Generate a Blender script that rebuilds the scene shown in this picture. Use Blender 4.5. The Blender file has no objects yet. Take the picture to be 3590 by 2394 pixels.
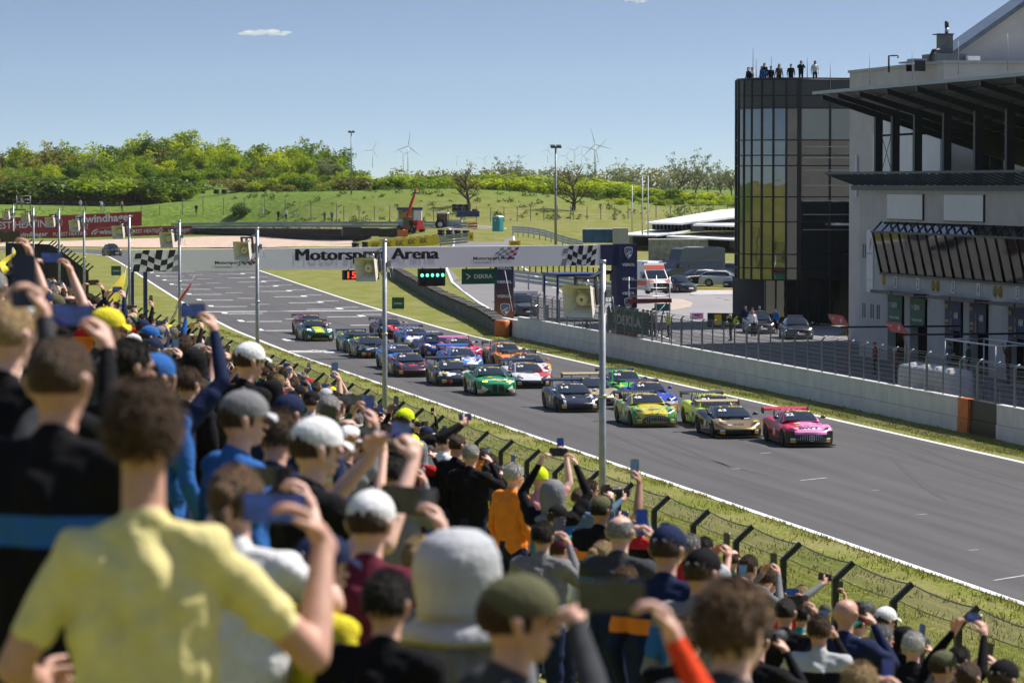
import bpy, bmesh, math, random
import numpy as np
from mathutils import Vector, Matrix, Euler
from mathutils.bvhtree import BVHTree
random.seed(7)
SC = bpy.context.scene
COL = SC.collection
R = math.radians
PI = math.pi

# ------------------------------------------------------------------ camera, sky, sun, exposure
F, CH = 12000.0, 10.3                    # focal length in photo pixels (3590 wide), camera height over the track
TH, PT = math.atan(2502 / F), math.atan(550 / F)
FW = Vector((math.sin(TH) * math.cos(PT), math.cos(TH) * math.cos(PT), -math.sin(PT)))
RT = Vector((math.cos(TH), -math.sin(TH), 0))
UP = RT.cross(FW)
CAM = Vector((0, 0, CH))
cd = bpy.data.cameras.new('camera')
cam = bpy.data.objects.new('camera', cd)
COL.objects.link(cam)
cam.matrix_world = Matrix(((RT.x, UP.x, -FW.x, 0), (RT.y, UP.y, -FW.y, 0), (RT.z, UP.z, -FW.z, CH), (0, 0, 0, 1)))
cd.sensor_width = 36
cd.lens = 36 * F / 3590
cd.clip_start = 0.3
cd.clip_end = 30000
cd.dof.use_dof = True
cd.dof.focus_distance = 128
cd.dof.aperture_fstop = 5.0
cd.dof.aperture_blades = 9
SC.camera = cam

SUN_AZ, SUN_EL = 15.0, 51.0              # azimuth of the sun, degrees from +X towards +Y
SV = Vector((math.cos(R(SUN_AZ)) * math.cos(R(SUN_EL)), math.sin(R(SUN_AZ)) * math.cos(R(SUN_EL)), math.sin(R(SUN_EL))))
W = bpy.data.worlds.new('World')
SC.world = W
W.use_nodes = True
wn, wl = W.node_tree.nodes, W.node_tree.links
sky = wn.new('ShaderNodeTexSky')
sky.sky_type = 'NISHITA'
sky.sun_disc = False
sky.sun_elevation = R(SUN_EL)
sky.sun_rotation = math.atan2(SV.x, SV.y)
sky.altitude = 100
sky.air_density = 1.0
sky.dust_density = 1.1
sky.ozone_density = 2.2
tcw = wn.new('ShaderNodeTexCoord')
mpw = wn.new('ShaderNodeVectorMath'); mpw.operation = 'MULTIPLY'
mpw.inputs[1].default_value = (1, 1, 6.5)
npw = wn.new('ShaderNodeVectorMath'); npw.operation = 'NORMALIZE'
adw = wn.new('ShaderNodeVectorMath'); adw.operation = 'ADD'
adw.inputs[1].default_value = (0, 0, 0.06)
wl.new(tcw.outputs['Generated'], mpw.inputs[0])
wl.new(mpw.outputs[0], adw.inputs[0])
wl.new(adw.outputs[0], npw.inputs[0])
wl.new(npw.outputs[0], sky.inputs['Vector'])
bgw = wn['Background']
bgw.inputs['Strength'].default_value = 0.088
wl.new(sky.outputs[0], bgw.inputs['Color'])

sl = bpy.data.lights.new('sun', 'SUN')
sl.energy = 5.0
sl.angle = R(0.53)
sl.color = (1.0, 0.95, 0.88)
so = bpy.data.objects.new('sun', sl)
COL.objects.link(so)
so.rotation_euler = SV.to_track_quat('Z', 'Y').to_euler()
SC.view_settings.view_transform = 'Standard'
SC.view_settings.look = 'None'
SC.view_settings.exposure = 0.55
SC.view_settings.gamma = 1.0
SC.view_settings.use_curve_mapping = False
SC.cycles.max_bounces = 6
SC.cycles.diffuse_bounces = 2
SC.cycles.glossy_bounces = 3
SC.cycles.transmission_bounces = 4
SC.cycles.transparent_max_bounces = 12
SC.cycles.volume_bounces = 2
SC.cycles.caustics_reflective = False
SC.cycles.caustics_refractive = False

# ------------------------------------------------------------------ rays from the camera to real places
def ray(px, py):
    return FW + RT * ((px - 1795) / F) + UP * ((1197 - py) / F)
def gp(px, py, z=0.0):
    r = ray(px, py); return CAM + r * ((z - CH) / r.z)
def aty(px, py, Y):
    r = ray(px, py); return CAM + r * (Y / r.y)
def atx(px, py, X):
    r = ray(px, py); return CAM + r * (X / r.x)
def atd(px, py, D):
    return CAM + ray(px, py) * D
def proj(p):
    d = Vector(p) - CAM; z = d.dot(FW)
    return 1795 + F * d.dot(RT) / z, 1197 - F * d.dot(UP) / z, z
def sstep(a, b, x):
    t = min(1, max(0, (x - a) / (b - a))); return t * t * (3 - 2 * t)
def lerp(a, b, t): return a + (b - a) * t
def interp(x, pts):
    if x <= pts[0][0]: return pts[0][1]
    for (a, u), (b, v) in zip(pts, pts[1:]):
        if x <= b: return u + (v - u) * (x - a) / (b - a)
    return pts[-1][1]

# ------------------------------------------------------------------ materials
MATS = {}
def srgb(*c):
    return tuple(((v / 255 + .055) / 1.055) ** 2.4 if v > 10 else v / 255 / 12.92 for v in c) + (1,)
def mat(name, col=(.5, .5, .5), rough=.6, metal=0., var=.12, scale=6., bump=0., bscale=None, spec=.5, coat=0., emit=None, estr=0., col2=None, space='Object', detail=4):
    """Principled material with a noise that varies the colour and an optional bump."""
    if name in MATS: return MATS[name]
    m = bpy.data.materials.new(name); m.use_nodes = True
    n, l = m.node_tree.nodes, m.node_tree.links
    b = n['Principled BSDF']
    b.inputs['Roughness'].default_value = rough
    b.inputs['Metallic'].default_value = metal
    b.inputs['Specular IOR Level'].default_value = spec
    if coat:
        b.inputs['Coat Weight'].default_value = coat; b.inputs['Coat Roughness'].default_value = .06
    c = tuple(col[:3]) + (1,)
    if var > 0 or col2 or bump:
        tc = n.new('ShaderNodeTexCoord')
        nz = n.new('ShaderNodeTexNoise'); nz.inputs['Scale'].default_value = scale; nz.inputs['Detail'].default_value = detail
        nz.inputs['Roughness'].default_value = .62
        l.new(tc.outputs[space], nz.inputs['Vector'])
        rp = n.new('ShaderNodeValToRGB')
        d = tuple(col2[:3]) if col2 else tuple(max(0, v * (1 - var)) for v in c[:3])
        e = c[:3] if col2 else tuple(min(1, v * (1 + var)) for v in c[:3])
        rp.color_ramp.elements[0].position = .32; rp.color_ramp.elements[1].position = .68
        rp.color_ramp.elements[0].color = d + (1,); rp.color_ramp.elements[1].color = tuple(e) + (1,)
        l.new(nz.outputs['Fac'], rp.inputs['Fac']); l.new(rp.outputs['Color'], b.inputs['Base Color'])
        if bump:
            nb = n.new('ShaderNodeTexNoise'); nb.inputs['Scale'].default_value = bscale or scale * 4; nb.inputs['Detail'].default_value = 3
            l.new(tc.outputs[space], nb.inputs['Vector'])
            bp = n.new('ShaderNodeBump'); bp.inputs['Strength'].default_value = min(1, bump); bp.inputs['Distance'].default_value = .05
            l.new(nb.outputs['Fac'], bp.inputs['Height']); l.new(bp.outputs['Normal'], b.inputs['Normal'])
    else:
        b.inputs['Base Color'].default_value = c
    if emit:
        b.inputs['Emission Color'].default_value = tuple(emit[:3]) + (1,); b.inputs['Emission Strength'].default_value = estr
    MATS[name] = m
    return m
def leafmat(name, c1, c2, trans=.42):
    if name in MATS: return MATS[name]
    m = bpy.data.materials.new(name); m.use_nodes = True
    n, l = m.node_tree.nodes, m.node_tree.links
    b = n['Principled BSDF']; b.inputs['Roughness'].default_value = .55; b.inputs['Specular IOR Level'].default_value = .25
    tc = n.new('ShaderNodeTexCoord'); nz = n.new('ShaderNodeTexNoise'); nz.inputs['Scale'].default_value = .55; nz.inputs['Detail'].default_value = 5
    l.new(tc.outputs['Object'], nz.inputs['Vector'])
    oi = n.new('ShaderNodeObjectInfo')
    ad = n.new('ShaderNodeMath'); ad.operation = 'MULTIPLY_ADD'; ad.inputs[1].default_value = .45; ad.inputs[2].default_value = -.22
    l.new(oi.outputs['Random'], ad.inputs[0])
    sm = n.new('ShaderNodeMath'); sm.operation = 'ADD'
    l.new(nz.outputs['Fac'], sm.inputs[0]); l.new(ad.outputs[0], sm.inputs[1])
    rp = n.new('ShaderNodeValToRGB'); rp.color_ramp.elements[0].position = .3; rp.color_ramp.elements[1].position = .7
    rp.color_ramp.elements[0].color = tuple(c1) + (1,); rp.color_ramp.elements[1].color = tuple(c2) + (1,)
    l.new(sm.outputs[0], rp.inputs['Fac']); l.new(rp.outputs[0], b.inputs['Base Color'])
    tr = n.new('ShaderNodeBsdfTranslucent'); l.new(rp.outputs[0], tr.inputs['Color'])
    mx = n.new('ShaderNodeMixShader'); mx.inputs[0].default_value = trans
    l.new(b.outputs[0], mx.inputs[1]); l.new(tr.outputs[0], mx.inputs[2])
    l.new(mx.outputs[0], n['Material Output'].inputs['Surface'])
    MATS[name] = m
    return m

# ------------------------------------------------------------------ mesh building
class MB:
    def __init__(s): s.v = []; s.f = []; s.m = []; s.sm = []
    def add(s, vs, fs, m=0, sm=False):
        o = len(s.v); s.v += [tuple(p) for p in vs]
        for f in fs: s.f.append(tuple(i + o for i in f)); s.m.append(m); s.sm.append(sm)
        return s
    def box(s, c, d, m=0, rz=0., rx=0., ry=0., taper=1.):
        h = [v / 2 for v in d]; M = Euler((rx, ry, rz)).to_matrix() if (rz or rx or ry) else None
        vs = []
        for z in (-1, 1):
            k = taper if z > 0 else 1
            for x, y in ((-1, -1), (1, -1), (1, 1), (-1, 1)):
                p = Vector((x * h[0] * k, y * h[1] * k, z * h[2]))
                if M: p = M @ p
                vs.append((p.x + c[0], p.y + c[1], p.z + c[2]))
        return s.add(vs, [(3, 2, 1, 0), (4, 5, 6, 7), (0, 1, 5, 4), (1, 2, 6, 5), (2, 3, 7, 6), (3, 0, 4, 7)], m)
    def b2(s, x0, x1, y0, y1, z0, z1, m=0):
        return s.box(((x0 + x1) / 2, (y0 + y1) / 2, (z0 + z1) / 2), (abs(x1 - x0), abs(y1 - y0), abs(z1 - z0)), m)
    def tube(s, pts, r, n=8, m=0, cap=True, sm=True):
        pts = [Vector(p) for p in pts]; rs = r if isinstance(r, (list, tuple)) else [r] * len(pts)
        vs = []; fs = []; up0 = None
        for i, p in enumerate(pts):
            t = (pts[min(i + 1, len(pts) - 1)] - pts[max(i - 1, 0)]).normalized()
            a = t.orthogonal().normalized() if up0 is None else (up0 - t * up0.dot(t))
            if a.length < 1e-5: a = t.orthogonal()
            a.normalize(); up0 = a; b = t.cross(a)
            for k in range(n):
                g = 2 * PI * k / n; q = p + (a * math.cos(g) + b * math.sin(g)) * rs[i]; vs.append(q)
            if i:
                o = (i - 1) * n
                for k in range(n): fs.append((o + k, o + (k + 1) % n, o + n + (k + 1) % n, o + n + k))
        s.add(vs, fs, m, sm)
        if cap:
            o = len(s.v) - len(vs)
            s.f.append(tuple(o + k for k in reversed(range(n)))); s.m.append(m); s.sm.append(False)
            s.f.append(tuple(o + len(vs) - n + k for k in range(n))); s.m.append(m); s.sm.append(False)
        return s
    def lathe(s, prof, c=(0, 0, 0), n=16, m=0, axis='z', sm=True):
        vs = []; fs = []
        for r, h in prof:
            for k in range(n):
                g = 2 * PI * k / n; x, y = r * math.cos(g), r * math.sin(g)
                p = (x, y, h) if axis == 'z' else ((h, x, y) if axis == 'x' else (x, h, y))
                vs.append((p[0] + c[0], p[1] + c[1], p[2] + c[2]))
        for i in range(len(prof) - 1):
            for k in range(n): fs.append((i * n + k, i * n + (k + 1) % n, (i + 1) * n + (k + 1) % n, (i + 1) * n + k))
        return s.add(vs, fs, m, sm)
    def prism(s, poly, y0, y1, m=0, plane='xz', off=(0, 0, 0)):
        """extrude a 2-D outline (u, v) between two values of the third axis"""
        def P(u, v, w):
            p = {'xz': (u, w, v), 'xy': (u, v, w), 'yz': (w, u, v)}[plane]
            return (p[0] + off[0], p[1] + off[1], p[2] + off[2])
        n = len(poly)
        vs = [P(u, v, y0) for u, v in poly] + [P(u, v, y1) for u, v in poly]
        fs = [tuple(range(n)), tuple(range(2 * n - 1, n - 1, -1))] + [(i, i + n, (i + 1) % n + n, (i + 1) % n) for i in range(n)]
        return s.add(vs, fs, m)
    def grid(s, P, nu, nv, m=0, sm=True):
        vs = [P(i / nu, j / nv) for j in range(nv + 1) for i in range(nu + 1)]
        fs = [(j * (nu + 1) + i, j * (nu + 1) + i + 1, (j + 1) * (nu + 1) + i + 1, (j + 1) * (nu + 1) + i) for j in range(nv) for i in range(nu)]
        return s.add(vs, fs, m, sm)
    def ell(s, c, r, n=12, k=8, m=0):
        vs = []; fs = []
        for j in range(k + 1):
            t = PI * j / k
            for i in range(n):
                g = 2 * PI * i / n
                vs.append((c[0] + r[0] * math.sin(t) * math.cos(g), c[1] + r[1] * math.sin(t) * math.sin(g), c[2] + r[2] * math.cos(t)))
        for j in range(k):
            for i in range(n): fs.append((j * n + i, (j + 1) * n + i, (j + 1) * n + (i + 1) % n, j * n + (i + 1) % n))
        return s.add(vs, fs, m, True)
    def mesh(s, name):
        me = bpy.data.meshes.new(name); me.from_pydata(s.v, [], s.f)
        me.polygons.foreach_set('material_index', s.m); me.polygons.foreach_set('use_smooth', s.sm)
        me.update(); return me
    def build(s, name, mats, parent=None, loc=None, rz=0.):
        return put(name, s.mesh(name), mats, parent, loc, rz)
def put(name, me, mats=None, parent=None, loc=None, rz=0.):
    o = bpy.data.objects.new(name, me); COL.objects.link(o)
    if mats and not me.materials:
        for m in (mats if isinstance(mats, (list, tuple)) else [mats]): me.materials.append(m)
    if parent: o.parent = parent
    if loc is not None: o.location = loc
    if rz: o.rotation_euler = (0, 0, rz)
    return o
def tag(o, label=None, cat=None, group=None, kind=None):
    if label: o['label'] = label
    if cat: o['category'] = cat
    if group: o['group'] = group
    if kind: o['kind'] = kind
    return o
def thing(name, label, cat, loc=(0, 0, 0), rz=0., group=None):
    o = bpy.data.objects.new(name, None); COL.objects.link(o); o.empty_display_size = .2
    o.location = loc; o.rotation_euler = (0, 0, rz)
    return tag(o, label, cat, group)
def copy_tree(o, parent=None):
    c = o.copy(); COL.objects.link(c)
    if parent: c.parent = parent
    for ch in o.children: copy_tree(ch, c)
    return c
TXT = {}
def text_mesh(body, bold=0.0, shear=0.):
    """flat mesh of a word, unit cap height, centred on the origin in its own xy plane"""
    k = (body, bold, shear)
    if k in TXT: return TXT[k]
    cu = bpy.data.curves.new('lettering', 'FONT'); cu.body = body; cu.align_x = 'CENTER'; cu.offset = bold; cu.resolution_u = 2; cu.shear = shear
    o = bpy.data.objects.new('lettering', cu); COL.objects.link(o)
    dg = bpy.context.evaluated_depsgraph_get()
    me = bpy.data.meshes.new_from_object(o.evaluated_get(dg)); bpy.data.objects.remove(o)
    n = len(me.vertices); a = np.empty(n * 3); me.vertices.foreach_get('co', a); a = a.reshape(-1, 3)
    mn, mx = a.min(0), a.max(0)
    a[:, 1] -= (mn[1] + mx[1]) / 2; a[:, 0] -= (mn[0] + mx[0]) / 2; a /= max(.01, (mx[1] - mn[1])); a[:, 2] = 0
    fs = [tuple(p.vertices) for p in me.polygons]
    TXT[k] = (a, fs); bpy.data.meshes.remove(me)
    return TXT[k]
def text(name, body, m, w, h, c, ux, uy, parent=None, bold=.02, shear=0., mapf=None, off=.006):
    """a word as a thin mesh: fitted to width w and height h, centred at c, along ux and uy; mapf bends it onto a surface"""
    a, fs = text_mesh(body, bold, shear)
    wd = a[:, 0].max() - a[:, 0].min()
    ux, uy = Vector(ux), Vector(uy); nn = ux.cross(uy).normalized()
    vs = []
    for p in a:
        u, v = p[0] / wd * w, p[1] * h
        vs.append(mapf(u, v) if mapf else tuple(Vector(c) + ux * u + uy * v + nn * off))
    me = bpy.data.meshes.new(name); me.from_pydata(vs, [], fs); me.update()
    return put(name, me, m, parent)
# ------------------------------------------------------------------ terrain
def gauss(x, y, cx, cy, sx, sy): return math.exp(-((x - cx) / sx) ** 2 - ((y - cy) / sy) ** 2)
def hgt(X, Y):
    if X < 16.4: b = min(10.4, 2.1 + .385 * (16.4 - X))
    else: b = 2.1 * (1 - sstep(16.4, 25.5, X))
    b -= .42 * sstep(8, 16.4, X) * (1 - sstep(16.4, 25.5, X)) * (1 - sstep(60, 85, Y))
    b *= 1 - sstep(236, 285, Y)
    z = b
    z += 2.6 * sstep(80, 100, X) * sstep(420, 520, Y) + .9 * sstep(64, 78, X) * sstep(262, 300, Y)
    lx = sstep(75, 135, X)
    z += 5.4 * sstep(lerp(656, 560, lx), lerp(676, 665, lx), Y) * (1 - .45 * lx)
    z += 2.8 * gauss(X, Y, 128, 655, 26, 40) + 3.0 * gauss(X, Y, 20, 830, 110, 110)
    z += .35 * math.sin(X * .11 + 1) * math.sin(Y * .07) * sstep(670, 720, Y)
    z += (7.6 - z) * sstep(1000, 1500, Y)
    if X > 330: z += (6.5 - z) * sstep(330, 700, X) * sstep(300, 600, Y)
    return z
def hit(px, py):
    r = ray(px, py); t = 8.0
    while t < 6000:
        p = CAM + r * t
        if p.z < hgt(p.x, p.y):
            a, b = t / 1.004 - .3, t
            for _ in range(18):
                c = (a + b) / 2; q = CAM + r * c
                if q.z < hgt(q.x, q.y): b = c
                else: a = c
            q = CAM + r * b
            return Vector((q.x, q.y, hgt(q.x, q.y)))
        t = t * 1.004 + .3
    return CAM + r * 3000
def span(*segs):
    o = []
    for a, b, st in segs:
        n = max(1, int(round((b - a) / st)))
        o += [a + (b - a) * i / n for i in range(n)]
    return o + [segs[-1][1]]
XS = span((-9000, -2000, 2300), (-2000, -300, 280), (-300, -30, 27), (-30, 30, 1.5), (30, 180, 4), (180, 400, 18), (400, 2000, 260), (2000, 9000, 2300))
YS = span((-3000, -200, 700), (-200, -20, 20), (-20, 300, 5), (300, 720, 6), (720, 1100, 20), (1100, 2000, 150), (2000, 12000, 2500))
gm = MB()
nx, ny = len(XS), len(YS)
gm.v = [(x, y, hgt(x, y)) for y in YS for x in XS]
gm.f = [(j * nx + i, j * nx + i + 1, (j + 1) * nx + i + 1, (j + 1) * nx + i) for j in range(ny - 1) for i in range(nx - 1)]
gm.m = [0] * len(gm.f); gm.sm = [True] * len(gm.f)
def grass_material():
    m = mat('meadow_grass', (.2, .2, .2), .85, var=.1, scale=1, bump=.7, bscale=9)
    n, l = m.node_tree.nodes, m.node_tree.links
    b = n['Principled BSDF']; b.inputs['Specular IOR Level'].default_value = .15
    tc = n.new('ShaderNodeTexCoord')
    def noise(s, d, mp=None):
        z = n.new('ShaderNodeTexNoise'); z.inputs['Scale'].default_value = s; z.inputs['Detail'].default_value = d
        if mp:
            q = n.new('ShaderNodeMapping'); q.inputs['Scale'].default_value = mp; l.new(tc.outputs['Object'], q.inputs['Vector']); l.new(q.outputs[0], z.inputs['Vector'])
        else: l.new(tc.outputs['Object'], z.inputs['Vector'])
        return z
    def ramp(src, stops):
        r = n.new('ShaderNodeValToRGB'); e = r.color_ramp.elements
        e[0].position, e[0].color = stops[0][0], tuple(stops[0][1]) + (1,)
        e[1].position, e[1].color = stops[-1][0], tuple(stops[-1][1]) + (1,)
        for p, c in stops[1:-1]: k = e.new(p); k.color = tuple(c) + (1,)
        l.new(src, r.inputs['Fac']); return r
    fine = ramp(noise(5.5, 8).outputs['Fac'], [(.3, (.07, .098, .010)), (.5, (.145, .165, .020)), (.7, (.26, .245, .055))])
    patch = ramp(noise(.33, 5, (1.6, .5, 1)).outputs['Fac'], [(.42, (0, 0, 0)), (.62, (1, 1, 1))])
    dry = ramp(noise(9, 6).outputs['Fac'], [(.3, (.15, .135, .05)), (.7, (.34, .29, .13))])
    mx = n.new('ShaderNodeMix'); mx.data_type = 'RGBA'
    ml = n.new('ShaderNodeMath'); ml.operation = 'MULTIPLY'; ml.inputs[1].default_value = .62
    l.new(patch.outputs[0], ml.inputs[0]); l.new(ml.outputs[0], mx.inputs['Factor'])
    l.new(fine.outputs[0], mx.inputs[6]); l.new(dry.outputs[0], mx.inputs[7])
    vo = n.new('ShaderNodeTexVoronoi'); vo.inputs['Scale'].default_value = 1.1; l.new(tc.outputs['Object'], vo.inputs['Vector'])
    fl = ramp(vo.outputs['Distance'], [(.05, (1, 1, 1)), (.08, (0, 0, 0))])
    m2 = n.new('ShaderNodeMix'); m2.data_type = 'RGBA'; l.new(fl.outputs[0], m2.inputs['Factor']); l.new(mx.outputs[2], m2.inputs[6]); m2.inputs[7].default_value = (.55, .48, .08, 1)
    sp = n.new('ShaderNodeSeparateXYZ'); l.new(tc.outputs['Object'], sp.inputs[0])
    mr = n.new('ShaderNodeMapRange'); mr.inputs[1].default_value = 610; mr.inputs[2].default_value = 660; mr.inputs[4].default_value = .85; l.new(sp.outputs['Y'], mr.inputs[0])
    lush = ramp(noise(1.3, 8).outputs['Fac'], [(.3, (.035, .085, .008)), (.5, (.085, .16, .012)), (.7, (.19, .25, .025))])
    m3 = n.new('ShaderNodeMix'); m3.data_type = 'RGBA'; l.new(mr.outputs[0], m3.inputs['Factor']); l.new(m2.outputs[2], m3.inputs[6]); l.new(lush.outputs[0], m3.inputs[7])
    l.new(m3.outputs[2], b.inputs['Base Color'])
    return m
GRASS = grass_material()
tag(gm.build('ground', GRASS), kind='structure')

# ------------------------------------------------------------------ track
def coff(Y): return interp(Y, [(-100, 0), (205, 0), (240, .7), (270, 2.0), (300, 3.5), (350, 6.3), (400, 9.2), (450, 12), (490, 14)])
CL = [Vector((36.9 + coff(y), y)) for y in span((-60, 200, 20), (200, 490, 6))]
CL += [Vector(p) for p in ((50.4, 505), (48.2, 520), (43.5, 534), (36, 545), (25, 553), (10, 557), (-40, 560), (-200, 560))]
def strip(name, cl, o0, o1, z, m, parent=None, y0=-1e9, y1=1e9, thick=0.):
    b = MB(); pts = [p for p in cl if y0 <= p.y <= y1]
    for i, p in enumerate(pts):
        t = (pts[min(i + 1, len(pts) - 1)] - pts[max(i - 1, 0)]).normalized(); nn = Vector((t.y, -t.x))
        for o in (o0, o1):
            q = p + nn * o; b.v.append((q.x, q.y, z(q.x, q.y) if callable(z) else z))
        if i: k = 2 * i; b.f.append((k - 2, k - 1, k + 1, k)); b.m.append(0); b.sm.append(False)
    return b.build(name, m, parent)
def asphalt(name, c, streak=.35):
    m = mat(name, (c, c, c), .82, var=.05, scale=2, bump=.35, bscale=40)
    n, l = m.node_tree.nodes, m.node_tree.links; b = n['Principled BSDF']; b.inputs['Specular IOR Level'].default_value = .3
    tc = n.new('ShaderNodeTexCoord')
    outs = []
    for sc, mp, d in ((1., (1.3, .03, 1), 5), (1., (.25, .12, 1), 5), (1., (9, 9, 9), 4), (1., (.5, .011, 1), 3)):
        q = n.new('ShaderNodeMapping'); q.inputs['Scale'].default_value = mp; l.new(tc.outputs['Object'], q.inputs['Vector'])
        z = n.new('ShaderNodeTexNoise'); z.inputs['Scale'].default_value = sc; z.inputs['Detail'].default_value = d; l.new(q.outputs[0], z.inputs['Vector'])
        outs.append(z.outputs['Fac'])
    s = None
    for o, k in zip(outs, (streak, .3, .22, streak * .7)):
        q = n.new('ShaderNodeMath'); q.operation = 'MULTIPLY_ADD'; q.inputs[1].default_value = k
        l.new(o, q.inputs[0])
        if s is None: q.inputs[2].default_value = 1 - (streak * 1.7 + .52) / 2
        else: l.new(s, q.inputs[2])
        s = q.outputs[0]
    vm = n.new('ShaderNodeVectorMath'); vm.operation = 'SCALE'; vm.inputs[0].default_value = (c * 1.03, c * .985, c)
    l.new(s, vm.inputs['Scale']); l.new(vm.outputs[0], b.inputs['Base Color'])
    return m
ASPH = asphalt('track_asphalt', .080, .85)
PITASPH = asphalt('pit_asphalt', .19, .2)
WHITE = mat('white_road_paint', (.74, .74, .73), .6, var=.22, scale=2.5, detail=8)
track = tag(strip('race_track', CL, -7.5, 7.5, .012, ASPH), kind='structure')
strip('edge_line', CL, -7.62, -7.36, .017, WHITE, track)
strip('edge_line', CL, 7.36, 7.62, .017, WHITE, track)
def trk(u, Y):               # u = metres right of the track's centre
    return 36.9 + coff(Y) + u, Y
def paint(name, quads, z=.017, m=WHITE):
    b = MB()
    for q in quads: b.add([(trk(u, y)[0], y, z) for u, y in q], [tuple(range(len(q)))])
    return b.build(name, m, track)
def bar(u0, u1, y, w): return [(u0, y - w / 2), (u1, y - w / 2), (u1, y + w / 2), (u0, y + w / 2)]
for i in range(17):
    yl = 207.5 + 16 * i
    paint('grid_marking', [bar(-5.4, -2.7, yl, .6), [(-5.85, yl + .1), (-5.42, yl + .1), (-5.42, yl + 3.2), (-5.85, yl + 3.2)]])
    paint('grid_marking', [bar(1.6, 4.3, yl + 8, .6), [(4.3, yl + 8.1), (4.75, yl + 8.1), (4.75, yl + 11.2), (4.3, yl + 11.2)]])
    paint('grid_marking', [bar(-2.0, -.4, yl + 4.6, .5)]); paint('grid_marking', [bar(4.9, 6.4, yl + 12.2, .5)])
paint('finish_line', [bar(-7.3, 7.3, 209.8, .8)]); paint('finish_line', [bar(-7.3, -3.6, 208.2, .6)])
paint('timing_line', [bar(-7.3, 7.3, 276, .9)])
RUB = mat('tyre_rubber_trace', (.055, .054, .057), .8, var=.12, scale=3)
def skid(pts, w):
    b = MB()
    for i, (u, y) in enumerate(pts):
        ww = w * min(1, 3 * min(i, len(pts) - 1 - i) / max(1, len(pts) - 1) + .15)
        b.v += [(36.9 + u - ww / 2, y, .0165), (36.9 + u + ww / 2, y, .0165)]
        if i: k = 2 * i; b.f.append((k - 2, k - 1, k + 1, k)); b.m.append(0); b.sm.append(False)
    return b.build('skid_mark', RUB, track)
def curve(p0, p1, p2, n=14): return [tuple(Vector(p0) * (1 - t) ** 2 + Vector(p1) * 2 * t * (1 - t) + Vector(p2) * t * t) for t in [i / n for i in range(n + 1)]]
for dx in (0, 1.5):
    p = [gp(*q) for q in ((2130, 1515), (2300, 1590), (2420, 1640))]
    skid(curve(*[(v.x - 36.9 + dx, v.y) for v in p]), .24)
for a, b_, c in (((2230, 1540), (2480, 1620), (2700, 1670)), ((3060, 1540), (3300, 1640), (3590, 1720)), ((3200, 1560), (3420, 1650), (3590, 1690)), ((3120, 1600), (3250, 1720), (3330, 1760)), ((1330, 1260), (1420, 1330), (1500, 1390))):
    p = [gp(*q) for q in (a, b_, c)]; skid(curve(*[(v.x - 36.9, v.y) for v in p]), .3)
# scratches of old paint
for px, py, l in ((2800, 1685, 3.4), (3480, 2035, 7), (2560, 1645, .5), (3210, 1805, .5), (3390, 1930, .4), (3050, 1720, .3), (2660, 1590, 1)):
    p = gp(px, py); paint('paint_trace', [[(p.x - 36.9, p.y), (p.x - 36.9 + .1, p.y), (p.x - 36.9 + .3 + l * .3, p.y + l * .25), (p.x - 36.9 + .2 + l * .3, p.y + l * .25 + .02)]], .0175)
# gravel trap outside the far corner, pit lane, paddock
GRAVEL = mat('gravel', (.50, .37, .285), .95, var=.22, scale=.7, bump=.8, bscale=14, detail=10)
pl = MB(); plp = [(47.9, -40), (70, -40), (70, 236), (66, 262), (60, 262), (52, 232), (47.9, 226)]
pl.add([(x, y, .008) for x, y in plp], [tuple(range(len(plp)))])
pitlane = tag(pl.build('pit_lane', PITASPH), kind='structure')
LANE = [Vector(p) for p in ((52, 218), (55, 240), (58.5, 265), (62, 290), (66.5, 320), (71, 350), (77, 385), (83, 415), (90, 450), (97, 485), (103, 520), (106, 560))]
lane = tag(strip('pit_entry_road', LANE, -4.5, 4.5, lambda x, y: hgt(x, y) + .03, PITASPH), kind='structure')
strip('edge_line', LANE, -4.4, -4.15, lambda x, y: hgt(x, y) + .045, WHITE, lane)
strip('edge_line', LANE, 4.15, 4.4, lambda x, y: hgt(x, y) + .045, WHITE, lane)
def sheet(name, pix, m, dz, n=1):
    p = [hit(*q) for q in pix]; b = MB(); c = sum(p, Vector()) / len(p); K = 8
    # fan of rings draped on the terrain
    for k in range(K + 1):
        for q in p:
            w = c.lerp(q, k / K); b.v.append((w.x, w.y, hgt(w.x, w.y) + dz))
    N = len(p)
    for k in range(K):
        for i in range(N): b.f.append((k * N + i, k * N + (i + 1) % N, (k + 1) * N + (i + 1) % N, (k + 1) * N + i)); b.m.append(0); b.sm.append(True)
    return tag(b.build(name, m), kind='structure')
sheet('gravel_trap', [(-60, 866), (130, 866), (300, 866), (480, 869), (700, 869), (1000, 868), (1232, 866), (1238, 842), (1100, 830), (800, 829), (480, 838), (250, 846), (-60, 852)], GRAVEL, .07)
PAD = asphalt('paddock_asphalt', .26, .1)
sheet('paddock_yard', [(1905, 1085), (2010, 1030), (2200, 1012), (2450, 1022), (2740, 1028), (3000, 1040), (3040, 1130), (2900, 1190), (2500, 1180), (2150, 1140)], PAD, .02)
PAVE = mat('pale_paving', (.42, .35, .28), .9, var=.1, scale=1.5, bump=.2)
sheet('paving', [(1990, 1060), (2140, 1044), (2390, 1050), (2430, 1062), (2420, 1078), (2360, 1088), (2200, 1092), (2020, 1090)], PAVE, .035)
GRAV2 = mat('pale_gravel', (.42, .40, .38), .95, var=.2, scale=2, bump=.6, detail=8)
sheet('gravel_verge', [(2430, 1016), (2560, 1012), (2740, 1014), (2740, 1036), (2560, 1034), (2420, 1034)], GRAV2, .04)
CURBY = mat('yellow_kerb_paint', (.62, .42, .03), .6, var=.15)
kb = MB()
kp = [hit(x, 1018 - (x - 2430) * .004) for x in range(2430, 2700, 12)]
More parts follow.
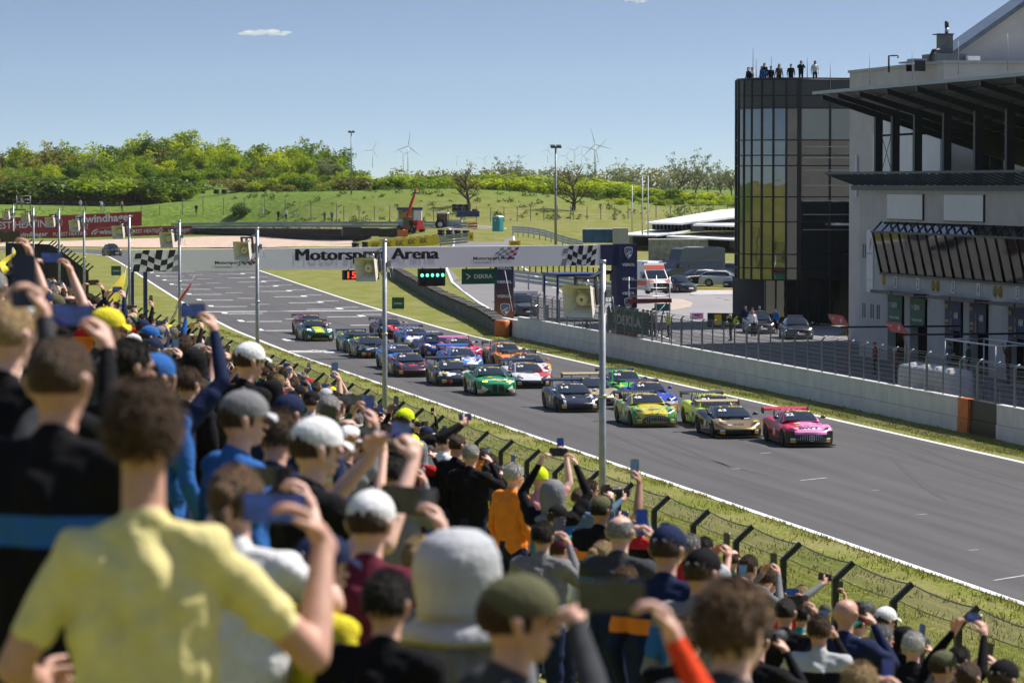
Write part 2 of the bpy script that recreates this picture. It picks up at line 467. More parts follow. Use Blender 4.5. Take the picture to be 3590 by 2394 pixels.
for i, (a, c) in enumerate(zip(kp, kp[1:])):
    d = c - a; kb.box(((a + c) / 2 + Vector((0, 0, .08))), (d.length * .97, .2, .14), 0, math.atan2(d.y, d.x))
tag(kb.build('kerb', CURBY), kind='structure')

# ------------------------------------------------------------------ grass blades along the track
def blades(name, n, region, hmin, hmax, m, seed):
    rng = np.random.default_rng(seed); P = region(rng, n); n = len(P)
    a = rng.uniform(0, 2 * PI, n); h = rng.uniform(hmin, hmax, n); w = rng.uniform(.008, .02, n) * 1.4
    ln = rng.uniform(-.6, .6, (n, 2)) * h[:, None]
    V = np.empty((n, 3, 3)); d = np.stack([np.cos(a), np.sin(a)], 1) * w[:, None]
    V[:, 0, :2] = P[:, :2] - d; V[:, 1, :2] = P[:, :2] + d; V[:, 2, :2] = P[:, :2] + ln
    V[:, 0, 2] = V[:, 1, 2] = P[:, 2] - .01; V[:, 2, 2] = P[:, 2] + h
    me = bpy.data.meshes.new(name); me.vertices.add(3 * n); me.vertices.foreach_set('co', V.ravel())
    me.loops.add(3 * n); me.loops.foreach_set('vertex_index', np.arange(3 * n, dtype=np.int32))
    me.polygons.add(n); me.polygons.foreach_set('loop_start', np.arange(0, 3 * n, 3, dtype=np.int32)); me.polygons.foreach_set('loop_total', np.full(n, 3, dtype=np.int32))
    me.update(calc_edges=True)
    return put(name, me, m)
BLADE = leafmat('grass_blade', (.12, .145, .015), (.31, .29, .07), .3)
def verge_l(rng, n):
    y = 58 + (rng.random(n) ** 1.7) * 190; x = rng.uniform(17.5, 29.0, n)
    x = np.where(rng.random(n) < .25, 29.25 - rng.random(n) ** 2 * .5, x)
    k = np.sin(x * 2.1 + np.sin(y * .7) * 2) + np.sin(y * 1.3 + x) + rng.normal(0, .8, n)
    q = k > -.3; x, y = x[q], y[q]
    return np.stack([x, y, [hgt(a, b) for a, b in zip(x, y)]], 1)
def verge_r(rng, n):
    y = 95 + (rng.random(n) ** 1.4) * 135; x = rng.uniform(44.7, 47.4, n)
    k = np.sin(x * 3.1 + np.sin(y * .5) * 2) + np.sin(y * .9 + x) + rng.normal(0, .8, n)
    q = k > -.2; x, y = x[q], y[q]
    return np.stack([x, y, np.zeros(len(x))], 1)
tag(blades('grass', 52000, verge_l, .05, .16, BLADE, 3), 'short patchy green grass between the spectator fence and the track', 'grass', kind='stuff')
tag(blades('grass', 15000, verge_r, .05, .15, BLADE, 4), 'strip of short grass between the track and the pit wall', 'grass', kind='stuff')
# ------------------------------------------------------------------ shared materials
CONC = mat('concrete', (.66, .66, .665), .88, var=.13, scale=.9, bump=.25, bscale=12, detail=8)
CONCD = mat('weathered_concrete', (.16, .155, .15), .92, var=.35, scale=1.6, bump=.5, bscale=9, detail=8)
PLAST = mat('grey_render', (.50, .485, .47), .9, var=.1, scale=.6, bump=.2, bscale=10, detail=8)
DARK = mat('dark_metal', (.028, .031, .036), .45, .2, var=.15, scale=8)
STEELB = mat('blue_grey_steel', (.06, .078, .105), .5, .3, var=.15, scale=3)
BLACK = mat('black_fitting', (.012, .012, .013), .5, var=.2, scale=10)
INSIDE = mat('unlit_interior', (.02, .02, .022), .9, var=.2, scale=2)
WPAN = mat('white_panel', (.72, .72, .74), .5, var=.05, scale=.5)
GALV = mat('galvanised_steel', (.42, .44, .47), .42, .75, var=.14, scale=7)
GALVD = mat('dull_galvanised_steel', (.27, .285, .305), .55, .5, var=.2, scale=6)
ORANGE = mat('orange_panel', (.62, .16, .03), .6, var=.2, scale=2.5)
NAVY = mat('navy_fabric', (.012, .022, .085), .6, var=.1, scale=2)
BLUEP = mat('blue_paint', (.012, .03, .14), .45, var=.12, scale=3)
DEKG = mat('green_banner', (.012, .105, .05), .6, var=.1, scale=1.5)
REDB = mat('red_banner', (.40, .018, .04), .6, var=.1, scale=.6)
YELB = mat('yellow_banner', (.80, .60, .012), .55, var=.06, scale=1)
LWHITE = mat('white_lettering', (.78, .78, .8), .55, var=0)
LBLACK = mat('black_lettering', (.012, .012, .014), .55, var=0)
LGREY = mat('grey_lettering', (.25, .26, .28), .55, var=0)
LRED = mat('red_print', (.38, .02, .06), .55, var=0)
LYEL = mat('yellow_print', (.85, .55, .01), .5, var=0)
TYRE = mat('tyre_rubber', (.017, .017, .019), .85, var=.3, scale=6, bump=.4)
def glassmat(name, col, rough=.03, wob=.05, ws=.8, metal=0.):
    m = mat(name, col, rough, metal, var=.0, spec=.6)
    n, l = m.node_tree.nodes, m.node_tree.links; b = n['Principled BSDF']; b.inputs['IOR'].default_value = 2.4
    tc = n.new('ShaderNodeTexCoord'); z = n.new('ShaderNodeTexNoise'); z.inputs['Scale'].default_value = ws; z.inputs['Detail'].default_value = 1
    l.new(tc.outputs['Object'], z.inputs['Vector'])
    bp = n.new('ShaderNodeBump'); bp.inputs['Strength'].default_value = wob; bp.inputs['Distance'].default_value = .12
    l.new(z.outputs['Fac'], bp.inputs['Height']); l.new(bp.outputs['Normal'], b.inputs['Normal'])
    return m
GLASS = glassmat('dark_glass', (.006, .012, .017), .02, .03)
GLASSB = glassmat('tilted_window_glass', (.012, .012, .010), .05, .06, .5); GLASSB.node_tree.nodes['Principled BSDF'].inputs['IOR'].default_value = 1.22
GLASSC = glassmat('curtain_sky_tint_glass', (.09, .17, .20))  # cyan base colour stands for curtains and reflected sky together

# ------------------------------------------------------------------ pit wall
WX = 47.4
pw = thing('pit_wall', 'long pale grey concrete pit wall beside the track', 'wall', (WX, 180, 0))
def wall_seg(y0, y1, z1, m=CONC, name='wall_block', dx=0.):
    b = MB(); g = .015
    b.b2(dx, .28 + dx, y0 + g, y1 - g, .62, z1 - .07); b.b2(dx - .03, .30 + dx, y0 + g, y1 - g, 0, .605)
    b.b2(dx - .02, .30 + dx, y0 + g, y1 - g, z1 - .065, z1)
    o = b.build(name, m, pw); o.location = (0, -180, 0); return o
ys = [231, 226.5] + [225.5 - 10 * i for i in range(9)] + [136.0]
for a, c in zip(ys, ys[1:]): wall_seg(c, a, 1.42 if a < 226 else 1.15)
wall_seg(134.7, 136, 1.42, ORANGE, 'orange_wall_panel', -.01)
wall_seg(131.3, 134.7, 1.40, BLACK, 'wall_gate', .1)
for a, c in ((131.3, 121.5), (121.5, 111.5), (111.5, 101.5), (101.5, 91.5)): wall_seg(c, a, 1.42)
# fence on the wall, one panel beside the other
pf = thing('pit_wall_fence', 'grey wire mesh fence panels standing on the pit wall', 'fence', (WX + .15, 180, 1.42))
WIRE = mat('fence_wire', (.14, .15, .17), .5, .4, var=.1, scale=5)
pm = MB(); PL = 2.2
for i in range(40):
    y = .05 + (PL - .1) * i / 39
    pm.add([(0, y - .009, .03), (0, y + .009, .03), (0, y + .009, 1.5), (0, y - .009, 1.5)], [(0, 1, 2, 3)]); pm.add([(-.003, y, .03), (.003, y, .03), (.003, y, 1.5), (-.003, y, 1.5)], [(0, 1, 2, 3)])
for i in range(8): pm.box((0, PL / 2, .05 + i * .2), (.02, PL - .06, .02))
pm.box((.07, PL / 2, 1.58), (.02, PL - .06, .02)); pm.box((.16, PL / 2, 1.66), (.02, PL - .06, .02))
panel_me = pm.mesh('fence_panel'); panel_me.materials.append(WIRE)
po = MB(); po.b2(-.03, .03, -.03, .03, -.02, 1.52); po.tube([(0, 0, 1.5), (.08, 0, 1.6), (.2, 0, 1.7)], .026, 6)
post_me = po.mesh('post'); post_me.materials.append(GALVD)
y = 222.0
while y > 92:
    p = put('fence_panel', panel_me, None, pf, (random.uniform(-.02, .02), y - 180 - PL, 0))
    put('post', post_me, None, p, (0, 0, 0)); 
    if random.random() < .5: put('post', post_me, None, p, (0, PL - .1, 0))
    y -= PL

# ------------------------------------------------------------------ start gantry
GA, GB = Vector((18.6, 195.0, 0)), Vector((50.9, 206.0, 0))
GE = (GB - GA).normalized(); GN = Vector((GE.y, -GE.x, 0))          # GN points at the camera
GRZ = math.atan2(GE.y, GE.x)
gan = thing('start_gantry', 'wide white start gantry banner with black lettering and chequers across the track', 'gantry', GA, GRZ)
def onG(px, py):
    r = ray(px, py); t = (GA - CAM).dot(GN) / r.dot(GN); p = CAM + r * t
    return (p - GA).dot(GE), p.z
GS1 = onG(2165, 890)[0]; GSR = onG(2231, 890)[0]; GS0 = onG(460, 900)[0]
BZ0, BZ1 = 5.33, 6.58
b = MB(); b.b2(GS0, GS1, -.06, .5, BZ0, BZ1); b.build('banner', mat('white_banner', (.82, .82, .84), .55, var=.03, scale=.3), gan)
b = MB()
for s in (GS0 + .12, GS0 + .95): b.b2(s - .09, s + .09, .1, .28, 1.2, BZ0)
b.tube([(GS0 + .1, .2, BZ0), (GS0 - .8, .2, 1.6)], .05, 6); b.build('left_leg', BLUEP, gan)
b = MB(); b.b2(GS1, GSR, -.10, .55, 0, BZ1 + .06); b.b2(onG(2158, 900)[0], GS1 - .004, -.11, .5, 0, BZ0 - .002)
def towermat():
    m = mat('navy_to_orange_print', (.5, .5, .5), .55, var=.05)
    n, l = m.node_tree.nodes, m.node_tree.links
    tc = n.new('ShaderNodeTexCoord'); sx = n.new('ShaderNodeSeparateXYZ'); l.new(tc.outputs['Object'], sx.inputs[0])
    rp = n.new('ShaderNodeValToRGB'); e = rp.color_ramp.elements
    mr = n.new('ShaderNodeMapRange'); mr.inputs[1].default_value = 0; mr.inputs[2].default_value = 4
    l.new(sx.outputs['Z'], mr.inputs[0]); l.new(mr.outputs[0], rp.inputs['Fac'])
    e[0].position, e[0].color = .1, (.30, .095, .022, 1); e[1].position, e[1].color = .75, (.012, .018, .075, 1)
    k = e.new(.42); k.color = (.13, .05, .035, 1)
    l.new(rp.outputs[0], n['Principled BSDF'].inputs['Base Color']); return m
TOWM = towermat()
b.build('right_tower', TOWM, gan)
b = MB(); b.b2(GS1 - 1.95, GS1 - .006, -.075, .5, BZ0 - .01, BZ1 + .03); 
blue_end = onG(2103, 890)[0]
b = MB(); b.b2(blue_end, GS1 - .004, -.072, .49, BZ0 - .004, BZ1 + .02); b.build('navy_end_panel', NAVY, gan)
def g_text(px, py, body, wpx, hpx, m, name='lettering', bold=.02, shear=0, yoff=-.066, parent=gan):
    s, z = onG(px, py); sc = (onG(px + 50, py)[0] - s) / 50; Zd = proj(GA + GE * s)[2] / F
    return text(name, body, m, wpx * sc, hpx * Zd, (s, yoff, z), (1, 0, 0), (0, 0, 1), parent, bold, shear)
for dx_, dy_ in ((-3.2, 0), (0, -.004), (3.2, -.008)): g_text(1288 + dx_, 897, 'Motorsport Arena', 497, 52, LBLACK, bold=0, yoff=-.066 + dy_)
g_text(822, 922, 'Motorsport Arena', 140, 15, LBLACK, bold=.03)
g_text(782, 936, 'Oschersleben', 60, 9, LGREY, bold=0)
g_text(1730, 907, 'Motorsport Arena', 145, 15, LBLACK, bold=.03)
g_text(1690, 920, 'Oschersleben', 58, 9, LGREY, bold=0)
def flag_mark(px, py, wpx, hpx, cols=6, rows=4):
    s0, z0 = onG(px, py); sc = (onG(px + 50, py)[0] - s0) / 50; hz = proj(GA + GE * s0)[2] / F
    for m, sel in ((LGREY, lambda i: i < cols - 2), (LRED, lambda i: i >= cols - 2)):
        q = MB()
        for i in range(cols):
            for j in range(rows):
                if (i + j) % 2 or not sel(i): continue
                def P(u, v): return (s0 + (u - .5 + .18 * v) * wpx * sc, -.069, z0 + (v - .5 + .12 * math.sin(u * 5) + u * .35) * hpx * hz)
                u0, u1, v0, v1 = i / cols, (i + 1) / cols, j / rows, (j + 1) / rows
                q.add([P(u0, v0), P(u1, v0), P(u1, v1), P(u0, v1)], [(0, 1, 2, 3)])
        q.build('flag_print', m, gan)
flag_mark(1765, 895, 78, 38); flag_mark(860, 922, 60, 26)
def checker(px0, px1, fade_left):
    a, c = onG(px0, 900)[0], onG(px1, 890)[0]; cols, rows = 7, 4
    for tone, m in enumerate((LBLACK, LGREY)):
        q = MB()
        for i in range(cols):
            fade = (i < 1) if fade_left else (i >= cols - 1)
            if fade != bool(tone): continue
            for j in range(rows):
                if (i + j) % 2: continue
                for k in range(3):
                    def P(u, v):
                        zz = BZ0 + (v + .16 * math.sin(u * cols * .9 + 1)) * (BZ1 - BZ0)
                        return (a + (c - a) * (u + .06 * v), -.068, min(BZ1 - .005, max(BZ0 + .005, zz)))
                    u0, u1 = (i + k / 3) / cols, (i + (k + 1) / 3) / cols
                    v0, v1 = j / rows - .06, (j + 1) / rows - .06
                    if j == 0: v0 = -.3
                    if j == rows - 1: v1 = 1.3
                    q.add([P(u0, v0), P(u1, v0), P(u1, v1), P(u0, v1)], [(0, 1, 2, 3)])
        q.build('chequered_print', m, gan)
checker(466, 625, False); checker(1968, 2085, True)
def shield(parent, c, h, ux=(1, 0, 0), uz=(0, 0, 1)):
    ux, uz, c = Vector(ux), Vector(uz), Vector(c); nn = ux.cross(uz)
    out = [(-.42, .42), (-.2, .5), (.2, .5), (.42, .42), (.42, .1), (.3, -.25), (0, -.55), (-.3, -.25), (-.42, .1)]
    for k, m, d in ((1, LWHITE, .006), (.88, mat('slate_blue_print', (.13, .18, .28), .5, var=0), .010)):
        q = MB(); q.add([tuple(c + ux * (u * h * k) + uz * (v * h * k) + nn * d) for u, v in out], [tuple(range(len(out)))]); q.build('shield_emblem', m, parent)
    q = MB(); q.add([tuple(c + ux * (u * h) + uz * (v * h) + nn * .014) for u, v in ((-.25, -.1), (-.2, -.17), (.25, .1), (.2, .17))], [(0, 1, 2, 3)])
    q.add([tuple(c + ux * (.09 * h + .13 * h * math.cos(t)) + uz * (-.24 * h + .13 * h * math.sin(t)) + nn * .014) for t in [k * PI / 5 for k in range(10)]], [tuple(range(10))])
    q.build('wrench_print', LWHITE, parent)
    text('lettering', 'EXPERT KITS', LBLACK, h * .6, h * .1, c + uz * (h * .37), ux, uz, parent, .0, off=.014)
ts = (GS1 + GSR) / 2 + .05; hz = proj(GA + GE * ts)[2] / F
shield(gan, (ts, -.105, onG(2197, 886)[1]), 40 * hz)
for py in (928, 978, 1028): text('lettering', 'VIEROL', LWHITE, 54 * hz, 10 * hz, (ts, -.105, onG(2197, py)[1]), (1, 0, 0), (0, 0, 1), gan, .02)
shield(gan, (ts, -.105, onG(2197, 1064)[1]), 40 * hz)
# second printed tower, beyond the end of the pit wall
tb = gp(1768, 1128)
t2 = thing('banner_tower', 'navy and orange printed tower standing alone beside the pit entry', 'tower', tb, -TH * .6)
tz = proj(tb)[2] / F
b = MB(); b.b2(-33 * tz, 33 * tz, 0, .7, 0, 5.0); b.build('tower_body', TOWM, t2)
def t2z(py): return CH - (py - 647) * tz
for py in (939, 988, 1038): text('lettering', 'VIEROL', LWHITE, 53 * tz, 10 * tz, (0, -.005, t2z(py)), (1, 0, 0), (0, 0, 1), t2, .02)
shield(t2, (3 * tz, -.005, t2z(1084)), 41 * tz)
for nm, t, x0, y0, x1, y1 in (('tie_rope', t2, 1769, 945, 1798, 1092),):
    p, q = atd(x0, y0, proj(tb)[2] - .4), atd(x1, y1, proj(tb)[2] - .9)
    o = MB().tube([p, p.lerp(q, .5), q], .022, 5).build('tie_rope', LWHITE); tag(o, 'white and red tie rope hanging from the tower beside the pit entry', 'rope')
# start lights, DEKRA sign, timing display: hung under the banner
def hung(name, label, cat, px0, py0, px1, py1, m, depth=.25, yo=.1):
    s0, z0 = onG(px0, py1); s1, z1 = onG(px1, py0)
    c = GA + GE * ((s0 + s1) / 2); t = thing(name, label, cat, (c.x, c.y, z0), GRZ)
    b = MB(); w = (s1 - s0) / 2; b.b2(-w, w, yo, yo + depth, 0, z1 - z0)
    for x in (-w * .7, w * .7): b.b2(x - .03, x + .03, yo + .08, yo + .14, z1 - z0, BZ0 - z0 - .003)
    b.build('housing', m, t); return t, w, z1 - z0
LG = mat('green_lamp', (.1, .8, .5), .3, var=0, emit=(.10, 1, .60), estr=2.2)
LR = mat('red_led', (.6, .02, .01), .4, var=0, emit=(1, .04, .02), estr=2.0)
t, w, h = hung('start_light', 'black box with a row of five lit green start lights', 'traffic light', 1474, 941, 1564, 1004, BLACK)
for k in range(5): 
    q = MB(); q.lathe([(0, -.03), (.085, -.025), (.1, 0)], (-w + (k + .5) * 2 * w / 5, .1, h * .62), 14, axis='y'); q.build('green_light', LG, t)
    q = MB(); q.lathe([(.085, -.01), (.1, 0)], (-w + (k + .5) * 2 * w / 5, .1, h * .25), 14, axis='y'); q.build('unlit_lamp', DARK, t)
t, w, h = hung('hanging_sign', 'green sign with white letters hanging under the start gantry', 'sign', 1620, 941, 1741, 997, DEKG, .06, .0)
text('lettering', 'DEKRA', LWHITE, w * 1.05, h * .27, (w * .22, -.004, h * .5), (1, 0, 0), (0, 0, 1), t, .02)
def tri(parent, c, s, m=LWHITE, ux=(1, 0, 0), uz=(0, 0, 1), off=.006):
    ux, uz, c = Vector(ux), Vector(uz), Vector(c); nn = ux.cross(uz); q = MB()
    o = [(-.5, .6), (.6, .05), (-.3, -.6)]; i = [(-.3, .28), (.25, .03), (-.2, -.3)]
    q.add([tuple(c + ux * u * s + uz * v * s + nn * off) for u, v in o + i], [(0, 1, 4, 3), (1, 2, 5, 4)]); return q.build('triangle_logo', m, parent)
tri(t, (-w * .66, -.004, h * .5), h * .36)
t, w, h = hung('timing_display', 'black display with red digits hanging under the gantry', 'display', 1209, 946, 1332, 982, BLACK)
text('digits', '15', LR, w * .5, h * .7, (-w * .55, .1, h * .5), (1, 0, 0), (0, 0, 1), t, .01); text('digits', '24', LR, w * .5, h * .7, (w * .6, .1, h * .5), (1, 0, 0), (0, 0, 1), t, .01)
# small green boards beside the track
def board(px0, py0, px1, py1, label):
    m = gp((px0 + px1) / 2, py1 + 6); z = proj(m)[2] / F; w, h = (px1 - px0) * z / 2, (py1 - py0) * z
    m.z = hgt(m.x, m.y)
    t = thing('trackside_board', label, 'sign', m, -TH, 'small green boards beside the track')
    b = MB(); b.b2(-w, w, 0, .08, .08, .08 + h); b.build('panel', DEKG, t)
    b = MB(); b.b2(-w * .7, -w * .6, .09, .15, -.1, .6); b.b2(w * .6, w * .7, .09, .15, -.1, .6); b.build('support', DARK, t)
    text('lettering', 'DEKRA', LWHITE, w * 1.0, h * .16, (w * .2, -.002, h * .55), (1, 0, 0), (0, 0, 1), t, .02); tri(t, (-w * .55, -.002, h * .55), h * .2)
board(1374, 1040, 1417, 1080, 'small green board on the grass in front of the tyre topped wall')
board(668, 1073, 714, 1115, 'small green board on the grass close to the red and white flag')
board(390, 929, 424, 962, 'small green board farthest along the grass, left of the gantry leg')

# ------------------------------------------------------------------ old wall with tyre top along the pit entry
OW = [(47.0, 228.5), (49.5, 247), (53.6, 285), (58.6, 325), (64.6, 372), (67.4, 392)]
ow = thing('tyre_topped_wall', 'dark weathered concrete wall topped with old tyre belting beside the pit entry', 'wall', (OW[0][0], OW[0][1], 0))
N = 22; pts = []
for i in range(N + 1):
    y = lerp(OW[0][1], OW[-1][1], i / N); pts.append(Vector((interp(y, [(q[1], q[0]) for q in OW]), y, 0)))
BELT = mat('old_tyre_belting', (.055, .05, .043), .95, var=.5, scale=3, bump=.9, bscale=12)
for i, (a, c) in enumerate(zip(pts, pts[1:])):
    d = c - a; mid = (a + c) / 2 - ow.location; an = math.atan2(d.y, d.x)
    b = MB(); b.box((mid.x, mid.y, .46), (d.length * .985, .5, .92), 0, an); b.build('wall_block', CONCD, ow)
    b = MB()
    for k in range(4):
        q = mid + d * ((k + .5) / 4 - .5); b.box((q.x + random.uniform(-.05, .05), q.y, 1.02 + random.uniform(-.03, .04)), (d.length / 4.1, .95, .17), 0, an + random.uniform(-.07, .07), random.uniform(-.05, .05))
    b.build('tyre_belt', BELT, ow)
    if i in (5, 8, 11, 14): text('lettering', str(8 - i // 3 - 1), LWHITE, .28, .5, (mid.x - .26, mid.y - .09, .5), (d.normalized() * -1), (0, 0, 1), ow, .01)
b = MB(); b.lathe([(.5, 0), (.55, .1), (.52, .55), (.55, 1.0), (.45, 1.12), (0, 1.12)], (-.25, -1.0, 0), 14); b.build('orange_end_cap', ORANGE, ow)
b = MB(); b.b2(.35, .9, -1.3, -.6, 0, 1.05); b.build('black_end_block', BLACK, ow)

# ------------------------------------------------------------------ loudspeaker poles on the bank
PX = 15.5
BEIGE = mat('beige_plastic', (.66, .62, .54), .5, var=.1, scale=5)
BEIGED = mat('lightened_beige_inside', (.78, .75, .69), .6, var=.12, scale=5)  # paler than the shell, to make up for shade inside the mouth
POLEM = mat('pole_steel', (.31, .325, .36), .45, .55, var=.18, scale=4)
def pole(Y, i, lab):
    z0 = hgt(PX, Y) - .3; zt = 8.8
    t = thing('loudspeaker_pole', lab, 'pole', (PX, Y, z0), 0, 'loudspeaker poles along the spectator bank'); H = zt - z0
    b = MB(); b.tube([(0, 0, 0), (0, 0, H * .62), (0, 0, H * .62 + .01), (0, 0, H)], [.075, .07, .064, .062], 12); b.build('pole', POLEM, t)
    MB().tube([(0, 0, H * .62 - .03), (0, 0, H * .62 + .03)], .085, 12).build('collar', GALV, t); MB().tube([(0, 0, H - .05), (0, 0, H + .02)], .07, 12).build('collar', GALV, t)
    b = MB(); b.tube([(0, -.03, H - .18), (-.22, -.05, H - .3), (-.36, -.08, H - .36)], .03, 6); b.tube([(-.36, -.08, H - .36), (-.36, -.08, H - .52)], .05, 8); b.ell((-.36, -.1, H - .42), (.08, .09, .07), 8, 6); b.build('bracket', GALV, t)
    # horn: square mouth facing along the bank and slightly down
    h = thing('horn', None, None, (-.36, -.12, H - .72)); h.parent = t; h.rotation_euler = (R(10), 0, R(-42)); h.scale = (1.22,) * 3
    m = .26
    prof = [(m, m * 1.02, -.30), (m * .86, m * .82, -.16), (m * .55, m * .52, .0), (m * .42, m * .4, .3), (m * .36, m * .34, .36)]
    def ring(k, ax, az, y): return [(-ax, y, -az), (ax, y, -az), (ax, y, az), (-ax, y, az)]
    b = MB()
    for (a0, c0, y0), (a1, c1, y1) in zip(prof, prof[1:]):
        vs = ring(0, a0, c0, y0) + ring(0, a1, c1, y1); b.add(vs, [(0, 1, 5, 4), (1, 2, 6, 5), (2, 3, 7, 6), (3, 0, 4, 7)])
    b.add(ring(0, *prof[-1]), [(0, 1, 2, 3)])
    b.build('horn_shell', BEIGE, h)
    b = MB()
    for (a0, c0, y0), (a1, c1, y1) in zip([(m * .97, m * .99, -.302)] + [(p - .012, q - .012, y) for p, q, y in prof[1:3]], [(p - .012, q - .012, y) for p, q, y in prof[1:3]]):
        vs = ring(0, a0, c0, y0) + ring(0, a1, c1, y1); b.add(vs, [(4, 5, 1, 0), (5, 6, 2, 1), (6, 7, 3, 2), (7, 4, 0, 3)])
    b.add(ring(0, m * .5, m * .48, -.02), [(3, 2, 1, 0)])
    b.build('horn_mouth', BEIGED, h)
    b = MB(); b.lathe([(.025, -.12), (.03, -.17), (.09, -.18), (.11, -.14), (.1, .0)], (0, 0, 0), 14, axis='y'); b.build('driver_cone', BEIGE, h)
    b = MB(); b.b2(.16, .2, .0, .06, -.12, .34); b.b2(-.2, -.16, .0, .06, -.12, .34); b.b2(-.2, .2, .0, .06, .3, .34); b.build('yoke', DARK, h)
    b = MB(); b.b2(.07, .16, -.06, .06, H - .72, H - .55); b.tube([(.1, -.03, H - .72), (.16, -.05, H - 1.0), (.24, -.03, H - 1.02), (.2, 0, H - .7)], .008, 4); b.build('junction_box', GALVD, t)
    return t
POLEY = [65.6, 91.2, 117.4, 142.0, 164.0, 190.5, 209.0, 232.0, 254.0, 281.0]
plab = ['tall grey loudspeaker pole nearest the camera, in front of the pit wall', 'second nearest loudspeaker pole, its horn beside the large gantry lettering', 'third nearest loudspeaker pole, horn over the small gantry logo', 'fourth nearest loudspeaker pole, horn over the chequered print', 'fifth nearest loudspeaker pole, just before the gantry end', 'loudspeaker pole behind the far tall fence, sixth from the camera', 'loudspeaker pole in front of the big red board, seventh from the camera', 'loudspeaker pole under the word heating, eighth from the camera', 'ninth loudspeaker pole from the camera, near the left end of the red boards', 'farthest loudspeaker pole, at the left edge of the picture']
for i, Y in enumerate(POLEY): pole(Y, i, plab[i])

# ------------------------------------------------------------------ spectator fence
FX = 16.4
sf = thing('spectator_fence', 'dark chain link fence with angled posts along the spectator bank', 'fence', (FX, 60, 1.92))
FPOST = mat('dark_green_post', (.022, .026, .024), .5, .2, var=.2, scale=6)
fp = MB(); fp.b2(-.05, .05, -.05, .05, -.8, 2.0); fp.box((.15, 0, 2.12), (.42, .085, .085), 0, ry=-R(42)); fpm = fp.mesh('post'); fpm.materials.append(FPOST)
Y = 29.0; fy = []
while Y < 196: fy.append(Y); Y += 3.0
for y in fy: put('post', fpm, None, sf, (0, y - 60, 0))
b = MB()
for i, y in enumerate(fy[:-1]):
    for z, sag in ((.25, .02), (.85, .05), (1.45, .06), (2.02, .03)):
        q = [(0.05, y - 60 + 3 * k / 4, z - sag * 4 * (k / 4) * (1 - k / 4)) for k in range(5)]; b.tube(q, .008, 3, cap=False)
    q = [(.30, y - 60 + 3 * k / 4, 2.25 - .05 * 4 * (k / 4) * (1 - k / 4)) for k in range(5)]; b.tube(q, .012, 3, cap=False)
o = b.build('line_wire', FPOST, sf)
# chain link: two families of slanting wires, as ribbons of real width
V, Fc = [], []
step = .062; y = fy[0]
while y < 150:
    for sgn in (1, -1):
        a = (.03, y - 60, -.3); c = (.03, y - 60 + sgn * .55, 2.0); e = (.29, y - 60 + sgn * .62, 2.24); w = .0055
        k = len(V)
        for p in (a, c, e): V += [(p[0], p[1] - w, p[2]), (p[0], p[1] + w, p[2])]
        Fc += [(k, k + 1, k + 3, k + 2), (k + 2, k + 3, k + 5, k + 4)]
    y += step
me = bpy.data.meshes.new('chain_link'); me.from_pydata(V, [], Fc); me.update()
o = put('chain_link', me, FPOST, sf); o['kind'] = 'stuff'
# the taller fence farther along the bank
tf = thing('catch_fence', 'tall dark catch fence with closely set angled posts at the far end of the bank', 'fence', (FX, 200, 0))
fpt = MB(); fpt.b2(-.045, .045, -.045, .045, -1, 2.6); fpt.box((.16, 0, 2.72), (.44, .085, .085), 0, ry=-R(42)); fpmt = fpt.mesh('post'); fpmt.materials.append(FPOST)
Y = 199.0; tp = []
for i in range(17):
    z = 2.6 + sstep(190, 232, Y) * 1.1; tp.append(Vector((-.6 * max(0, i - 12), Y - 200, z))); Y += 2.6 if i < 12 else 1.8
for p in tp: put('post', fpmt, None, tf, p)
b = MB()
for a, c in zip(tp, tp[1:]):
    for k in range(11): b.tube([a + Vector((0, 0, .1 + k * .25)), c + Vector((0, 0, .1 + k * .25))], .012, 3, cap=False)
    for k in range(30):
        p = a.lerp(c, k / 30); b.add([p + Vector((-.02, -.006, 0)), p + Vector((.02, .006, 0)), p + Vector((.02, .006, 2.6)), p + Vector((-.02, -.006, 2.6))], [(0, 1, 2, 3)])
o = b.build('wire_mesh', FPOST, tf); o['kind'] = 'stuff'
# ------------------------------------------------------------------ pit building
BX = 62.5
pb = thing('pit_building', 'grey concrete pit building with numbered garages and a sloped stand roof', 'building', (BX, 150, 0))
def bb(name, m, *boxes):
    b = MB()
    for q in boxes: b.b2(*q)
    o = b.build(name, m, pb); o.location = (-BX, -150, 0); return o
Y0, Y1 = 95.0, 197.3
gar = []
for base, n in ((190.3, 1), (180.1, 3), (169.9, 5), (159.7, 7), (149.5, 9), (139.3, 11), (129.1, 13)):
    gar += [(base, n), (base - 4.1, n + 1)]
ends = [Y1] + [v for c, n in gar for v in (c + 1.55, c - 1.55)] + [Y0]
bb('wall', PLAST, (BX, BX + .35, 193.15, Y1, 0, 9.95), (BX + .02, BX + 12, Y1 - .3, Y1 - .01, 0, 9.9))
for a, c in zip(ends[0::2], ends[1::2]):
    if a == Y1: a = 193.14
    bb('pier', PLAST, (BX, BX + .5, c, a, 0, 3.9))
bb('lintel_wall', PLAST, (BX + .003, BX + .4, Y0, 193.14, 3.9, 5.05))
bb('upper_wall', PLAST, (BX + .003, BX + .4, Y0, 193.14, 8.12, 9.95))
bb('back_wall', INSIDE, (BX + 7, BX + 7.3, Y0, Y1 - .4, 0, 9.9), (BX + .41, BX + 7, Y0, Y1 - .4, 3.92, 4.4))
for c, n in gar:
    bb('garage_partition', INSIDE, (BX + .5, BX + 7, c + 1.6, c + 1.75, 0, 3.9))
def parted(parent_loc=True):
    pass
BLOC = Vector((BX, 150, 0))
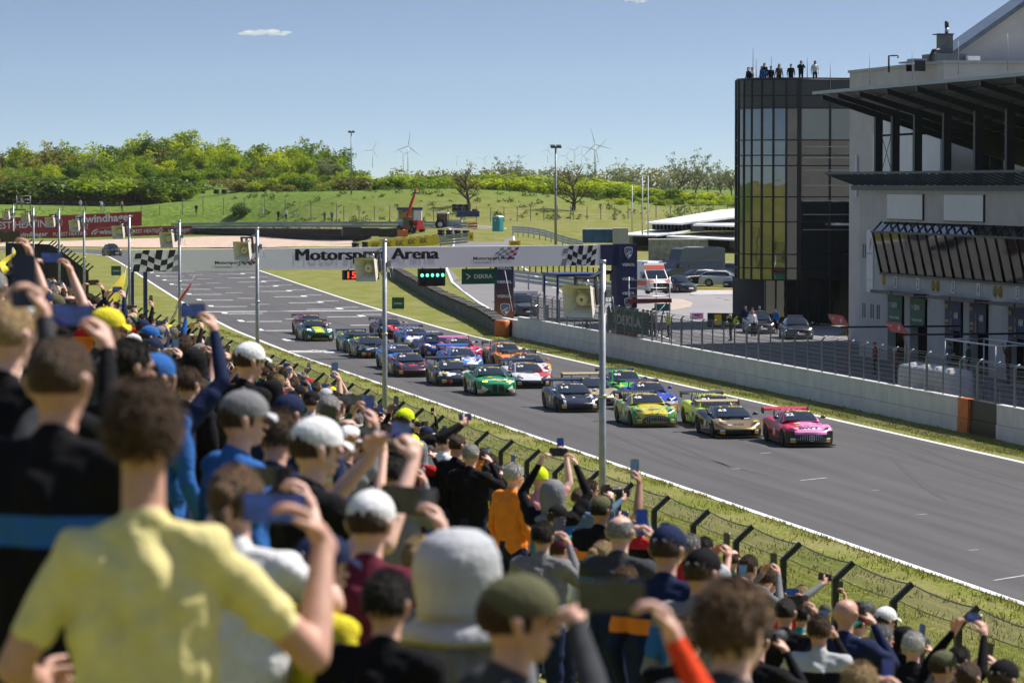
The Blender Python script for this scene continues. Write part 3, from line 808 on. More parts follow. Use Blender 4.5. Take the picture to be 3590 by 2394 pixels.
for k, (c, n) in enumerate(gar[:8]):
    q = MB(); q.b2(BX - .05, BX - .004, c - .27, c + .27, 4.28, 5.0); o = q.build('number_plate', WPAN, pb); o.location = -BLOC
    o2 = text('number', str(n), LBLACK, .2 if n < 10 else .36, .52, (-.055, 0, 0), (0, -1, 0), (0, 0, 1), o, .03); o2.location = (BX, c, 4.64)
    green = n <= 2
    q = MB(); q.add([(BX - .02, c - 1.2, 3.85), (BX - .02, c + 1.35, 3.85), (BX - .12, c + 1.2, 2.25), (BX - .12, c - 1.35, 2.25), (BX + .02, c - 1.2, 3.85), (BX + .02, c + 1.35, 3.85), (BX - .08, c + 1.2, 2.25), (BX - .08, c - 1.35, 2.25)], [(0, 1, 2, 3), (7, 6, 5, 4), (0, 4, 5, 1), (1, 5, 6, 2), (2, 6, 7, 3), (3, 7, 4, 0)])
    o = q.build('hanging_banner', DEKG if green else NAVY, pb); o.location = -BLOC
    if green:
        for t_, w_, h_, z_ in (('DEKRA', 1.0, .3, 3.3), ('Technische Abnahme', 1.9, .17, 2.6)):
            text('lettering', t_, LWHITE, w_, h_, (BX - .09, c - .1, z_), (0, -1, 0), (.06, 0, 1), o, .01, off=.05)
        tri(o, (BX - .09, c + .75, 3.3), .25, LWHITE, (0, -1, 0), (.06, 0, 1), .05)
    else:
        for t_, w_, h_, y_, z_, m_ in (('DTM', .45, .2, .95, 3.55, LYEL), ('H&R', .7, .35, -.75, 3.1, LWHITE), ('PARTNER', .6, .14, .8, 2.75, LYEL), ('2025', .5, .14, .8, 2.5, LYEL)):
            text('lettering', t_, m_, w_, h_, (BX - .09, c + y_, z_), (0, -1, 0), (.06, 0, 1), o, .02, off=.05)
        q = MB(); hd = [(.1 * math.cos(t), .16 * math.sin(t)) for t in [i * PI / 6 for i in range(12)]]
        q.add([(BX - .145, c + .1 + u, 3.2 + v) for u, v in hd], [tuple(range(12))]); q.add([(BX - .15, c + .1 + u, z) for u, z in ((-.14, 2.3), (.16, 2.3), (.12, 2.95), (-.1, 2.95))], [(0, 1, 2, 3)])
        q.build('portrait_print', mat('portrait_print', (.24, .16, .13), .6, var=.4, scale=5), o)
    if n % 2 == 0:
        for dy in (2.6, 3.4):
            q = MB(); q.lathe([(0, -.06), (.3, -.05), (.33, 0)], (BX, c - dy + 0, 4.62), 18, axis='x'); o = q.build('round_vent', mat('ochre_vent', (.42, .25, .03), .6, var=.15), pb); o.location = -BLOC
            for j in range(5): 
                z = 4.62 + (j - 2) * .1; w = math.sqrt(max(0, .26 ** 2 - (z - 4.62) ** 2)); r_ = MB(); r_.b2(BX - .072, BX - .062, c - dy - w, c - dy + w, z - .022, z + .022); r_.build('vent_slot', BLACK, o)
    q = MB(); q.b2(BX - .9, BX - .004, c - 1.9, c + 1.9, 4.02, 4.1); q.b2(BX - .95, BX - .9, c - 1.95, c + 1.95, 3.96, 4.16); o = q.build('door_canopy', DARK, pb); o.location = -BLOC
q = MB(); q.lathe([(0, -.06), (.3, -.05), (.33, 0)], (BX, 192.6, 4.7), 18, axis='x'); o = q.build('round_vent', MATS['ochre_vent'], pb); o.location = -BLOC
bb('sign_board', WPAN, (BX - .06, BX - .004, 194.55, 195.75, 3.9, 7.6))
for t_, w_, h_, z_, m_ in (('Motorsport Arena', .95, .12, 6.2, LBLACK), ('www.motorsportarena.com', .9, .07, 4.6, LGREY)):
    o = text('lettering', t_, m_, w_, h_, (BX - .064, 195.15, z_), (0, -1, 0), (0, 0, 1), pb, .02); o.location = -BLOC
q = MB()
for i in range(4):
    for j in range(4):
        if (i + j) % 2 == 0: q.add([(BX - .068, 195.2 - (i + u) * .1 + .0, 6.4 + (j + v) * .14 + (i + u) * .05) for u, v in ((0, 0), (1, 0), (1, 1), (0, 1))], [(0, 1, 2, 3)])
o = q.build('flag_print', LRED, pb); o.location = -BLOC
for y_ in (196.6, 196.2, 195.0, 194.6, 193.8, 193.45):
    for z_ in (2.35, 5.9) if y_ > 193.9 or True else ():
        if (z_ > 5 and y_ < 196): continue
        bb('slit_window', INSIDE, (BX - .006, BX + .05, y_ - .09, y_ + .09, z_, z_ + .85))
# slanted window band
gx0, gx1, z0, z1, z2 = BX - .02, BX - .58, 5.12, 7.5, 8.12
yy = 193.0; pn = []
while yy > 112: pn.append(yy); yy -= 1.62
for a, c in zip(pn, pn[1:]):
    q = MB(); q.add([(gx0, a - .05, z0), (gx0, c + .05, z0), (gx1, c + .05, z1), (gx1, a - .05, z1)], [(0, 1, 2, 3)]); o = q.build('window_pane', GLASSB, pb); o.location = -BLOC
    q = MB(); q.add([(gx1 + .01, a - .05, z1 + .04), (gx1 + .01, c + .05, z1 + .04), (BX, c + .05, z2), (BX, a - .05, z2)], [(0, 1, 2, 3)]); o = q.build('roof_pane', GLASS, pb); o.location = -BLOC
for a in pn:
    q = MB(); q.tube([(gx0 - .03, a, z0 - .05), (gx1 - .03, a, z1)], .05, 4); q.tube([(gx1 - .03, a, z1), (BX - .02, a, z2)], .05, 4); o = q.build('mullion', DARK, pb); o.location = -BLOC
bb('window_sill', DARK, (BX - .12, BX + .1, pn[-1], 193.1, 5.0, 5.12)); bb('window_head', DARK, (gx1 - .1, gx1 + .06, pn[-1], 193.1, 7.47, 7.58))
q = MB(); q.add([(gx0, 193.05, z0), (gx1, 193.05, z1), (BX, 193.05, z2)], [(0, 1, 2)]); o = q.build('window_end', DARK, pb); o.location = -BLOC
for px0, px1 in ((3117, 3240), (3316, 3453)):
    a, c = atx(px0, 700, BX).y, atx(px1, 700, BX).y
    bb('blank_board', WPAN, (BX - .12, BX - .004, c, a, 8.3, 9.72)); bb('board_frame', DARK, (BX - .1, BX - .003, c - .05, a + .05, 8.25, 8.295), (BX - .1, BX - .003, c - .05, c - .003, 8.3, 9.75))
# sunshade of slanting fins, terrace slab
bb('terrace_slab', STEELB, (BX - .25, BX + 9, Y0, 198.3, 9.955, 10.25))
yy = 198.6
while yy > 110:
    q = MB(); q.add([(BX - 1.7, yy, 11.0), (BX - 1.7, yy - .06, 11.0), (BX + .2, yy - .3, 10.3), (BX + .2, yy - .24, 10.3), (BX - 1.7, yy, 10.86), (BX - 1.7, yy - .06, 10.86), (BX + .2, yy - .3, 10.16), (BX + .2, yy - .24, 10.16)], [(0, 1, 2, 3), (7, 6, 5, 4), (0, 4, 5, 1), (1, 5, 6, 2), (2, 6, 7, 3), (3, 7, 4, 0)])
    o = q.build('sunshade_fin', STEELB, pb); o.location = -BLOC; yy -= 1.28
bb('sunshade_rail', STEELB, (BX - 1.75, BX - 1.65, 110, 199, 10.9, 11.04), (BX + .15, BX + .25, 110, 198, 10.28, 10.36))
# stand roof on columns
SLP = -.287; EX, EZ = 59.5, 15.75
CY = [195.4, 192.2, 188.1, 183.0, 177.8, 172.8, 167.6, 162.4, 157.2, 152.0, 146.8, 141.6]
RSTEEL = mat('roof_steel', (.035, .045, .065), .5, .3, var=.15, scale=3)
for c in CY:
    q = MB(); q.b2(BX + .3, BX + .75, c - .17, c + .17, 10.25, EZ + SLP * 3.4 - .5); o = q.build('column', RSTEEL, pb); o.location = -BLOC
    q = MB(); x1 = 75.0
    q.add([(EX, c - .12, EZ - .12), (EX, c + .12, EZ - .12), (x1, c + .12, EZ + SLP * (x1 - EX) - .12), (x1, c - .12, EZ + SLP * (x1 - EX) - .12), (EX, c - .12, EZ - .42), (EX, c + .12, EZ - .42), (x1, c + .12, EZ + SLP * (x1 - EX) - .85), (x1, c - .12, EZ + SLP * (x1 - EX) - .85)], [(0, 3, 2, 1), (4, 5, 6, 7), (0, 1, 5, 4), (1, 2, 6, 5), (2, 3, 7, 6), (3, 0, 4, 7)])
    o = q.build('roof_beam', RSTEEL, pb); o.location = -BLOC
    q = MB(); q.tube([(BX + .7, c, 13.2), (BX + 2.9, c, EZ + SLP * 6 - .7)], .06, 6); o = q.build('brace', RSTEEL, pb); o.location = -BLOC
for a, c in zip(CY[:4], CY[1:5]):
    if a > 194:
        for u, v in ((a, c), (c, a)): q = MB(); q.tube([(BX + .5, u - .1, 10.3), (BX + .5, v, 14)], .02, 4); o = q.build('tie_rod', RSTEEL, pb); o.location = -BLOC
q = MB()
def rf(u, v):
    x = lerp(EX - .15, 75.2, v); y = lerp(196.6, 130, u); return (x, y, EZ + SLP * (x - EX) + (.03 if int(u * 260) % 2 else 0))
q.grid(rf, 260, 2, sm=False); o = q.build('roof_sheet', mat('corrugated_roof', (.24, .25, .27), .5, .4, var=.15, scale=2), pb); o.location = -BLOC
bb('roof_edge', mat('pale_eave', (.34, .39, .45), .45, .3, var=.1), (EX - .2, EX - .152, 130, 196.65, EZ - .1, EZ + .08))
q = MB()
for k in range(6):
    x = EX + 1 + k * 2.4; z = EZ + SLP * (x - EX) - .08; q.b2(x - .05, x + .05, 130, 196.5, z - .12, z - .02)
o = q.build('purlin', RSTEEL, pb); o.location = -BLOC
# ------------------------------------------------------------------ main block behind the stand
mb_ = thing('main_block', 'tall plain concrete block behind the stand roof with rooftop plant', 'building', (68, 198, 0)); ML = Vector((68, 198, 0))
def mbb(name, m, *boxes, par=None):
    b = MB()
    for q in boxes: b.b2(*q)
    o = b.build(name, m, mb_ if par is None else par)
    if par is None: o.location = -ML
    return o
mbb('wall', PLAST, (68, 98, 198, 217, 0, 17.62)); mbb('parapet', mat('pale_coping', (.42, .42, .43), .8), (67.9, 98.1, 197.9, 217.1, 17.624, 17.8))
def on68(px, py): p = atx(px, py, 67.99); return p.y, p.z
for k, (a, c) in enumerate(((3072, 3123), (3125, 3201), (3203, 3300))):
    y0, _ = on68(c, 500); y1, zt = on68(a, 395); mbb('white_cladding', WPAN, (67.93, 67.997, max(198.02, y0 + .02), y1 - .02, 10.9, 14.9))
p0, p1 = aty(3424, 490, 197.9), aty(3516, 610, 197.9); mbb('window', GLASS, (p0.x, p1.x, 197.93, 197.997, p1.z, p0.z))
for x in (p0.x, (p0.x + p1.x) / 2, p1.x): mbb('window_bar', DARK, (x - .05, x + .05, 197.9, 197.928, p1.z, p0.z))
mbb('downpipe', WPAN, (67.85, 67.94, 211.3, 211.5, 9, 13.5)); mbb('downpipe', WPAN, (67.85, 67.94, 215.0, 215.2, 9.5, 12.2))
# gable with its sloping roof
gp0 = [aty(x, y, 204) for x, y in ((3335, 262), (3335, 200), (3590, 20), (3590, 262))]
b = MB(); x0, za, x1, zb = gp0[1].x, gp0[1].z, gp0[2].x, gp0[2].z; sl_ = (zb - za) / (x1 - x0); xe = x1 + 9
b.prism([(x0, 17.82), (x0, za), (xe, za + sl_ * (xe - x0)), (xe, 17.82)], 204, 206.2, plane='xz'); o = b.build('gable', PLAST, mb_); o.location = -ML
b = MB(); b.prism([(x0 - .7, za + .05 - sl_ * .7), (x0 - .7, za + .4 - sl_ * .7), (xe, za + .4 + sl_ * (xe - x0)), (xe, za + .05 + sl_ * (xe - x0))], 203.4, 206.8, plane='xz'); o = b.build('gable_roof', mat('glazed_roof', (.13, .16, .20), .25, .3, var=.25, scale=1.2), mb_); o.location = -ML
def rooftop(name, m, px0, py0, px1, py1, Y, dep):
    p, q = aty(px0, py0, Y), aty(px1, py1, Y); return mbb(name, m, (p.x, q.x, Y, Y + dep, max(17.8, q.z), p.z))
PLANT = mat('plant_cladding', (.10, .115, .13), .5, .3, var=.2, scale=2)
rooftop('plant_room', PLANT, 3278, 188, 3390, 258, 201, 2.5); c_ = rooftop('chimney', PLANT, 3298, 121, 3341, 188, 202, .8)
rooftop('chimney_cap', DARK, 3291, 118, 3346, 122, 201.8, 1.2); p = aty(3319, 118, 202.4); o = MB().tube([(p.x, p.y, p.z), (p.x, p.y, p.z + .35)], .12, 10).build('flue', GALV, mb_); o.location = -ML
o = MB().tube([(p.x, p.y, p.z + .36), (p.x, p.y, p.z + .75)], .13, 10).build('flue_top', BLACK, mb_); o.location = -ML
for a, c_, t_ in ((3172, 3203, 222), (3201, 3249, 206)):
    o = rooftop('air_unit', mat('grey_air_unit', (.30, .34, .38), .5, .2), a, t_, c_, 255, 200.5, 1.2)
    p, q = aty(a + 5, t_ + 6, 200.49), aty(c_ - 5, 250, 200.49); b = MB()
    for k in range(8): z = lerp(q.z, p.z, (k + .5) / 8); b.b2(p.x - 68, q.x - 68, 2.47, 2.495, z - .05, z + .03)
    r_ = b.build('air_grille', DARK, o); r_.location = ML; r_.location = (68, 198, 0)
rooftop('electric_cabinet', WPAN, 3395, 197, 3436, 254, 200.5, .6)
p = [aty(x, y, 201) for x, y in ((3264, 255), (3264, 200), (3272, 180), (3294, 177))]; o = MB().tube(p, .14, 8).build('duct', BLACK, mb_); o.location = -ML
p = [aty(x, y, 201) for x, y in ((3116, 255), (3116, 197), (3148, 195), (3148, 205))]; o = MB().tube(p, .06, 6).build('roof_lamp', DARK, mb_); o.location = -ML
for px, y0_, y1_ in ((2911, 315, 207), (3049, 300, 190), (3198, 284, 170), (3360, 262, 146), (3533, 250, 120)):
    a, c_ = aty(px, y0_, 197), aty(px, y1_, 197); o = MB().tube([a, c_], [.03, .012], 5).build('lightning_rod', GALVD, mb_); o.location = -ML

# ------------------------------------------------------------------ glass tower
gt = thing('glass_tower', 'dark glass tower with a rounded corner beside the pit building', 'tower', (72, 241, 0)); TL = Vector((72, 241, 0))
TC, TR = Vector((70.8, 241.6)), 3.6
def tw(u):      # u from 0 (far left, behind the curve) to 1 (curve end) then along the flat front
    if u <= 1: t = R(100) * (1 - u); return (TC.x - TR * math.sin(t), TC.y - TR * math.cos(t))
    return (TC.x + (u - 1) * 3.85, TC.y - TR)
US = [0, .14, .28, .42, .56, .70, .85, 1.0, 1.6, 2.02]
ZS = [17.85, 16.7, 15.8, 13.5, 12.4, 11.65, 9.4, 7.6, 5.25, 4.25, 3.4]
for i in range(9):
    for j in range(10):
        sub = 1; b = MB(); (xa, ya), (xb, yb) = tw(US[i]), tw(US[i + 1]); zt, zb_ = ZS[j], ZS[j + 1]
        b.add([(xa, ya, zb_ + .04), (xb, yb, zb_ + .04), (xb, yb, zt - .04), (xa, ya, zt - .04)], [(0, 1, 2, 3)])
        light = (i >= 7 and j == 2); pale = j < 2
        o = b.build('glass_pane', GLASSC if light else (mat('spandrel_panel', (.05, .06, .065), .3, .2, var=.1, scale=1) if pale else GLASS), gt); o.location = -TL
for u in US:
    x, y = tw(u); q = MB(); w = .16 if u == 1 else .075; q.b2(x - w, x + w, y - .06, y + .12, 3.35, 17.9); o = q.build('mullion', BLACK, gt); o.location = -TL
for z in ZS:
    q = MB(); q.tube([(*tw(k / 14), z) for k in range(15)] + [(*tw(2.02), z)], .06, 4); o = q.build('transom', BLACK, gt); o.location = -TL
b = MB(); poly = [tw(k / 12) for k in range(13)] + [tw(2.02), (76.5, 238.02), (76.5, 250), (70.4, 250)]
poly2 = [(lerp(72, x, .985), lerp(243, y, .985)) for x, y in poly]
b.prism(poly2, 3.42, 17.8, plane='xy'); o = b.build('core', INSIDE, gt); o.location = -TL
b = MB(); b.prism(poly, 17.86, 18.0, plane='xy'); o = b.build('roof_slab', DARK, gt); o.location = -TL
for z in (13.0, 12.2, 11.3, 10.2, 9.1, 8.1, 7.0):
    q = MB(); q.b2(71.1, 74.6, 237.93, 237.99, z, z + .05); o = q.build('balcony_rail', GALV, gt); o.location = -TL
q = MB(); q.b2(73.2, 78.5, 236.6, 237.96, 7.35, 7.5); o = q.build('balcony_slab', WPAN, gt); o.location = -TL
for k in range(7):
    x = 68.9 + k * .82; q = MB(); q.b2(x + .06, x + .78, 240.2, 240.24, .1, 3.3); o = q.build('ground_floor_pane', GLASS, gt); o.location = -TL
    q = MB(); q.b2(x - .04, x + .04, 240.1, 240.3, 0, 3.36); o = q.build('mullion', BLACK, gt); o.location = -TL
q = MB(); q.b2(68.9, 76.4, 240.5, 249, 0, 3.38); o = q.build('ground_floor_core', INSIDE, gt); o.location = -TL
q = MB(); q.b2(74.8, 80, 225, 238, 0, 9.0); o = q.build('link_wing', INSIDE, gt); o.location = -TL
for px, y1_ in ((2640, 168), (2651, 205), (2704, 198), (2830, 200)):
    a, c_ = aty(px, 290, 240), aty(px, y1_, 240); o = MB().tube([a, c_], [.035, .012], 5).build('roof_antenna', DARK, gt); o.location = -TL

# ------------------------------------------------------------------ red boards, yellow boards, rails and tyre walls in the far corner
FB = 650.0
def farboard(name, label, px0, px1, pyt0, pyt1, pyb0, pyb1, Y, m, th=.3):
    a, b_, c, d = aty(px0, pyb0, Y), aty(px1, pyb1, Y), aty(px1, pyt1, Y), aty(px0, pyt0, Y)
    t = thing(name, label, 'advertising board', (a.x, Y, a.z)); q = MB()
    f = [Vector(v) - t.location for v in (a, b_, c, d)]; bk = [v + Vector((0, th, 0)) for v in f]
    q.add(f + bk, [(0, 1, 2, 3), (7, 6, 5, 4), (0, 4, 5, 1), (1, 5, 6, 2), (2, 6, 7, 3), (3, 7, 4, 0)]); q.build('panel', m, t); return t
def farword(t, body, px, py, wpx, hpx, Y, m=LWHITE, rot=0., bold=.02):
    c = aty(px, py, Y) - t.location; k = proj(aty(px, py, Y))[2] / F
    text('lettering', body, m, wpx * k, hpx * k, c, (math.cos(rot), 0, math.sin(rot)), (0, 0, 1), t, bold, off=.05)
def swoosh(t, px, py, s, Y):
    k = proj(aty(px, py, Y))[2] / F; c = aty(px, py, Y) - t.location
    for r in (1., .62):
        q = MB()
        for i in range(7):
            a = R(95 + 80 * i / 6)
            for rr in (r, r - .17): q.v.append((c.x + (math.cos(a) * rr + .5) * s * k * 1.4, -.05, c.z + (math.sin(a) * rr - .5) * s * k * 1.2))
            if i: o = 2 * i; q.f.append((o - 2, o, o + 1, o - 1)); q.m.append(0); q.sm.append(False)
        q.build('swoosh_print', LWHITE, t)
rb = farboard('advertising_board', 'large dark red board with white letters, the upper one on the far bank', -60, 497, 768, 742, 815, 792, FB + 6, REDB)
farword(rb, 'windhager', 383, 768, 168, 38, FB + 6, rot=.05, bold=.03); farword(rb, 'PUREST HEATING', 60, 788, 250, 26, FB + 6, rot=.045); swoosh(rb, 270, 772, 36, FB + 6)
rb2 = farboard('advertising_board', 'long low dark red board under the larger one', 26, 672, 806, 791, 841, 822, FB, REDB)
for px, py in ((115, 824), (400, 814), (628, 808)): farword(rb2, 'windhager', px, py, 104 if px < 600 else 80, 22, FB, rot=.03); swoosh(rb2, px - 68, py, 18, FB)
for px, py in ((246, 820), (508, 810)): farword(rb2, 'PUREST HEATING', px, py, 118, 13, FB, rot=.03, bold=.01)
rb3p = gp(295, 1052, 1.6); rb3p = Vector((rb3p.x, rb3p.y, hgt(rb3p.x, rb3p.y)))
rb3 = thing('advertising_board', 'small red board on the grass behind the spectator fence', 'advertising board', rb3p, -TH); k = proj(rb3p)[2] / F
MB().b2(-62 * k, 62 * k, 0, .1, .15, .15 + 38 * k).build('panel', REDB, rb3); text('lettering', 'windhager', LWHITE, 105 * k, 22 * k, (0, -.003, .15 + 19 * k), (1, 0, 0), (0, 0, 1), rb3, .03)
def wallrun(name, label, cat, pix, Y, h, m, seg, th=.9, part='tyre_stack', group=None, cap=None):
    """a run of tyre stacks or blocks between points seen at (px, py of their top)"""
    P = []
    for i_, (px, py) in enumerate(pix): p = atd(px, py, Y[i_]) if isinstance(Y, (list, tuple)) else aty(px, py, Y); p.z -= h; P.append(p)
    t = thing(name, label, cat, P[0], 0, group)
    for a, c in zip(P, P[1:]):
        d = c - a; n = max(1, int(d.length / seg))
        for i in range(n):
            q0, q1 = a.lerp(c, i / n), a.lerp(c, (i + 1) / n); mid = (q0 + q1) / 2 - t.location; b = MB()
            if part == 'tyre_stack':
                for kk in range(3): b.lathe([(seg * .3, 0), (seg * .52, .03), (seg * .55, h / 6), (seg * .52, h / 3 - .03), (seg * .3, h / 3)], (mid.x, mid.y, mid.z + kk * h / 3), 8)
            else: b.box((mid.x, mid.y, mid.z + h / 2), ((q1 - q0).length * .98, th, h), 0, math.atan2(d.y, d.x))
            b.build(part, m, t)
    return t
wallrun('tyre_wall', 'long black tyre wall along the far corner beyond the red boards', 'tyre wall', [(672, 800), (900, 800), (1200, 803), (1290, 806)], [655, 610, 550, 535], 1.9, TYRE, 1.4, part='tyre_stack')
wallrun('tyre_wall', 'short black tyre wall at the left end of the red boards', 'tyre wall', [(-40, 812), (24, 810)], 648, 1.8, TYRE, 1.3)
def rail(name, label, pix, depth, rows, rh, m=GALV):
    """guard rail: posts and corrugated rails seen along pixels of the top edge at the given depths"""
    P = [atd(px, py, d) for (px, py), d in zip(pix, depth)]
    t = thing(name, label, 'guard rail', P[0])
    for r_ in range(rows):
        b = MB()
        for a, c in zip(P, P[1:]):
            a, c = a - t.location, c - t.location; dn = Vector((0, 0, -r_ * rh)); d = (c - a).normalized(); nn = Vector((d.y, -d.x, 0)) * .05
            pr = [(0, 0), (.06, 1), (.13, 0), (.2, 1), (.27, 0)]
            for (u0, k0), (u1, k1) in zip(pr, pr[1:]):
                s_ = rh / .34
                b.add([a + dn + nn * k0 - Vector((0, 0, u0 * s_)), c + dn + nn * k0 - Vector((0, 0, u0 * s_)), c + dn + nn * k1 - Vector((0, 0, u1 * s_)), a + dn + nn * k1 - Vector((0, 0, u1 * s_))], [(0, 1, 2, 3)])
        b.build('rail', m, t)
    for a, c in zip(P, P[1:]):
        L = (c - a).length
        for i in range(max(1, int(L / 4))):
            q = a.lerp(c, i / max(1, int(L / 4))) - t.location; MB().b2(q.x + .06, q.x + .16, q.y + .05, q.y + .17, q.z - rows * rh - .5, q.z).build('post', GALVD, t)
    return t
rail('guard_rail', 'grey guard rail above the far tyre wall', [(600, 783), (900, 779), (1200, 777), (1400, 777)], [662, 617, 557, 545], 2, .5)
rail('guard_rail', 'three row guard rail behind the red telehandler', [(1400, 777), (1520, 777), (1640, 780)], [560, 545, 530], 3, .42)
b = rail('guard_rail', 'orange and grey rail end beside the teal toilet', [(1641, 782), (1674, 780)], [530, 525], 3, .42, ORANGE)
rail('guard_rail', 'grey guard rail curving beside the pit entry road', [(1796, 793), (1850, 796), (1910, 806), (1970, 826), (2045, 846)], [470, 455, 440, 425, 410], 3, .3)
rail('guard_rail', 'grey guard rail behind the blue marshal shelter', [(1800, 946), (1900, 958), (2010, 974), (2160, 992)], [300, 290, 282, 274], 3, .36)
# ADAC boards round the inner barrier
ad = farboard('advertising_board', 'long yellow board with black letters on the inner barrier', 1291, 1538, 848, 825, 884, 857, 470, YELB)
for k in range(5): farword(ad, 'ADAC', 1316 + k * 42, 861 - k * 4.3, 27, 18, 470, LBLACK, .09, .01)
t_ = rail('guard_rail', 'grey slatted barrier right of the yellow board', [(1541, 826), (1640, 816)], [466, 460], 4, .36)
ad2 = farboard('advertising_board', 'small yellow panel at the end of the slatted barrier', 1642, 1660, 815, 815, 846, 845, 458, YELB); farword(ad2, 'ADAC', 1651, 830, 10, 14, 458, LBLACK)
ad3 = farboard('advertising_board', 'small yellow sign just above the gantry top', 1786, 1825, 844, 844, 866, 866, 400, YELB); farword(ad3, 'ADAC', 1805, 853, 30, 11, 400, LBLACK)
wallrun('tyre_wall', 'black tyre wall behind the yellow board', 'tyre wall', [(1228, 852), (1300, 846), (1540, 822)], 474, 1.25, TYRE, 1.0)
wallrun('tyre_wall', 'dark tyre stacks on the slope behind the slatted barrier', 'tyre wall', [(1532, 804), (1648, 808)], 490, 1.2, TYRE, 1.0)
wallrun('block_barrier', 'dark block barrier in front of the telehandler', 'barrier', [(1200, 795), (1392, 803)], 520, 1.3, BLACK, 2.5, part='barrier_block')
ob = wallrun('block_barrier', 'orange end of the barrier in front of the telehandler', 'barrier', [(1394, 806), (1428, 808)], 515, 1.0, ORANGE, 1.4, part='barrier_block')
wallrun('tyre_wall', 'tyre pile at the foot of the bare tree', 'tyre wall', [(1585, 716), (1650, 716)], 610, 1.4, TYRE, 1.1); wallrun('tyre_wall', 'low tyre row right of the bare tree', 'tyre wall', [(1650, 732), (1680, 734)], 600, 1.0, TYRE, 1.0)
wallrun('block_barrier', 'dark blue barrier blocks below the bare tree', 'barrier', [(1600, 740), (1680, 741)], 590, 1.0, BLUEP, 2.2, part='barrier_block')
wallrun('tyre_wall', 'black tyre row high on the grass bank', 'tyre wall', [(1728, 700), (1805, 705)], 640, .8, TYRE, 1.1)
wallrun('tyre_wall', 'black tyre row at the foot of the lamp mast by the wood', 'tyre wall', [(1192, 670), (1250, 672)], 700, 1.1, TYRE, 1.2)
wallrun('tyre_wall', 'black tyre row before the wood, under the light green bushes', 'tyre wall', [(658, 662), (720, 663)], 740, 1.0, TYRE, 1.2)
wallrun('tyre_wall', 'second black tyre row before the wood', 'tyre wall', [(745, 664), (800, 664)], 740, 1.0, TYRE, 1.2)
cw = wallrun('concrete_wall', 'pale concrete wall along the pit entry beyond the gantry', 'wall', [(1800, 998), (1880, 1040)], 275, 1.5, CONC, 3.0, .3, 'wall_block')
# ------------------------------------------------------------------ vegetation
BARK = mat('bark', (.075, .055, .04), .95, var=.35, scale=9, bump=.6)
LEAF = [leafmat('fresh_leaf', (.17, .25, .006), (.48, .54, .015)), leafmat('mid_leaf', (.09, .17, .008), (.33, .43, .015)), leafmat('dark_leaf', (.03, .065, .010), (.12, .18, .018)), leafmat('brown_leaf', (.14, .135, .022), (.36, .34, .06)), leafmat('pale_leaf', (.12, .15, .05), (.28, .31, .12))]
def limbs(rng, H, spread, n, depth=2, r0=.18, droop=0.):
    """branching skeleton: list of (points, radii) and the tips"""
    segs, tips = [], []
    def grow(p, d, L, r, k):
        pts = [p]; q = Vector(p); dd = Vector(d)
        for i in range(4):
            dd = (dd + Vector((rng.gauss(0, .16), rng.gauss(0, .16), rng.gauss(.03, .09) - droop))).normalized(); q = q + dd * (L / 4); pts.append(Vector(q))
        segs.append((pts, [r * (1 - .7 * i / 4) for i in range(5)]))
        tips.append((pts[-1], dd, k)); tips.append((pts[2], dd, k))
        if k:
            for j in range(n if k == depth else 4):
                t = rng.uniform(.35, 1.); b = pts[min(4, int(t * 4))]; a = rng.uniform(0, 2 * PI)
                nd = (dd * .55 + Vector((math.cos(a), math.sin(a), .25)) * spread).normalized(); grow(b, nd, L * rng.uniform(.45, .7), r * .42, k - 1)
    grow(Vector((0, 0, -.3)), (0, 0, 1), H * .62, r0, depth)
    return segs, tips
def leaves_mesh(name, rng, blobs, n, size):
    nr = np.random.default_rng(rng.randint(0, 10 ** 6)); C = []
    w = np.array([b[1] ** 2 for b in blobs]); pick = nr.choice(len(blobs), n, p=w / w.sum())
    ctr = np.array([tuple(b[0]) for b in blobs])[pick]; rad = np.array([b[1] for b in blobs])[pick]
    d = nr.normal(size=(n, 3)); d /= np.linalg.norm(d, axis=1)[:, None]; P = ctr + d * (rad * nr.uniform(.35, 1.08, n))[:, None] * np.array([1, 1, .85])
    u = nr.normal(size=(n, 3)); u /= np.linalg.norm(u, axis=1)[:, None]; v = np.cross(u, d + nr.normal(scale=.6, size=(n, 3))); v /= np.linalg.norm(v, axis=1)[:, None] + 1e-6
    s = size * nr.uniform(.5, 1.25, n)[:, None]
    V = np.stack([P - u * s, P + v * s * .55, P + u * s, P - v * s * .55], 1).reshape(-1, 3)
    me = bpy.data.meshes.new(name); me.vertices.add(4 * n); me.vertices.foreach_set('co', V.ravel())
    me.loops.add(4 * n); me.loops.foreach_set('vertex_index', np.arange(4 * n, dtype=np.int32))
    me.polygons.add(n); me.polygons.foreach_set('loop_start', np.arange(0, 4 * n, 4, dtype=np.int32)); me.polygons.foreach_set('loop_total', np.full(n, 4, dtype=np.int32))
    me.update(calc_edges=True); return me
TREES = {}
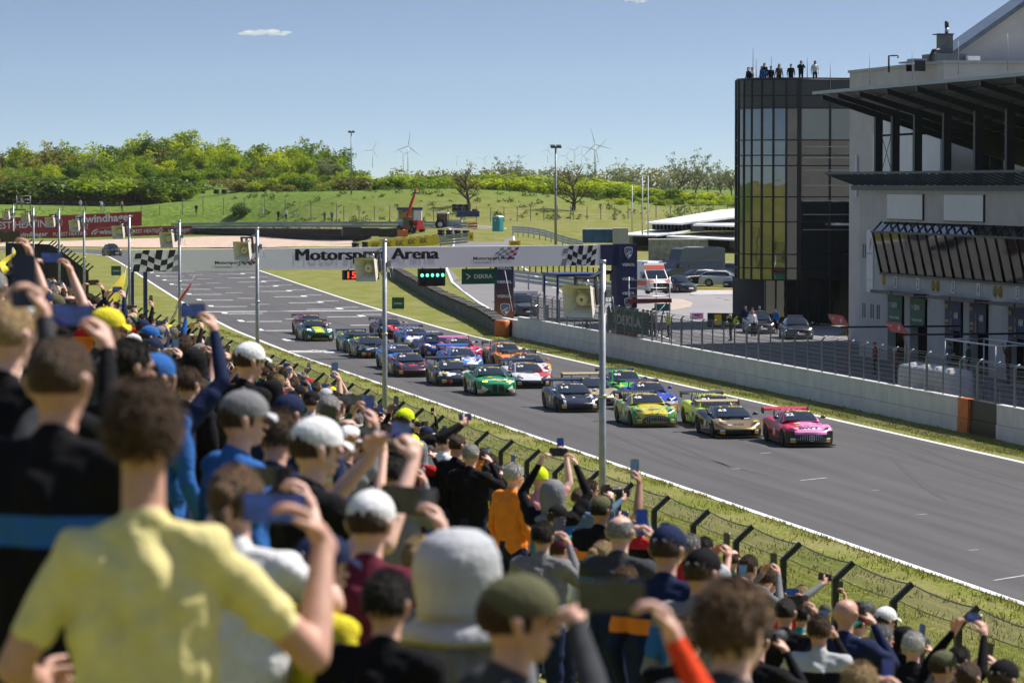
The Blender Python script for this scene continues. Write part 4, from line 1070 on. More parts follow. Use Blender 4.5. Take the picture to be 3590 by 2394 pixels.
def tree_proto(kind, k):
    if (kind, k) in TREES: return TREES[kind, k]
    rng = random.Random(hash((len(kind), k)) & 0xffff); H = 10.
    if kind == 'bare': segs, tips = limbs(rng, H * .8, .95, 11, 3, .26); nl, ls = 500, .16
    elif kind == 'poplar': segs, tips = limbs(rng, H, .42, 10, 2, .16); nl, ls = 700, .2
    elif kind == 'shrub': segs, tips = limbs(rng, 4., .9, 7, 1, .08); nl, ls = 2300, .21
    else: segs, tips = limbs(rng, H * .95, .62, 10, 2, .2); nl, ls = 4600, .27
    b = MB()
    for pts, rs in segs: b.tube(pts, rs, 5, cap=False)
    wood = b.mesh('trunk'); wood.materials.append(BARK)
    if kind == 'bush' or kind == 'shrub': blobs = [(Vector((rng.gauss(0, 1.2), rng.gauss(0, 1.2), rng.uniform(.5, 2.6))), rng.uniform(.7, 1.3)) for _ in range(11)]
    elif kind == 'wood':
        blobs = [(p + Vector((0, 0, .2)), rng.uniform(.6, 1.25)) for p, d, kk in tips if p.z > 2.0 and kk < 2]
        blobs += [(Vector((rng.gauss(0, 1.4), rng.gauss(0, 1.4), rng.uniform(.8, 8.5))), rng.uniform(.8, 1.4)) for _ in range(13)]
    else: blobs = [(p, rng.uniform(.25, .6)) for p, d, kk in tips if p.z > 2.2]
    crown = leaves_mesh('crown', rng, blobs, nl, ls)
    TREES[kind, k] = (wood, crown); return wood, crown
def plant(kind, k, base, h, leaf, name, label, cat='tree', group=None, w=1.):
    wood, crown = tree_proto(kind, k)
    o = thing(name, label, cat, base, random.uniform(0, 6.28), group)
    s = h / (4.0 if kind == 'shrub' else 10.0); o.scale = (s * w, s * w, s)
    a = put('trunk' if kind != 'shrub' else 'stem', wood, None, o); c = put('crown' if kind != 'shrub' else 'foliage', crown, None, o)
    if not crown.materials: crown.materials.append(LEAF[0])
    c.material_slots[0].link = 'OBJECT'; c.material_slots[0].material = LEAF[leaf]
    return o
def base_at(px, Y):
    p = aty(px, 660, Y); return Vector((p.x, Y, hgt(p.x, Y) - .1))
def hpx(px_top, base, px):       # height that brings the top to a photo row
    z = proj(base)[2]; return CH + (647 - px_top) * z / F - base.z
# the wood on the left hill: skyline rows of the photo
SKY = [(-30, 505), (60, 500), (150, 505), (270, 492), (380, 495), (450, 485), (520, 470), (640, 452), (760, 468), (860, 480), (960, 482), (1040, 478), (1120, 488), (1180, 502), (1230, 560)]
rng = random.Random(5); n = 0
NAMEL = ['fresh green', 'mid green', 'dark green', 'brownish', 'pale green']
ordn = ['first', 'second', 'third', 'fourth', 'fifth', 'sixth', 'seventh', 'eighth', 'ninth', 'tenth', 'eleventh', 'twelfth', 'thirteenth', 'fourteenth', 'fifteenth', 'sixteenth', 'seventeenth', 'eighteenth', 'nineteenth', 'twentieth', 'twenty-first', 'twenty-second', 'twenty-third', 'twenty-fourth', 'twenty-fifth', 'twenty-sixth', 'twenty-seventh', 'twenty-eighth', 'twenty-ninth', 'thirtieth', 'thirty-first', 'thirty-second', 'thirty-third', 'thirty-fourth', 'thirty-fifth', 'thirty-sixth']
for row, (Y, dy, step, rname) in enumerate(((860, 0, 50, 'back'), (815, 48, 50, 'middle'), (772, 98, 50, 'front'))):
    px, k = -40 + row * 17, 0
    while px < (1225 - row * 15):
        x = px + rng.uniform(-16, 16); bs = base_at(x, Y + rng.uniform(-14, 14))
        top = interp(x, SKY) + dy + rng.uniform(-6, 30); h = max(5, hpx(top, bs, x)) * 1.05
        lf = rng.choices([0, 1, 2, 3, 4], [5, 4, 1.2, 1.2, .4])[0]
        plant('wood', rng.randint(0, 4), bs, h, lf, 'woodland_tree', f'{NAMEL[lf]} leafy tree, {ordn[min(k, 35)]} from the left in the {rname} row of the wood', 'tree', 'trees of the wood on the left hill', rng.uniform(.95, 1.35))
        px += step; k += 1
# dark thicket at the wood's foot, bushes on the rim, hedge to the right
def bushes(lst, label, leafs, group, hh=None, w=1.5):
    for i, (px, top, Y) in enumerate(lst):
        bs = base_at(px, Y); h = max(1.5, hpx(top, bs, px)) * 1.1
        lf = leafs[i % len(leafs)]
        plant('shrub', i % 4, bs, h, lf, 'bush', label.format(ordn[i % 36], NAMEL[lf]), 'bush', group, w)
rng = random.Random(9)
bushes([(px + rng.uniform(-10, 10), 612 + rng.uniform(-12, 18) + px * .02, 715 + rng.uniform(-10, 10)) for px in range(-20, 640, 34)], '{1} bush, {0} from the left in the dense thicket below the wood', [2, 3, 1, 2, 1], 'thicket below the wood', w=2.0)
bushes([(px + rng.uniform(-10, 10), 628 + rng.uniform(-14, 16), 745 + rng.uniform(-12, 12)) for px in range(840, 1250, 40)], '{1} bush, {0} from the left between the wood and the mound', [3, 1, 0, 3], 'bushes beside the mound', w=1.6)
bushes([(px + rng.uniform(-12, 12), interp(px, [(1230, 612), (1500, 612), (1650, 615), (1850, 625), (2100, 635), (2300, 650), (2600, 690)]) + rng.uniform(-12, 10), 720 + rng.uniform(-15, 15)) for px in range(1236, 1700, 24)], '{1} bush, {0} from the left on the rim behind the mound', [1, 3, 1, 0, 4], 'bushes on the rim', w=1.7)
bushes([(px + rng.uniform(-12, 12), interp(px, [(1660, 608), (1850, 612), (2000, 620), (2150, 635), (2300, 662), (2450, 680), (2640, 690)]) + rng.uniform(-14, 12), 690 + rng.uniform(-15, 15)) for px in range(1690, 2640, 28)], '{1} bush, {0} from the left in the bright hedge to the right', [0, 0, 1, 0, 4], 'bright hedge bushes', w=2.2)
bushes([(px + rng.uniform(-12, 12), 706 + rng.uniform(-10, 10), 640 + rng.uniform(-12, 12)) for px in range(2170, 2620, 52)], '{1} low bush, {0} from the left before the bright hedge', [0, 1, 0], 'low bushes before the hedge', w=1.8)
plant('shrub', 2, hit(842, 756), 2.9, 2, 'bush', 'round dark bush alone on the grass below the wood', 'bush', None, 1.2)
# bare trees, poplars, far tree line
for px, py, top, lab in ((1648, 722, 556, 'bare spreading tree left of the flag poles, standing over a tyre pile'), (2010, 738, 568, 'brownish budding tree behind the tall lamp mast')):
    bs = hit(px, py); plant('bare', 0 if px < 1800 else 1, bs, hpx(top, bs, px) * 1.45, 3, 'bare_tree', lab, 'tree', None, 1.15 if px < 1800 else 1.3)
rng = random.Random(4)
for i, (px, top) in enumerate(((1795, 546), (1830, 552), (1885, 572), (2075, 552), (2150, 560), (2205, 562), (2370, 532), (2440, 528), (2530, 556), (2565, 560), (2480, 590), (2330, 588))):
    bs = base_at(px, 980 + rng.uniform(-30, 60)); plant('poplar', i % 3, bs, hpx(top, bs, px) * 1.1, 4, 'poplar_tree', f'slim sparsely leafed tree, {ordn[i]} from the left on the far field edge' if i < 10 else f'low sparse tree between the tall slim ones at the far right, {"first" if i == 10 else "second"} of two', 'tree', 'slim trees on the field edge', 1.25)
far = MB()
tl = []
rr = np.random.default_rng(12)
def treeline(name, label, x0, x1, Y, top0, amp, lf, n, sz):
    B = []
    for k in range(int((x1 - x0) / 7)):
        px = x0 + k * 7; p = aty(px, 647, Y); zt = CH + (647 - (top0 + amp * (math.sin(px * .013) + math.sin(px * .031 + 1) + rr.normal(0, .5)))) * Y / F
        for q in range(2): B.append((Vector((p.x, Y + rr.uniform(-10, 10), lerp(6, zt, .35 + .4 * q))), (zt - 5) * .38))
    me = leaves_mesh(name, random.Random(2), B, n, sz); o = put(name, me, LEAF[lf]); return tag(o, label, 'trees', kind='stuff')
treeline('distant_trees', 'hazy distant tree line on the horizon behind the hedge', 1380, 2660, 1700, 600, 7, 3, 9000, .9)
TB_ = [(Vector((x_, y_, hgt(x_, y_) + .1)), rr.uniform(.3, 1.1) ** 1.3) for x_, y_ in [(rr.uniform(85, 185), rr.uniform(585, 690)) for _ in range(420)]]
tag(put('tall_grass', leaves_mesh('tall_grass', random.Random(8), TB_, 14000, .22), LEAF[2]), 'darker tufts of tall grass on the mound behind the barrier', 'grass', kind='stuff')
# ------------------------------------------------------------------ wind turbines
TURB = mat('turbine_white', (.72, .73, .75), .5, var=.03, scale=1); TRED = mat('turbine_red_mark', (.45, .06, .04), .5, var=0)
bl = MB()
def blade(u, v):
    r = lerp(1.5, 62, v); c = interp(v, [(0, 1.2), (.15, 3.6), (1, .6)]); return ((u - .35) * c, .25 - .5 * abs(u - .5), r)
bl.grid(blade, 2, 10); bl.grid(lambda u, v: (blade(1 - u, v)[0], -.3, blade(u, v)[2]), 2, 10)
blm = bl.mesh('blade'); blm.materials.append(TURB)
bt = MB(); bt.b2(-.6, .9, -.36, .4, 45, 50); btm = bt.mesh('red_band'); btm.materials.append(TRED)
tm = MB(); tm.tube([(0, 0, 0), (0, 0, 50), (0, 0, 100)], [2.4, 1.9, 1.3], 10); tmm = tm.mesh('mast'); tmm.materials.append(TURB)
nm = MB(); nm.box((0, 2, 101), (3.4, 10, 3.6)); nm.ell((0, -4, 101), (1.7, 2.4, 1.7), 8, 6); nmm = nm.mesh('nacelle'); nmm.materials.append(TURB)
TB = [(1306, 527, 37, 25, 145), (1430, 513, 55, 8, 128), (1415, 540, 34, 70, -5), (1602, 552, 20, 75, 200), (1697, 558, 26, 40, 160), (1822, 556, 30, 60, 182), (1920, 527, 26, 20, 140), (1985, 547, 26, 30, 155), (2013, 528, 32, 50, 170), (2038, 540, 26, 10, 130), (2085, 507, 60, 105, -15), (2088, 527, 56, 165, 45)]
for i, (px, py, bp, a0, a1) in enumerate(TB):
    D = 62 * F / bp / 1.15; D = min(D, 7000); p = atd(px, py, D); s = bp * D / F / 62
    t = thing('wind_turbine', f'white wind turbine on the horizon, {ordn[i]} from the left', 'wind turbine', (p.x, p.y, p.z - 101 * s), -TH + R(8), 'wind turbines on the horizon'); t.scale = (s,) * 3
    put('mast', tmm, None, t); put('nacelle', nmm, None, t)
    for k in range(3):
        q = put('blade', blm, None, t, (0, -5, 101)); q.rotation_euler = (0, R(a0 + 120 * k), 0)
        if bp < 36: put('red_band', btm, None, q)
# ------------------------------------------------------------------ masts, flag poles, fences of the far side
def mast(px, pyb, pyt, label, lamp=True, r=.13, name='lamp_mast', cat='mast', D=None):
    b = hit(px, pyb) if D is None else atd(px, pyb, D); z = proj(b)[2]; h = (pyb - pyt) * z / F
    t = thing(name, label, cat, b); MB().tube([(0, 0, -.3), (0, 0, h)], [r * 1.3, r * .8], 8).build('shaft', GALV if not lamp else GALVD, t)
    if lamp:
        for sx in (-1, 1): MB().box((sx * .35, -.1, h + .05), (.55, .45, .25), 0, 0, R(25)).build('floodlight', BLACK, t)
        MB().tube([(0, 0, h * .55), (.02, -.15, h * .55)], .12, 6).build('bracket', DARK, t)
    return t
mast(1232, 682, 464, 'tall lamp mast at the right end of the wood'); mast(1948, 850, 516, 'tall lamp mast between the two bare trees', D=400)
for px, pyb, pyt, lab in ((2216, 800, 650, 'shortest of three white flag poles by the hangar'), (2252, 812, 616, 'middle white flag pole by the hangar'), (2272, 812, 617, 'right hand white flag pole by the hangar')):
    b = atd(px, pyb, 430); k = proj(b)[2] / F; t = thing('flag_pole', lab, 'flag pole', b, 0, 'flag poles by the hangar'); MB().tube([(0, 0, -.4), (0, 0, (pyb - pyt) * k)], [.1, .05], 8).build('pole', WPAN, t); MB().ell((0, 0, (pyb - pyt) * k), (.07, .07, .07), 8, 6).build('finial', WPAN, t)
def farfence(name, label, pix, hpx_, step, m=GALVD):
    pts = []
    for (a, ya), (c, yc) in zip(pix, pix[1:]):
        k = max(1, int((c - a) / step)); pts += [hit(lerp(a, c, i / k), lerp(ya, yc, i / k)) for i in range(k)]
    pts.append(hit(*pix[-1])); t = thing(name, label, 'fence', pts[0])
    W_ = MB()
    for i, p in enumerate(pts):
        h = hpx_ * proj(p)[2] / F; q = p - t.location; MB().b2(q.x - .06, q.x + .06, q.y - .06, q.y + .06, q.z - .4, q.z + h).build('post', m, t)
        if i:
            for k in range(5): W_.tube([(o_ + Vector((0, 0, h0 * (.1 + .21 * k)))) for o_, h0 in ((pq, ph), (q, h))], .012, 3, cap=False)
        pq, ph = q, h
    o = W_.build('wire', m, t); return t
farfence('wire_fence', 'tall wire fence with grey posts on the far grass bank', [(640, 752), (1000, 760), (1180, 775)], 62, 70)
farfence('wire_fence', 'wire fence with grey posts behind the telehandler and tractor', [(1205, 774), (1420, 776), (1720, 778), (2000, 772)], 52, 46)
farfence('wire_fence', 'low post fence behind the marshals on the left bank', [(60, 733), (300, 738), (560, 752)], 32, 62)
farfence('wire_fence', 'wire fence in front of the bright hedge on the right', [(2010, 772), (2250, 768), (2600, 756)], 46, 44)
farfence('wire_fence', 'green post fence beyond the guard rail below the gantry', [(1796, 950), (1960, 962), (2140, 985)], 40, 19, FPOST)
# ------------------------------------------------------------------ hangar, container and sheds beyond the paddock
MROOF = mat('pale_metal_roof', (.78, .79, .80), .5, .0, var=.08, scale=.5)
def hangar(label, D, roofs, walls):
    b0 = atd(*walls[0], D); t = thing('hangar', label, 'building', b0, 0)
    for nm, m, pix, dd, th in roofs:
        P = [atd(px, py, D + d) - t.location for (px, py), d in zip(pix, dd)]; q = MB(); n_ = len(P)
        q.add(P + [p + Vector((0, 0, -th)) for p in P], [tuple(range(n_)), tuple(range(2 * n_ - 1, n_ - 1, -1))] + [(i, i + n_, (i + 1) % n_ + n_, (i + 1) % n_) for i in range(n_)]); q.build(nm, m, t)
    return t
HD = 470
hg = hangar('long hangar with stepped pale metal roofs beyond the parked cars', HD, [
    ('upper_roof', MROOF, [(2262, 780), (2390, 782), (2640, 752), (2720, 735), (2720, 722), (2530, 735)], [0, -4, -2, 0, 40, 45], .25),
    ('upper_roof', MROOF, [(2430, 786), (2600, 790), (2800, 795), (2800, 740), (2640, 756)], [-6, -9, -9, 30, 20], .25),
    ('lower_roof', MROOF, [(2170, 822), (2300, 825), (2420, 808), (2420, 800), (2300, 802)], [-8, -10, -6, 10, 14], .2),
    ('lower_roof', MROOF, [(2335, 828), (2580, 840), (2760, 842), (2760, 808), (2470, 812)], [-12, -15, -15, 10, 14], .2)], [(2200, 925)])
def hwall(nm, m, px0, py0, px1, py1, d):
    a, c = atd(px0, py0, HD + d) - hg.location, atd(px1, py1, HD + d) - hg.location; q = MB()
    q.add([(a.x, a.y, c.z), (c.x, c.y, c.z), (c.x, c.y, a.z), (a.x, a.y, a.z), (a.x + 1, a.y + 5, c.z), (c.x + 1, c.y + 5, c.z), (c.x + 1, c.y + 5, a.z), (a.x + 1, a.y + 5, a.z)], [(0, 1, 2, 3), (7, 6, 5, 4), (0, 4, 5, 1), (1, 5, 6, 2), (2, 6, 7, 3), (3, 7, 4, 0)]); return q.build(nm, m, hg)
CREAM = mat('cream_wall', (.5, .45, .39), .85, var=.1)
hwall('clerestory', INSIDE, 2292, 785, 2420, 806, 2); hwall('clerestory', INSIDE, 2465, 790, 2720, 810, 1); hwall('gable_wall', CREAM, 2424, 786, 2466, 812, 0)
hwall('wall', CREAM, 2206, 826, 2218, 905, -2); hwall('shed_interior', INSIDE, 2218, 824, 2420, 918, 4); hwall('shed_interior', INSIDE, 2450, 838, 2560, 915, 3); hwall('wall', CREAM, 2562, 842, 2720, 915, 0)
for k in range(9): hwall('clerestory_post', GALVD, 2300 + k * 13, 787, 2302 + k * 13, 804, .8)
for k in range(11): hwall('clerestory_post', GALVD, 2470 + k * 15, 792, 2472 + k * 15, 809, .2)
def ribbed(name, label, cat, px0, py0, px1, py1, D, depth, m, n=26):
    a, c = atd(px0, py1, D), atd(px1, py1, D); h = (py1 - py0) * D / F; L = (c - a).length
    t = thing(name, label, cat, a, math.atan2((c - a).y, (c - a).x)); q = MB()
    q.grid(lambda u, v: (u * L, -.05 if int(u * n * 2 + .5) % 2 else 0, v * h), n * 2, 1, sm=False); q.build('ribbed_side', m, t)
    MB().b2(0, L, .02, depth, .0, h).build('body', m, t); MB().b2(-.03, L + .03, -.07, depth, h + .003, h + .12).build('roof', mat('pale_container_top', (.55, .54, .52), .6), t)
    for x in (0, L): MB().b2(x - .08, x + .08, -.08, .1, 0, h + .002).build('corner_post', m, t)
    return t
ribbed('shipping_container', 'streaked grey cream shipping container in front of the hangar', 'container', 2276, 842, 2480, 920, 415, 2.4, mat('streaked_container', (.40, .39, .35), .8, col2=(.20, .19, .16), scale=1.4))
ribbed('shipping_container', 'blue container with pale panels at the far left of the hangar', 'container', 2044, 806, 2150, 852, 440, 2.4, mat('blue_container', (.05, .15, .26), .7, var=.3, scale=1))
ribbed('office_cabin', 'grey site cabin beside the blue container', 'cabin', 2150, 803, 2200, 856, 438, 2.4, mat('grey_cabin', (.42, .42, .41), .7), 10)
# marshal cabin, toilet, lights pole
cb = atd(1436, 800, 560); k = 560 / F
t = thing('marshal_cabin', 'white marshal cabin with a blue roof behind the telehandler', 'cabin', cb, -TH); w = 42 * k
MB().b2(-w, w, 0, 3.2, 0, 72 * k - .4).build('wall', WPAN, t); MB().b2(-w - .15, w + .15, -.2, 3.4, 72 * k - .39, 72 * k).build('roof', BLUEP, t)
MB().b2(-w * .9, -w * .1, -.02, -.003, 1.4, 2.9).build('window', GLASS, t); MB().b2(-w * .05, w * .35, -.02, -.003, 1.4, 2.9).build('window', GLASS, t)
tl_ = hit(1738, 812); tl_ = atd(1738, 812, 470); k = 470 / F
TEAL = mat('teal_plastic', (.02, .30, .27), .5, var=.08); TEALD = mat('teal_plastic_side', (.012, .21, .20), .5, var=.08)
t = thing('portable_toilet', 'teal portable toilet with a pale roof beside the barrier', 'toilet', tl_, -TH - R(32)); s_ = 1.12; h_ = 50 * k
MB().b2(-s_ / 2, s_ / 2, 0, s_, 0, h_).build('cabin', TEAL, t); MB().b2(s_ / 2 + .002, s_ / 2 + .04, .12, s_ - .12, .1, h_ - .25).build('door', TEALD, t)
q = MB(); q.prism([(-s_ / 2 - .06, 0), (-s_ / 2 + .1, .16), (0, .24), (s_ / 2 - .1, .16), (s_ / 2 + .06, 0)], -.06, s_ + .06, plane='xz', off=(0, 0, h_ + .002)); q.build('roof', mat('pale_translucent_roof', (.5, .62, .6), .5), t)
MB().lathe([(0, -.02), (.09, -.015), (.1, 0)], (-.1, 0, h_ - .45), 10, axis='y').build('vent', WPAN, t)
# ------------------------------------------------------------------ race cars
GRID_Y = [-2.3, -2.24, -2.12, -1.98, -1.86, -1.78, -1.66, -1.54, -1.42, -1.30, -1.18, -1.08, -1.0, -.85, -.6, -.3, 0, .3, .6, .8, .92, 1.0, 1.1, 1.22, 1.34, 1.46, 1.58, 1.7, 1.8, 1.92, 2.05, 2.18, 2.28, 2.32]
STY = {
 'fe': dict(zc=[(-2.3, .60), (-2.12, .69), (-1.6, .79), (-1, .87), (-.6, .92), (0, .94), (1.2, .97), (1.9, .99), (2.28, .93), (2.32, .6)],
            zf=[(-2.3, .58), (-2.0, .72), (-1.42, .85), (-.9, .80), (0, .86), (.9, .95), (1.4, .99), (2.0, .95), (2.28, .88), (2.32, .6)],
            w=[(-2.3, .82), (-2.1, .95), (-1.42, 1.01), (-.85, .96), (0, .94), (.8, .98), (1.4, 1.02), (2.0, .99), (2.32, .88)],
            cab=((-.66, .73, .925), (.12, .56, 1.265), (.8, .52, 1.24), (1.8, .5, .985))),
 'me': dict(zc=[(-2.3, .44), (-2.12, .52), (-1.6, .66), (-1.15, .78), (-.6, .86), (0, .9), (1.0, .93), (1.9, .96), (2.28, .9), (2.32, .6)],
            zf=[(-2.3, .43), (-2.0, .60), (-1.42, .77), (-.9, .74), (0, .80), (.9, .93), (1.4, .97), (2.0, .93), (2.28, .88), (2.32, .6)],
            w=[(-2.3, .84), (-2.1, .96), (-1.42, 1.01), (-.85, .94), (0, .95), (.8, 1.0), (1.4, 1.02), (2.0, 1.0), (2.32, .9)],
            cab=((-1.18, .76, .79), (-.22, .55, 1.175), (.5, .51, 1.16), (1.9, .46, .95))),
 'po': dict(zc=[(-2.3, .50), (-2.12, .58), (-1.6, .68), (-1, .78), (-.6, .85), (0, .9), (1.2, .93), (1.9, .93), (2.28, .85), (2.32, .55)],
            zf=[(-2.3, .50), (-2.1, .68), (-1.75, .80), (-1.42, .84), (-.9, .78), (0, .82), (.9, .95), (1.4, 1.0), (2.0, .95), (2.28, .85), (2.32, .55)],
            w=[(-2.3, .80), (-2.1, .95), (-1.42, 1.01), (-.85, .94), (0, .92), (.8, .99), (1.4, 1.03), (2.0, 1.0), (2.32, .86)],
            cab=((-.92, .72, .83), (-.07, .56, 1.275), (.65, .52, 1.245), (2.0, .44, .9))),
}
FR = [0, .18, .36, .55, .68, .80, .90, .965, 1.0, 1.0, .985, .96]
AX = (-1.42, 1.36)
def sect(st, y, arch=True):
    S = STY[st]; W_, zc, zf = interp(y, S['w']), interp(y, S['zc']), interp(y, S['zf'])
    low = .13
    if arch:
        for a in AX:
            d = abs(y - a)
            if d < .385: low = max(low, .335 + math.sqrt(.385 ** 2 - d * d))
    zs = [zc, zc - .003, zc - .012, lerp(zc, zf, .35) - .02, lerp(zc, zf, .8), zf, zf - .018, zf - .07, zf - .19, min(.52, zf - .24), .33, low]
    zs = [max(z, low) for z in zs]
    nose = max(0, (-1.86 - y) / .44)
    return [(f * W_, y + .30 * nose * abs(f) ** 2.6, z) for f, z in zip(FR, zs)]
def surf(st, x, y, off=.008):
    """point of the upper body at x and station y"""
    p = sect(st, y, False); ax = abs(x)
    for a, c in zip(p, p[1:9]):
        if ax <= c[0]: t = (ax - a[0]) / max(1e-6, c[0] - a[0]); return Vector((x, lerp(a[1], c[1], t), lerp(a[2], c[2], t) + off))
    return Vector((x, p[8][1], p[8][2] + off))
def front(st, x, z, off=.03):
    W_ = interp(-2.3, STY[st]['w']); f = min(1, abs(x) / W_); b = .06 * math.sin(PI * min(1, max(0, (z - .1) / .5)))
    return Vector((x, -2.3 + .30 * f ** 2.6 - b - off, z))
CARM = {}
def car_meshes(st):
    if st in CARM: return CARM[st]
    rows = [[(-x, y, z) for x, y, z in reversed(sect(st, y)[1:])] + sect(st, y) for y in GRID_Y]
    n = len(rows[0]); b = MB(); b.add([p for r in rows for p in r], [(j * n + i, j * n + i + 1, (j + 1) * n + i + 1, (j + 1) * n + i) for j in range(len(rows) - 1) for i in range(n - 1)], 0, True)
    top = rows[0]; K = 6; xs = [p[0] for p in top if True]
    idx = list(range(3, n - 3))
    b.grid(lambda u, v: (lambda p, w: tuple(front(st, p[0], lerp(p[2], .12, w), -.0 if w > 0 else -.0)) if w > .01 else p)(top[3 + int(round(u * (len(idx) - 1)))], v), len(idx) - 1, K)
    b.add([rows[-1][i] for i in range(n)], [tuple(range(n))])
    body = b.mesh('body')
    (yb, wb, zb), (yt, wt, zt), (yr, wr, zr), (ye, we, ze) = STY[st]['cab']; BL = STY[st].get('belt', .86)
    prof = [(yb, zb, wb), (lerp(yb, yt, .35), lerp(zb, zt, .40), lerp(wb, wt, .33)), (lerp(yb, yt, .7), lerp(zb, zt, .75), lerp(wb, wt, .68)), (yt, zt, wt), (lerp(yt, yr, .5), zt + .025, (wt + wr) / 2), (yr, zr, wr), (lerp(yr, ye, .5), lerp(zr, ze, .42), lerp(wr, we, .5)), (ye, ze, we)]
    def row(y, z, w):
        wbelt = interp(y, [(yb, wb), (0, .79), (1, .76), (ye, we)]); zbelt = min(z, interp(y, [(yb, zb - .02), (0, BL), (ye, BL + .04)]))
        h = [(0, y - .05, z + .012), (.4 * w, y - .04, z + .008), (.75 * w, y - .01, z - .002), (.95 * w, y + .02, z - .02), (lerp(w, wbelt, .12), y + .04, lerp(z, zbelt, .14)), (lerp(w, wbelt, .6), y + .04, lerp(z, zbelt, .6)), (wbelt, y + .04, zbelt - .03)]
        return [(-x, q, r) for x, q, r in reversed(h[1:])] + h
    R_ = [row(*p) for p in prof]; n = len(R_[0]); b = MB()
    b.add([p for r in R_ for p in r], [(j * n + i, j * n + i + 1, (j + 1) * n + i + 1, (j + 1) * n + i) for j in range(len(R_) - 1) for i in range(n - 1)], 0, True); cab = b.mesh('cabin')
    WD = Vector((0, yt - yb, zt - zb)); WL = WD.length; WN = Vector((0, -(zt - zb), yt - yb)).normalized()
    def ws(x, s, off=.022):
        w = lerp(wb, wt, s); z = lerp(zb, zt, s) + .018 * math.sin(PI * s); return Vector((x, lerp(yb, yt, s) - .055 + .075 * min(1, abs(x) / w) ** 2, z + .008 - .02 * min(1, abs(x) / w) ** 4)) + WN * off
    b = MB(); b.grid(lambda u, v: ws((u * 2 - 1) * .92 * lerp(wb, wt, .05 + .9 * v), .04 + .93 * v), 8, 5); wind = b.mesh('windshield')
    b = MB(); b.grid(lambda u, v: ws((u * 2 - 1) * .92 * lerp(wb, wt, .80 + .19 * v), .80 + .19 * v, .027), 8, 2); strip_ = b.mesh('sun_strip')
    def side(sg):
        b = MB(); ysd = [yb + .42, yt + .05, lerp(yt, yr, .5), yr, yr + .45]
        for i, (a, c) in enumerate(zip(ysd, ysd[1:])):
            q = []
            for y, up in ((a, 0), (c, 0), (c, 1), (a, 1)):
                z_ = interp(y, [(p[0], p[1]) for p in prof]); w_ = interp(y, [(p[0], p[2]) for p in prof]); wbelt = interp(y, [(yb, wb), (0, .79), (1, .76), (ye, we)]); zbelt = min(z_, interp(y, [(yb, zb - .02), (0, BL), (ye, BL + .04)]))
                t = .22 if up else .92; q.append((sg * (lerp(w_, wbelt, t) + .016), y + .03, lerp(z_, zbelt, t)))
            b.add(q, [(0, 1, 2, 3)])
        return b.mesh('side_window')
    CARM[st] = (body, cab, wind, strip_, side(-1), side(1), ws, WL); return CARM[st]
# shared small parts
b = MB(); b.lathe([(.20, -.13), (.30, -.15), (.335, -.12), (.335, .12), (.30, .15), (.20, .13)], (0, 0, 0), 20, axis='x'); TYM = b.mesh('wheel'); TYM.materials.append(TYRE)
RIM = mat('dark_rim', (.05, .05, .055), .35, .7, var=.1); RIMS = mat('silver_rim', (.4, .41, .43), .3, .8, var=.1)
b = MB(); b.lathe([(.2, -.11), (.215, -.13), (.2, -.145), (.18, -.12)], (0, 0, 0), 16, axis='x')
for k in range(10):
    a = 2 * PI * k / 10; b.box((-.12, .1 * math.cos(a), .1 * math.sin(a)), (.03, .2, .03), 0, 0, a)
b.lathe([(0, -.14), (.05, -.14), (.06, -.1)], (0, 0, 0), 10, axis='x'); RIMM = b.mesh('rim'); RIMM.materials.append(RIM)
b = MB(); b.v = []; b.prism([(-.98, -2.30), (-.9, -2.40), (-.5, -2.47), (0, -2.49), (.5, -2.47), (.9, -2.40), (.98, -2.30), (.98, -1.85), (-.98, -1.85)], .065, .095, plane='xy'); SPLM = b.mesh('splitter'); SPLM.materials.append(mat('carbon', (.02, .02, .022), .35, var=.2, scale=20))
CARB = MATS['carbon']
b = MB(); b.prism([(0, -.02), (.30, .085), (.31, .11), (.0, .04)], -.92, .92, plane='yz'); WINGM = b.mesh('rear_wing')
b = MB(); b.prism([(-.05, -.16), (.36, -.12), (.36, .1), (-.02, .08)], -.015, .015, plane='yz'); ENDM = b.mesh('endplate')
b = MB(); b.prism([(0, .0), (.14, 0), (.2, -.34), (.06, -.34)], -.012, .012, plane='yz'); STRM = b.mesh('wing_strut'); STRM.materials.append(CARB)
b = MB(); b.ell((0, 0, 0), (.115, .06, .065), 10, 6); MIRM = b.mesh('mirror')
b = MB(); b.tube([(0, 0, 0), (-.13, .03, -.08)], .014, 5); MARM = b.mesh('mirror_arm'); MARM.materials.append(CARB)
b = MB(); b.b2(-.99, .99, -1.0, .95, .10, .17); SKM = b.mesh('side_skirt'); SKM.materials.append(CARB)
b = MB(); b.b2(-.85, .85, 2.2, 2.5, .2, .42); DIFM = b.mesh('diffuser'); DIFM.materials.append(CARB)
WGL = mat('windscreen_glass', (.012, .018, .03), .06, var=0, spec=.8, coat=.3)
HLB = mat('headlamp_housing', (.05, .055, .065), .12, .2, var=.2, scale=9, coat=.6)
HLG = mat('headlamp_glow', (.8, .85, .9), .2, var=0, emit=(1, 1, .95), estr=5.0); HLY = mat('headlamp_yellow_glow', (.9, .7, .05), .2, var=0, emit=(1, .75, .05), estr=2.2)
CHROME = mat('chrome', (.75, .76, .78), .15, 1., var=0); PINKM = mat('pale_sticker', (.8, .72, .74), .5, var=0)
